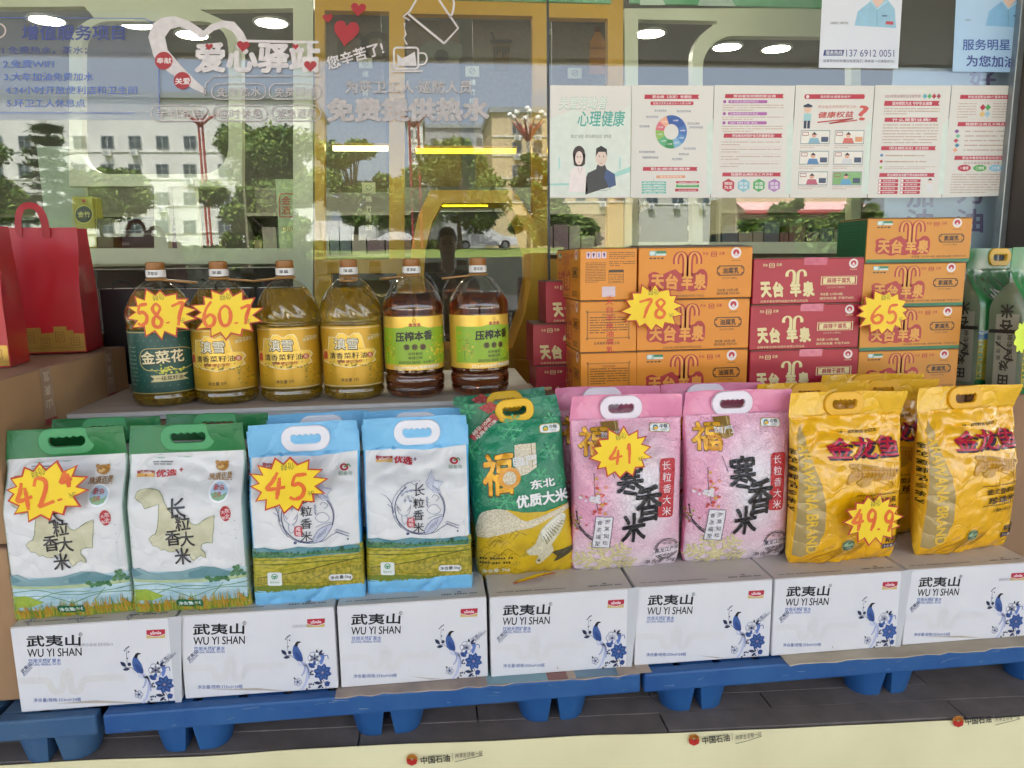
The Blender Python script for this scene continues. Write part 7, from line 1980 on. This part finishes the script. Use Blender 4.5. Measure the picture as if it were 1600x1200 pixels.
def tofu_end(A, rnd_):
    K = '3a2814'
    if rnd_ == 0:
        for i in range(4): A.rect(.105 + .092 * i, .08, .18 + .092 * i, .20, 'd3c3cf', 2); A.circ(.142 + .092 * i, .125, .02, ['7a2a5a', '5a2a3a', '8a8ab0', '5a3a6a'][i], 3, .03, n=8); A.rect(.132 + .092 * i, .15, .152 + .092 * i, .18, '6a4a6a', 3)
        A.lines(.09, .27, .45, .66, 13, K, 2, .42, 3, .6); A.lines(.51, .08, .96, .22, 4, K, 2, .42, 4, .6); A.lines(.51, .25, .96, .36, 3, K, 2, .42, 5, .4)
        A.rect(.50, .42, .765, .47, K, 2); A.frame(.50, .42, .765, .67, .006, K, 2); A.lines(.52, .49, .75, .66, 5, K, 2, .4, 6, .9)
        A.rect(.385, .735, .62, .93, 'c9b6bd', 2, .01)
    else:
        A.frame(.12, .21, .87, .73, .008, '6a4a1c', 2, .02); A.frame(.135, .225, .855, .715, .004, '6a4a1c', 2); A.lines(.17, .30, .83, .64, 7, K, 2, .42, 8 + rnd_, .4); A.text('《天台羊泉》', .38, .275, .62, .275, .05, '5a3c18', 2)
        for u in (.12, .87):
            for v in (.21, .73): A.circ(u, v, .02, '6a4a1c', 3, .025, n=10, hole=.5)
        A.text('云贵高原羊泉老工坊', .24, .82, .70, .82, .055, '4a3418', 2, .01)
    if rnd_ != 2: A.vtext('天台羊泉油腐乳', .515, .02 if rnd_ else .9, .53, .95, .13, 'b8322a', 4, .02, h=.12) if rnd_ == 1 else A.text('天', .46, .955, .6, .95, .08, 'b8322a', 4)


def tofu(label, kind, x, y, z, rz=0, end=None, group='fermented tofu cartons', flap=False, w=None):
    W, H, D = TW[kind], TH[kind], .176
    m = {'orange': M_ORG, 'red': M_REDC, 'amber': M_YGC}[kind]; ms = m if kind != 'amber' else M_GRN
    t = thing('tofu_carton', label, 'carton', (x, y, z), rz, group)
    bm_ = MB()
    if end is None:                                 # long face to the front
        w_, d_ = W, D
    else: w_, d_ = D, W
    bm_.box(0, w_, 0, d_, 0, H - .004, m, .0025)
    if kind == 'amber': bm_.box(-.0006, -.0001, .003, d_ - .003, .003, H - .006, M_GRN)
    A = Art(lambda u, v: (u * w_, H * (1 - v) - .001))
    if end is None: tofu_front(A, kind)
    else: tofu_end(A, end)
    A.put(bm_, step=.00012, base=.0003)
    if end is not None:
        A = Art(lambda u, v: (u * d_, H * (1 - v) - .001)); tofu_front(A, kind); A.put(bm_, lambda X, Y, o: (-o, d_ - X, Y), step=.00012, base=.0003)
    if kind == 'amber':
        A = Art(lambda u, v: (u * d_, H * (1 - v))); A.frame(.12, .14, .9, .86, .012, '0f3f24', 1, .03); A.lines(.2, .28, .82, .75, 8, '0f3f24', 1, .35, 3, .7); A.put(bm_, lambda X, Y, o: (-.0006 - o, d_ - X, Y))
    bm_.build('box', t)
    # lid: two flaps not quite flat, tab slots on the front edge
    f_ = MB(); lift = .007 if flap else .0008
    for (a, b, za, zb) in ((.001, d_ * .52, H - .0035, H - .0035 + lift), (d_ - .001, d_ * .525, H - .0035, H - .003 + lift * .6)):
        f_.add([(.001, a, za), (w_ - .001, a, za), (w_ - .001, b, zb), (.001, b, zb), (.001, a, za + .0024), (w_ - .001, a, za + .0024), (w_ - .001, b, zb + .0024), (.001, b, zb + .0024)], [(0, 1, 5, 4), (1, 2, 6, 5), (2, 3, 7, 6), (3, 0, 4, 7), (4, 5, 6, 7), (3, 2, 1, 0)], M_FLAPIN)
    f_.build('lid', t)
    return t


TY = .452
ZB = .6255
for r_, lab in ((0, 'orange tofu carton turned end on, bottom of its stack'), (1, 'orange tofu carton turned end on, middle one with red overprint'), (2, 'orange tofu carton turned end on, top one with small print and white label')):
    tofu(lab, 'orange', 1.4655 - .003 * (r_ == 1) + (.002 if r_ == 2 else .006), TY - .004 * r_, ZB + .1588 * r_, .0 + .03 * (r_ == 2) - .008, 2 - r_, 'orange tofu cartons')
for r_, lab in ((0, 'orange tofu carton facing front, bottom of its stack'), (1, 'orange tofu carton facing front, middle one behind the 78 sign'), (2, 'orange tofu carton facing front, top one with lifted lid')):
    tofu(lab, 'orange', 1.6475 + .003 * (r_ == 2), TY, ZB + .1588 * r_, 0, None, 'orange tofu cartons', flap=(r_ == 2))
for r_, lab in ((0, 'red tofu carton facing front, bottom of the stack'), (1, 'red tofu carton facing front, second from the top of three showing'), (2, 'red tofu carton facing front, top of the stack beside orange one')):
    tofu(lab, 'red', 2.0155 - .004 * (r_ == 1), TY - .002, ZB + .0075 + .1437 * r_, .004, None, 'red tofu cartons')
for r_, lab in ((0, 'amber tofu carton with green foot band, lowest'), (1, 'amber tofu carton with green foot band, behind the 65 sign at its lower part'), (2, 'amber tofu carton with green foot band, second from top'), (3, 'amber tofu carton with green side, topmost of all cartons')):
    tofu(lab, 'amber', 2.3835 - .002 * r_ + (.004 if r_ == 3 else 0), TY + .004 - .002 * r_, ZB + .1396 * r_, 0 if r_ < 3 else -.02, None, 'amber tofu cartons')
for (px, py, Y, lab) in ((853, 503, .70, 'red tofu carton behind the orange stack, upper one'), (833, 566, .70, 'red tofu carton behind the orange stack, middle one shifted left'), (838, 628, .70, 'red tofu carton behind the orange stack, lowest one')):
    p = atY(px, py, Y)
    zz = {503: ZB + .1437 * 1.60, 566: ZB + .1437 * .60, 628: ZB - .1437 * .40}[py]
    tofu(lab, 'red', p.x, Y, zz, .0, None, 'red tofu cartons')
m_ = MB(); m_.box(1.352, 1.75, .69, .92, .002, ZB - .1437 * .40 - .0008, M_CARD2, .003); tag(m_.build('brown_carton', None), 'brown carton under the red tofu boxes behind the orange stack', 'carton')

# ================================================================ right edge: clear and green rice bags
M_CLR = mat('clear_side', '7c8c78', .2, hex2='66785f', vscale=7, spec=.8, coat=.5); M_AKG = mat('green_gloss_bag', '1d6a34', .22, hex2='2f7f45', vscale=10, spec=.7, coat=.4)
akb = Bag(.27, .46, .395, .15, 'gusset', 31, 1.5, .016)


def ak_art(A):
    A.rect(-.134, .0, .134, .39, M_AKG, 1)
    A.poly([(.0 - .134, .02), (.134, .02), (.134, .14), (-.134, .16)], P_FIELD, 2); A.poly([(-.134, .155), (.134, .14), (.134, .17), (-.134, .185)], '3a6fa8', 2); A.poly([(-.134, .18), (-.1, .2), (-.05, .185), (0, .2), (.05, .18), (.134, .19), (.134, .165), (-.134, .178)], 'c9d5dd', 3)
    A.text('秋田', -.09, .28, .09, .28, .08, 'dfe5dd', 3, .03)


def ak_make(label, x, y, z, rz):
    t = make_bag('rice_bag', label, 'clear and green rice bags', akb, (M_AKG, M_CLR, M_AKG, M_YHAND), (None, ak_art), (.03, .43, .11, .055), (x, y, z), rz, -.03)
    m_ = MB(); A = Art(); A.rect(-.034, .0, .040, .24, mat('pale_strip', '98998a', .3, hex2='8a8e7e', vscale=5), 0); A.vtext('米谷', .0, .25, .0, .20, .040, '2a2a26', 2, .04)
    A.text('一', -.05, .185, .05, .185, .006, '1e1e20', 3, .05); A.vtext('金色稻田', .015, .165, .015, .10, .018, '3a362f', 2, .02); A.vtext('颗粒饱满', -.02, .165, -.02, .10, .014, '3a362f', 2, .01); A.vtext('秋田', .0, .075, .0, .03, .030, '2a2a26', 2, .04)
    A.stroke([(-.03, .15), (.0, .13), (.02, .12), (.0, .10), (.03, .095)], .005, '1c1c22', 4, 4)
    A.put(m_, lambda X, Y, o: (-.1362 - o, -X, Y + .01)); m_.build('side_print', t)
    return t


akz = .626
ak1 = ak_make('clear sided green rice bag at the right edge, rear one by the column', 2.955, .60, akz, .30)
ak2 = ak_make('clear sided green rice bag cut off by the right frame edge, front one', 2.975, .43, akz, .28)
make_carton('brown carton under the clear sided rice bags at the right edge', 2.76, 3.2, .36, .85, .002, akz - .0015, 'brown cartons carrying the displays', M_CARD2)

# ================================================================ left: brown cartons, red gift bags, black bags
RT = '8f2f2a'


def tape_art(A):
    A.rect(.02, .255, .075, .40, 'a08a74', 1); A.rect(.026, .262, .069, .40, '9c7f68', 2); A.vtext('武夷山', .047, .375, .047, .30, .030, 'c9bba8', 3, .02, h=.026); A.rect(.018, .245, .080, .262, RT, 3)


def tape_art2(A):
    A.rect(-.12, .0, .16, .06, RT, 1); A.poly([(-.12, .06), (-.06, .062), (-.05, .085), (.05, .085), (.06, .062), (.16, .06)], RT, 1)
    for k in range(4): A.frame(-.11 + .065 * k, .012 + .01 * (k % 2), -.06 + .065 * k, .052 + .02 * (k % 2), .004, 'b0655a', 2); A.frame(-.10 + .065 * k, .022 + .01 * (k % 2), -.07 + .065 * k, .044 + .02 * (k % 2), .003, 'b0655a', 2)
    A.lines(.0, .17, .13, .30, 7, '6a4c38', 1, .35, 6, .6)


CG = 'brown cartons stacked at the left'
make_carton('lower front brown carton at the left edge with red scroll print', -.44, -.014, .055, .475, .001, .399, CG, M_CARD, tape_art2)
make_carton('upper front brown carton at the left edge with printed tape', -.44, -.016, .075, .480, .400, .800, CG, M_CARD, tape_art)
make_carton('lower rear brown carton behind the first stack at the left', -.44, -.018, .482, .86, .001, .397, CG, M_CARD2)
make_carton('upper rear brown carton with printed tape under the red gift bags', -.44, -.020, .484, .86, .400, .798, CG, M_CARD, tape_art)
make_carton('small brown carton at the back of the left stack before the black bags', -.40, -.135, .868, 1.05, .300, .835, CG, M_CARD2)
make_carton('outer brown carton under the nearer red gift bag', -.88, -.446, .08, .50, .001, .796, CG, M_CARD)

M_RBAG = mat('red_gift_paper', 'b01622', .36, hex2='a5121d', vscale=4, spec=.55, bump=.08, bscale=9); M_RSIDE = mat('red_gift_side', 'a5121d', .33, hex2='990f18', vscale=4, spec=.55); M_GFOIL = mat('gold_foil', 'b8964a', .3, hex2='a8853c', vscale=20, metal=.5); M_RIB = mat('red_ribbon', '9c1620', .5, var=.05)


def gift_bag(label, loc, rz, w, h, d, seed):
    t = thing('gift_bag', label, 'gift bag', loc, rz, 'red gift bags on the left cartons')
    m_ = MB(); R = Vector((0, 0, seed))
    NX, NZ = 14, 24

    def fp(u, z, off=0):
        k = z / h; yy = -d / 2 * (1 - .55 * sstep(.45, 1, k)); return Vector((u * w / 2 * (1 - .03 * k), yy + .010 * noise.noise(Vector((u * 2.2, z * 7, seed))) * k - off, z))

    def bp(u, z): k = z / h; return Vector((u * w / 2 * (1 - .03 * k), d / 2 * (1 - .35 * sstep(.45, 1, k)), z))
    m_.grid([[tuple(fp(-1 + 2 * i / NX, h * j / NZ)) for i in range(NX + 1)] for j in range(NZ + 1)], M_RBAG, False, True)
    m_.grid([[tuple(bp(1 - 2 * i / NX, h * j / NZ)) for i in range(NX + 1)] for j in range(NZ + 1)], M_RBAG, False, True)
    for s in (-1, 1):                               # gusseted sides fold inwards towards the top
        rows = []
        for j in range(NZ + 1):
            z = h * j / NZ; a, b = fp(s, z), bp(s, z); k = sstep(.2, 1, j / NZ); c = (a + b) / 2 + Vector((-s * .03 * k, 0, 0)); rr = [a, (a + c) / 2, c, (c + b) / 2, b]
            rows.append([tuple(p) for p in (rr if s > 0 else rr[::-1])])
        m_.grid(rows, M_RSIDE, False, False)
    m_.add([tuple(fp(-1, 0)), tuple(fp(1, 0)), tuple(bp(1, 0)), tuple(bp(-1, 0))], [(0, 3, 2, 1)], M_RBAG)
    A = Art(lambda u, v: (u, v))
    x0, x1 = -w / 2 * .97, w / 2 * .985
    st = [(x0, .004), (x1, .004), (x1, .058), (x1 - .03, .060), (x1 - .03, .070), (x1 - .048, .070), (x1 - .048, .082), (x1 - .085, .082), (x1 - .085, .064), (x1 - .12, .062), (x1 - .12, .080), (x1 - .16, .080), (x1 - .16, .060), (x0, .050)]
    A.poly(st, M_GFOIL, 1)
    for k in range(4):
        x = x1 - .028 - .042 * k
        A.frame(x - .012, .022 + .012 * (k % 2), x + .014, .048 + .018 * (k % 2), .0022, '8a6228', 2); A.frame(x - .005, .030 + .012 * (k % 2), x + .008, .042 + .016 * (k % 2), .0022, '8a6228', 3)
    A.text('公司', x0 + .01, .022, x0 + .05, .022, .014, '4a3820', 2, .02); A.stroke([(x0, .018), (x1, .016)], .0015, '8a6228', 2)
    A.put(m_, lambda X, Y, o: tuple(fp(X / (w / 2), Y, o + .001)), .02)
    m_.build('paper_bag', t, sharp=30)
    hb = MB(); pts = [(-.038, h - .03), (-.036, h + .02), (-.024, h + .055), (0, h + .066), (.024, h + .055), (.036, h + .02), (.038, h - .03)]
    pts = smooth_line(pts, 4); yy = fp(0, h * .98).y
    for (ya, yb) in ((yy - .004, yy - .0025),):
        rows = []
        for i, p in enumerate(pts):
            a, b = pts[max(i - 1, 0)], pts[min(i + 1, len(pts) - 1)]; dx, dz = b[0] - a[0], b[1] - a[1]; l = math.hypot(dx, dz); nx, nz = -dz / l * .010, dx / l * .010
            rows.append([(p[0] + nx, ya, p[1] + nz), (p[0] - nx, ya - .004, p[1] - nz), (p[0] - nx, yb - .004, p[1] - nz), (p[0] + nx, yb, p[1] + nz)])
        hb.grid(rows, M_RIB, True, True)
    hb.build('handle', t)
    return t


pA, pB = atZ(44, 560, .802), atZ(118, 552, .802)
gift_bag('red gift bag with gold scroll foot and ribbon handle, full one', ((pA.x + pB.x) / 2 - .075, pB.y + .10, .8015), .10, .255, .385, .155, 2)
pC = atZ(44, 571, .802)
gift_bag('red gift bag cut by the left edge, nearer one', (pC.x - .165, pC.y + .03, .8015), .16, .245, .375, .14, 5)

M_BLK = mat('black_gift_paper', '17161a', .4, hex2='1d1b20', vscale=6); M_MAR = mat('maroon_edge', '4a1f2c', .5)
for i, (x, y, w, lab) in enumerate(((-.045, .985, .150, 'black gift bag with upright grey lettering beside the red bag'), (.125, .99, .160, 'black gift bag behind the first oil bottle'), (.300, .985, .160, 'black gift bag behind the bottle priced 60.7'), (.48, .99, .15, 'black gift bag behind the plain gold label bottle'))):
    t = thing('black_gift_bag', lab, 'gift bag', (x, y, .655), .02 * i, 'black gift bags behind the bottles')
    h = .335 if i == 0 else .33; m_ = MB(); m_.box(-w / 2, w / 2, -.045, .045, 0, h, M_BLK, .002); m_.box(-w / 2, w / 2, -.0458, -.0452, h - .004, h - .001, M_MAR)
    A = Art()
    if i == 0: A.text('WICKHAM', .020, .085, .020, .27, .022, '9a989a', 1, .0)
    else: A.rect(-w / 2 + .02, .2, -w / 2 + .022, .3, '3a2a30', 1)
    A.put(m_, lambda X, Y, o: (X, -.0452 - o, Y)); m_.build('paper_bag', t)
    c = MB(); c.tube(smooth_line([(-.035, -.03, h - .004), (-.03, -.036, h + .018), (0, -.045, h + .028), (.03, -.036, h + .015), (.036, -.03, h - .004)], 5), .0028, M_BLK, 6); c.build('handle', t)

# ================================================================ price stars
M_SY = mat('star_yellow', 'efce1c', .45, hex2='e9c416', vscale=6); M_SR = mat('star_red', 'b8301f', .45, var=.05); M_OP = mat('orange_paint', 'e0701f', .45, hex2='d65512', vscale=25)
DIG = {'0': [[(.55, 1), (.2, .8), (.1, .4), (.3, .05), (.7, .1), (.9, .5), (.8, .85), (.5, 1)]], '1': [[(.35, .75), (.6, 1), (.5, 0)]], '2': [[(.1, .75), (.35, 1), (.75, .9), (.7, .6), (.2, .1), (.1, .02), (.95, .1)]],
       '4': [[(.55, 1.0), (.30, .66), (.02, .36), (.95, .44)], [(.66, .80), (.60, .4), (.50, -.02)]], '5': [[(.95, 1), (.35, .96)], [(.35, .96), (.22, .58), (.55, .62), (.82, .42), (.72, .12), (.35, 0), (.08, .1)]],
       '6': [[(.7, 1), (.3, .7), (.1, .3), (.3, .02), (.7, .06), (.85, .32), (.55, .48), (.18, .32)]], '7': [[(.05, .86), (.9, 1), (.62, .5), (.42, -.02)]], '8': [[(.82, .82), (.5, 1), (.2, .8), (.45, .52), (.8, .28), (.6, .02), (.2, .08), (.2, .35), (.55, .58), (.82, .82)]],
       '9': [[(.85, .85), (.5, 1), (.2, .75), (.35, .5), (.75, .55), (.85, .85)], [(.85, .85), (.78, .4), (.55, 0)]]}


def star_pts(n, rx, ry, inner, seed, grow=0):
    R = random.Random(seed); P = []
    for i in range(2 * n):
        a = math.pi * i / n + .13 + R.uniform(-.06, .06); k = 1 + R.uniform(-.07, .07) if i % 2 == 0 else inner * (1 + R.uniform(-.05, .05))
        P.append((rx * k * math.cos(a), ry * k * math.sin(a)))
    return P


def price_star(txt, cx, cy, wpx, hpx, Y, label, seed, rot=0.0, rz=0.0, tilt=-.04, digs=None, dh=.44, small=True, tail=(1, 0)):
    p = atY(cx, cy, Y); s = (Y - CAM_P[1]) / np.dot(ray(cx, cy), [0, 1, 0]) / FPX
    t = thing('price_sign', label, 'price sign', p, rz, 'yellow starburst price signs', tilt); t.rotation_euler[1] = rot
    rx, ry = wpx * s / 2, hpx * s / 2
    P = star_pts(14, rx, ry, .74, seed)
    bend = lambda X, y: -.010 * (1 - (X / rx) ** 2) + .004 * math.sin(seed + X * 25)
    m_ = MB(); T, V = tess([P]); V, T = refine(V, T, .02)
    for sg, mm in ((0, M_SR), (.0009, M_SR)):
        m_.add([(q[0], bend(*q) + sg, q[1]) for q in V], [(k if ccw(V, k) else k[::-1]) if sg == 0 else (k[::-1] if ccw(V, k) else k) for k in T], mm, True)
    k = len(P); m_.add([(q[0], bend(*q), q[1]) for q in P] + [(q[0], bend(*q) + .0009, q[1]) for q in P], [(i, (i + 1) % k, k + (i + 1) % k, k + i) for i in range(k)], M_SR)
    A = Art(); A.poly([(q[0] * .925, q[1] * .912) for q in P], M_SY, 0)
    # brush figures
    adv = [.42 if c == '.' else .95 if c != '1' else .7 for c in txt]; di = txt.find('.'); adv = [q * (tail[0] if di >= 0 and i > di else 1) for i, q in enumerate(adv)]; tot = sum(adv); H = hpx * s * dh; cw = min(H * .82, wpx * s * .70 / tot); x = -cw * tot / 2; R = random.Random(seed)
    for ci, (c, a) in enumerate(zip(txt, adv)):
        tl = di >= 0 and ci > di
        if c == '.': A.stroke([(x + cw * .05, -H * .42), (x + cw * .28, -H * .40)], H * .075, M_OP, 2)
        else:
            hh = H * (R.uniform(.88, 1.08)) * (tail[0] if tl else 1); dy = R.uniform(-.06, .06) * H + (tail[1] * H if tl else 0)
            for st in DIG[c]: A.stroke([(x + (q[0] * .86 + .04) * cw * a / .95 * (1.0), (q[1] - .55) * hh + dy) for q in st], H * .150, M_OP, 2, 6, taper=[.75, 1.05, 1, 1.1, .8])
        x += cw * a
    if small:
        A.text('特价', -.16 * rx, ry * .62, .17 * rx, ry * .66, ry * .26, '7a7a1c', 2); A.text('元', rx * .50, -ry * .30, rx * .66, -ry * .30, ry * .15, '55561c', 2)
    A.put(m_, lambda X, y, o: (X, bend(X, y) - o, y), .02)
    m_.build('card', t, sharp=40)
    return t


price_star('58.7', 252, 490, 106, 80, .448, 'yellow starburst price sign reading 58.7 on the green label bottle', 1, -.03)
price_star('60.7', 355, 490, 108, 82, .446, 'yellow starburst price sign reading 60.7 on the second oil bottle', 2, .0, tail=(.74, -.06))
price_star('78', 1019, 481, 100, 76, .430, 'yellow starburst price sign reading 78 on the orange cartons', 3, .02, dh=.40)
price_star('65', 1379, 488, 92, 74, .432, 'yellow starburst price sign reading 65 on the amber cartons', 4, .0, dh=.40)
price_star('42.4', 73, 766, 126, 98, .022, 'yellow starburst price sign reading 42.4 on the first green topped bag', 5, -.17, .03, tail=(.60, .26))
price_star('45', 450, 756, 120, 92, .020, 'yellow starburst price sign reading 45 on the light blue bag', 6, .06, .04)
price_star('41', 970, 707, 106, 84, .066, 'yellow starburst price sign reading 41 on the pink bag', 7, -.05, .03, dh=.36)
price_star('49.9', 1363, 811, 102, 84, .016, 'yellow starburst price sign reading 49.9 on the yellow bag', 8, .06, .05)
# a star lying flat on a carton, and the lime one at the right edge
t = price_star('', 816, 902, 100, 90, .10, 'yellow starburst sign lying flat under the green and gold bag', 9, 0, .2, 0, small=False); t.location = (1.27, .085, .2245); t.rotation_euler = (-math.pi / 2, 0, .3); t.scale = (.8, .8, .12)
p = atY(1597, 527, .33); t = thing('price_sign', 'lime yellow scalloped sign at the right frame edge', 'price sign', p, .3, 'yellow starburst price signs')
m_ = MB(); m_.sheet([[((.034 + .005 * math.cos(9 * a)) * math.cos(a), (.046 + .005 * math.cos(9 * a)) * math.sin(a)) for a in [2 * math.pi * i / 72 for i in range(72)]]], 0, .001, mat('lime_card', 'c9e01c', .45, var=.03)); m_.build('card', t)

# ================================================================ the person holding the phone, mirrored faintly in the hexagon niche
M_SKIN = mat('skin', 'b98a70', .5, hex2='b0816a', vscale=9); M_HAIR = mat('black_hair', '141214', .45, var=.1, vscale=40); M_SHIRT = mat('black_shirt', '17171a', .8, hex2='1f1f23', vscale=12, bump=.2, bscale=14); M_TROU = mat('dark_trousers', '20222a', .85, hex2='282a33', vscale=10, bump=.2, bscale=12); M_SHOE = mat('dark_shoe', '1a1918', .5, var=.1); M_EYE = mat('eye_dark', '1b1512', .2); M_LIP = mat('lip', '8f5a50', .5)


def skinned(name, joints, edges, m, parent, sub=2, root=0):
    me = bpy.data.meshes.new(name); me.from_pydata([j[0] for j in joints], edges, []); ob = bpy.data.objects.new(name, me); COL.objects.link(ob)
    sk = ob.modifiers.new('skin', 'SKIN'); sk.use_smooth_shade = True
    ob.modifiers.new('smooth', 'SUBSURF').levels = sub; ob.modifiers['smooth'].render_levels = sub
    for i, j in enumerate(joints):
        d = me.skin_vertices[0].data[i]; d.radius = (j[1], j[2] if len(j) > 2 else j[1]); d.use_root = (i == root)
    dg = bpy.context.evaluated_depsgraph_get(); m2 = bpy.data.meshes.new_from_object(ob.evaluated_get(dg)); bpy.data.objects.remove(ob); bpy.data.meshes.remove(me)
    m2.name = name; m2.materials.clear(); m2.materials.append(m); o = bpy.data.objects.new(name, m2); COL.objects.link(o); o.parent = parent
    return o


PY = -2.24
t = thing('person', 'person in black shirt raising a phone, mirrored dimly in the hexagon niche', 'person', (1.17, PY, STEP + .002))
ph = Vector((CAM_P[0] - 1.17, -1.775 - PY, CAM_P[2] - STEP))       # the phone, just behind the lens
J = [((0, 0, .96), .145, .10), ((0, .0, 1.12), .135, .095), ((0, .0, 1.30), .155, .105), ((0, 0, 1.45), .12, .085), ((0, .015, 1.53), .056), ((0, .03, 1.60), .055),
     ((0, .045, 1.655), .072, .082), ((0, .05, 1.74), .078, .092), ((0, .04, 1.80), .060, .072)]
E_ = [(0, 1), (1, 2), (2, 3), (3, 4), (4, 5), (5, 6), (6, 7), (7, 8)]
for s in (-1, 1):
    w = Vector((ph.x + s * .085, ph.y - .075, ph.z - .055)); k = len(J)
    J += [((s * .185, 0, 1.43), .058), ((s * .255, .10, 1.20), .043), (tuple(Vector((s * .255, .10, 1.20)) * .45 + w * .55), .037), (tuple(w), .026, .030), (tuple(w + Vector((-s * .008, .045, .028))), .024, .038)]
    E_ += [(3, k), (k, k + 1), (k + 1, k + 2), (k + 2, k + 3), (k + 3, k + 4)]
for s in (-1, 1):
    k = len(J)
    J += [((s * .095, 0, .88), .095), ((s * .105, .015, .50), .060), ((s * .108, -.01, .30), .056), ((s * .11, -.02, .09), .040), ((s * .125, .06, .045), .040, .036), ((s * .135, .15, .035), .034, .026)]
    E_ += [(0, k), (k, k + 1), (k + 1, k + 2), (k + 2, k + 3), (k + 3, k + 4), (k + 4, k + 5)]
body = skinned('body', J, E_, M_SKIN, t)
for s in (-1, 1):                                    # fingers closed round the edges of the phone
    w = Vector((ph.x + s * .077, ph.y - .03, ph.z - .027))
    for i, (l, z) in enumerate(((.052, .030), (.058, .012), (.054, -.006), (.044, -.022))):
        skinned('finger', [(tuple(w + Vector((0, 0, z))), .0095), (tuple(w + Vector((s * .010, l * .45, z + .006))), .0088), (tuple(w + Vector((-s * .004, l * .78, z + .008))), .0080), (tuple(w + Vector((-s * .020, l * .80, z + .008))), .0070)], [(0, 1), (1, 2), (2, 3)], M_SKIN, t, 1)
    skinned('thumb', [(tuple(w + Vector((-s * .004, -.012, -.03))), .011), (tuple(w + Vector((-s * .022, -.020, .0))), .010), (tuple(w + Vector((-s * .034, -.004, .022))), .0085)], [(0, 1), (1, 2)], M_SKIN, t, 1)
SJ = [((0, 0, .90), .165, .118), ((0, 0, 1.12), .155, .112), ((0, 0, 1.30), .172, .120), ((0, .0, 1.45), .128, .092), ((0, .012, 1.505), .066)]
SE = [(0, 1), (1, 2), (2, 3), (3, 4)]
for s in (-1, 1):
    w = Vector((ph.x + s * .085, ph.y - .075, ph.z - .055)); e = Vector((s * .255, .10, 1.20)); k = len(SJ)
    SJ += [((s * .185, 0, 1.43), .074), (tuple(e), .060), (tuple(e * .25 + w * .75), .046)]; SE += [(3, k), (k, k + 1), (k + 1, k + 2)]
skinned('shirt', SJ, SE, M_SHIRT, t)
TJ = [((0, 0, .98), .158, .112), ((0, 0, .92), .155, .115)]; TE = [(0, 1)]
for s in (-1, 1):
    k = len(TJ); TJ += [((s * .098, 0, .80), .105), ((s * .106, .015, .50), .078), ((s * .108, -.01, .28), .074), ((s * .11, -.015, .10), .066)]; TE += [(1, k), (k, k + 1), (k + 1, k + 2), (k + 2, k + 3)]
skinned('trousers', TJ, TE, M_TROU, t)
for s in (-1, 1): skinned('shoe', [((s * .11, -.05, .045), .050, .044), ((s * .122, .06, .042), .050, .042), ((s * .136, .17, .036), .042, .032)], [(0, 1), (1, 2)], M_SHOE, t)
skinned('hair', [((0, .0, 1.70), .088, .080), ((0, .015, 1.775), .090, .098), ((0, .035, 1.815), .074, .088), ((0, .095, 1.805), .058, .030)], [(0, 1), (1, 2), (2, 3)], M_HAIR, t)
skinned('nose', [((0, .125, 1.715), .010), ((0, .142, 1.690), .015), ((0, .132, 1.680), .013)], [(0, 1), (1, 2)], M_SKIN, t, 1)
for s in (-1, 1):
    skinned('ear', [((s * .082, .035, 1.735), .010, .018), ((s * .086, .030, 1.70), .010, .016), ((s * .080, .035, 1.675), .008, .010)], [(0, 1), (1, 2)], M_SKIN, t, 1)
    m_ = MB(); m_.lathe([(0, -.011), (.011, -.004), (.013, 0), (.011, .004), (0, .011)], M_EYE, n=12); o = m_.build('eye', t); o.location = (s * .032, .122, 1.722); o.scale = (1.3, .7, .7)
    m_ = MB(); m_.box(s * .032 - .020, s * .032 + .020, .122, .132, 1.742, 1.748, M_HAIR, .002); m_.build('eyebrow', t)
m_ = MB(); m_.box(-.024, .024, .112, .128, 1.645, 1.656, M_LIP, .004); m_.build('mouth', t)
t2 = thing('phone', 'dark phone held up by the mirrored person', 'phone', (CAM_P[0], -1.778, CAM_P[2] - .02))
m_ = MB(); m_.box(-.080, .080, -.004, .004, -.038, .038, mat('phone_black', '101114', .25), .003); m_.build('case', t2)
m_ = MB(); m_.box(-.074, .074, -.0046, -.0041, -.034, .034, mat('phone_screen', '22262c', .15)); m_.build('screen', t2)
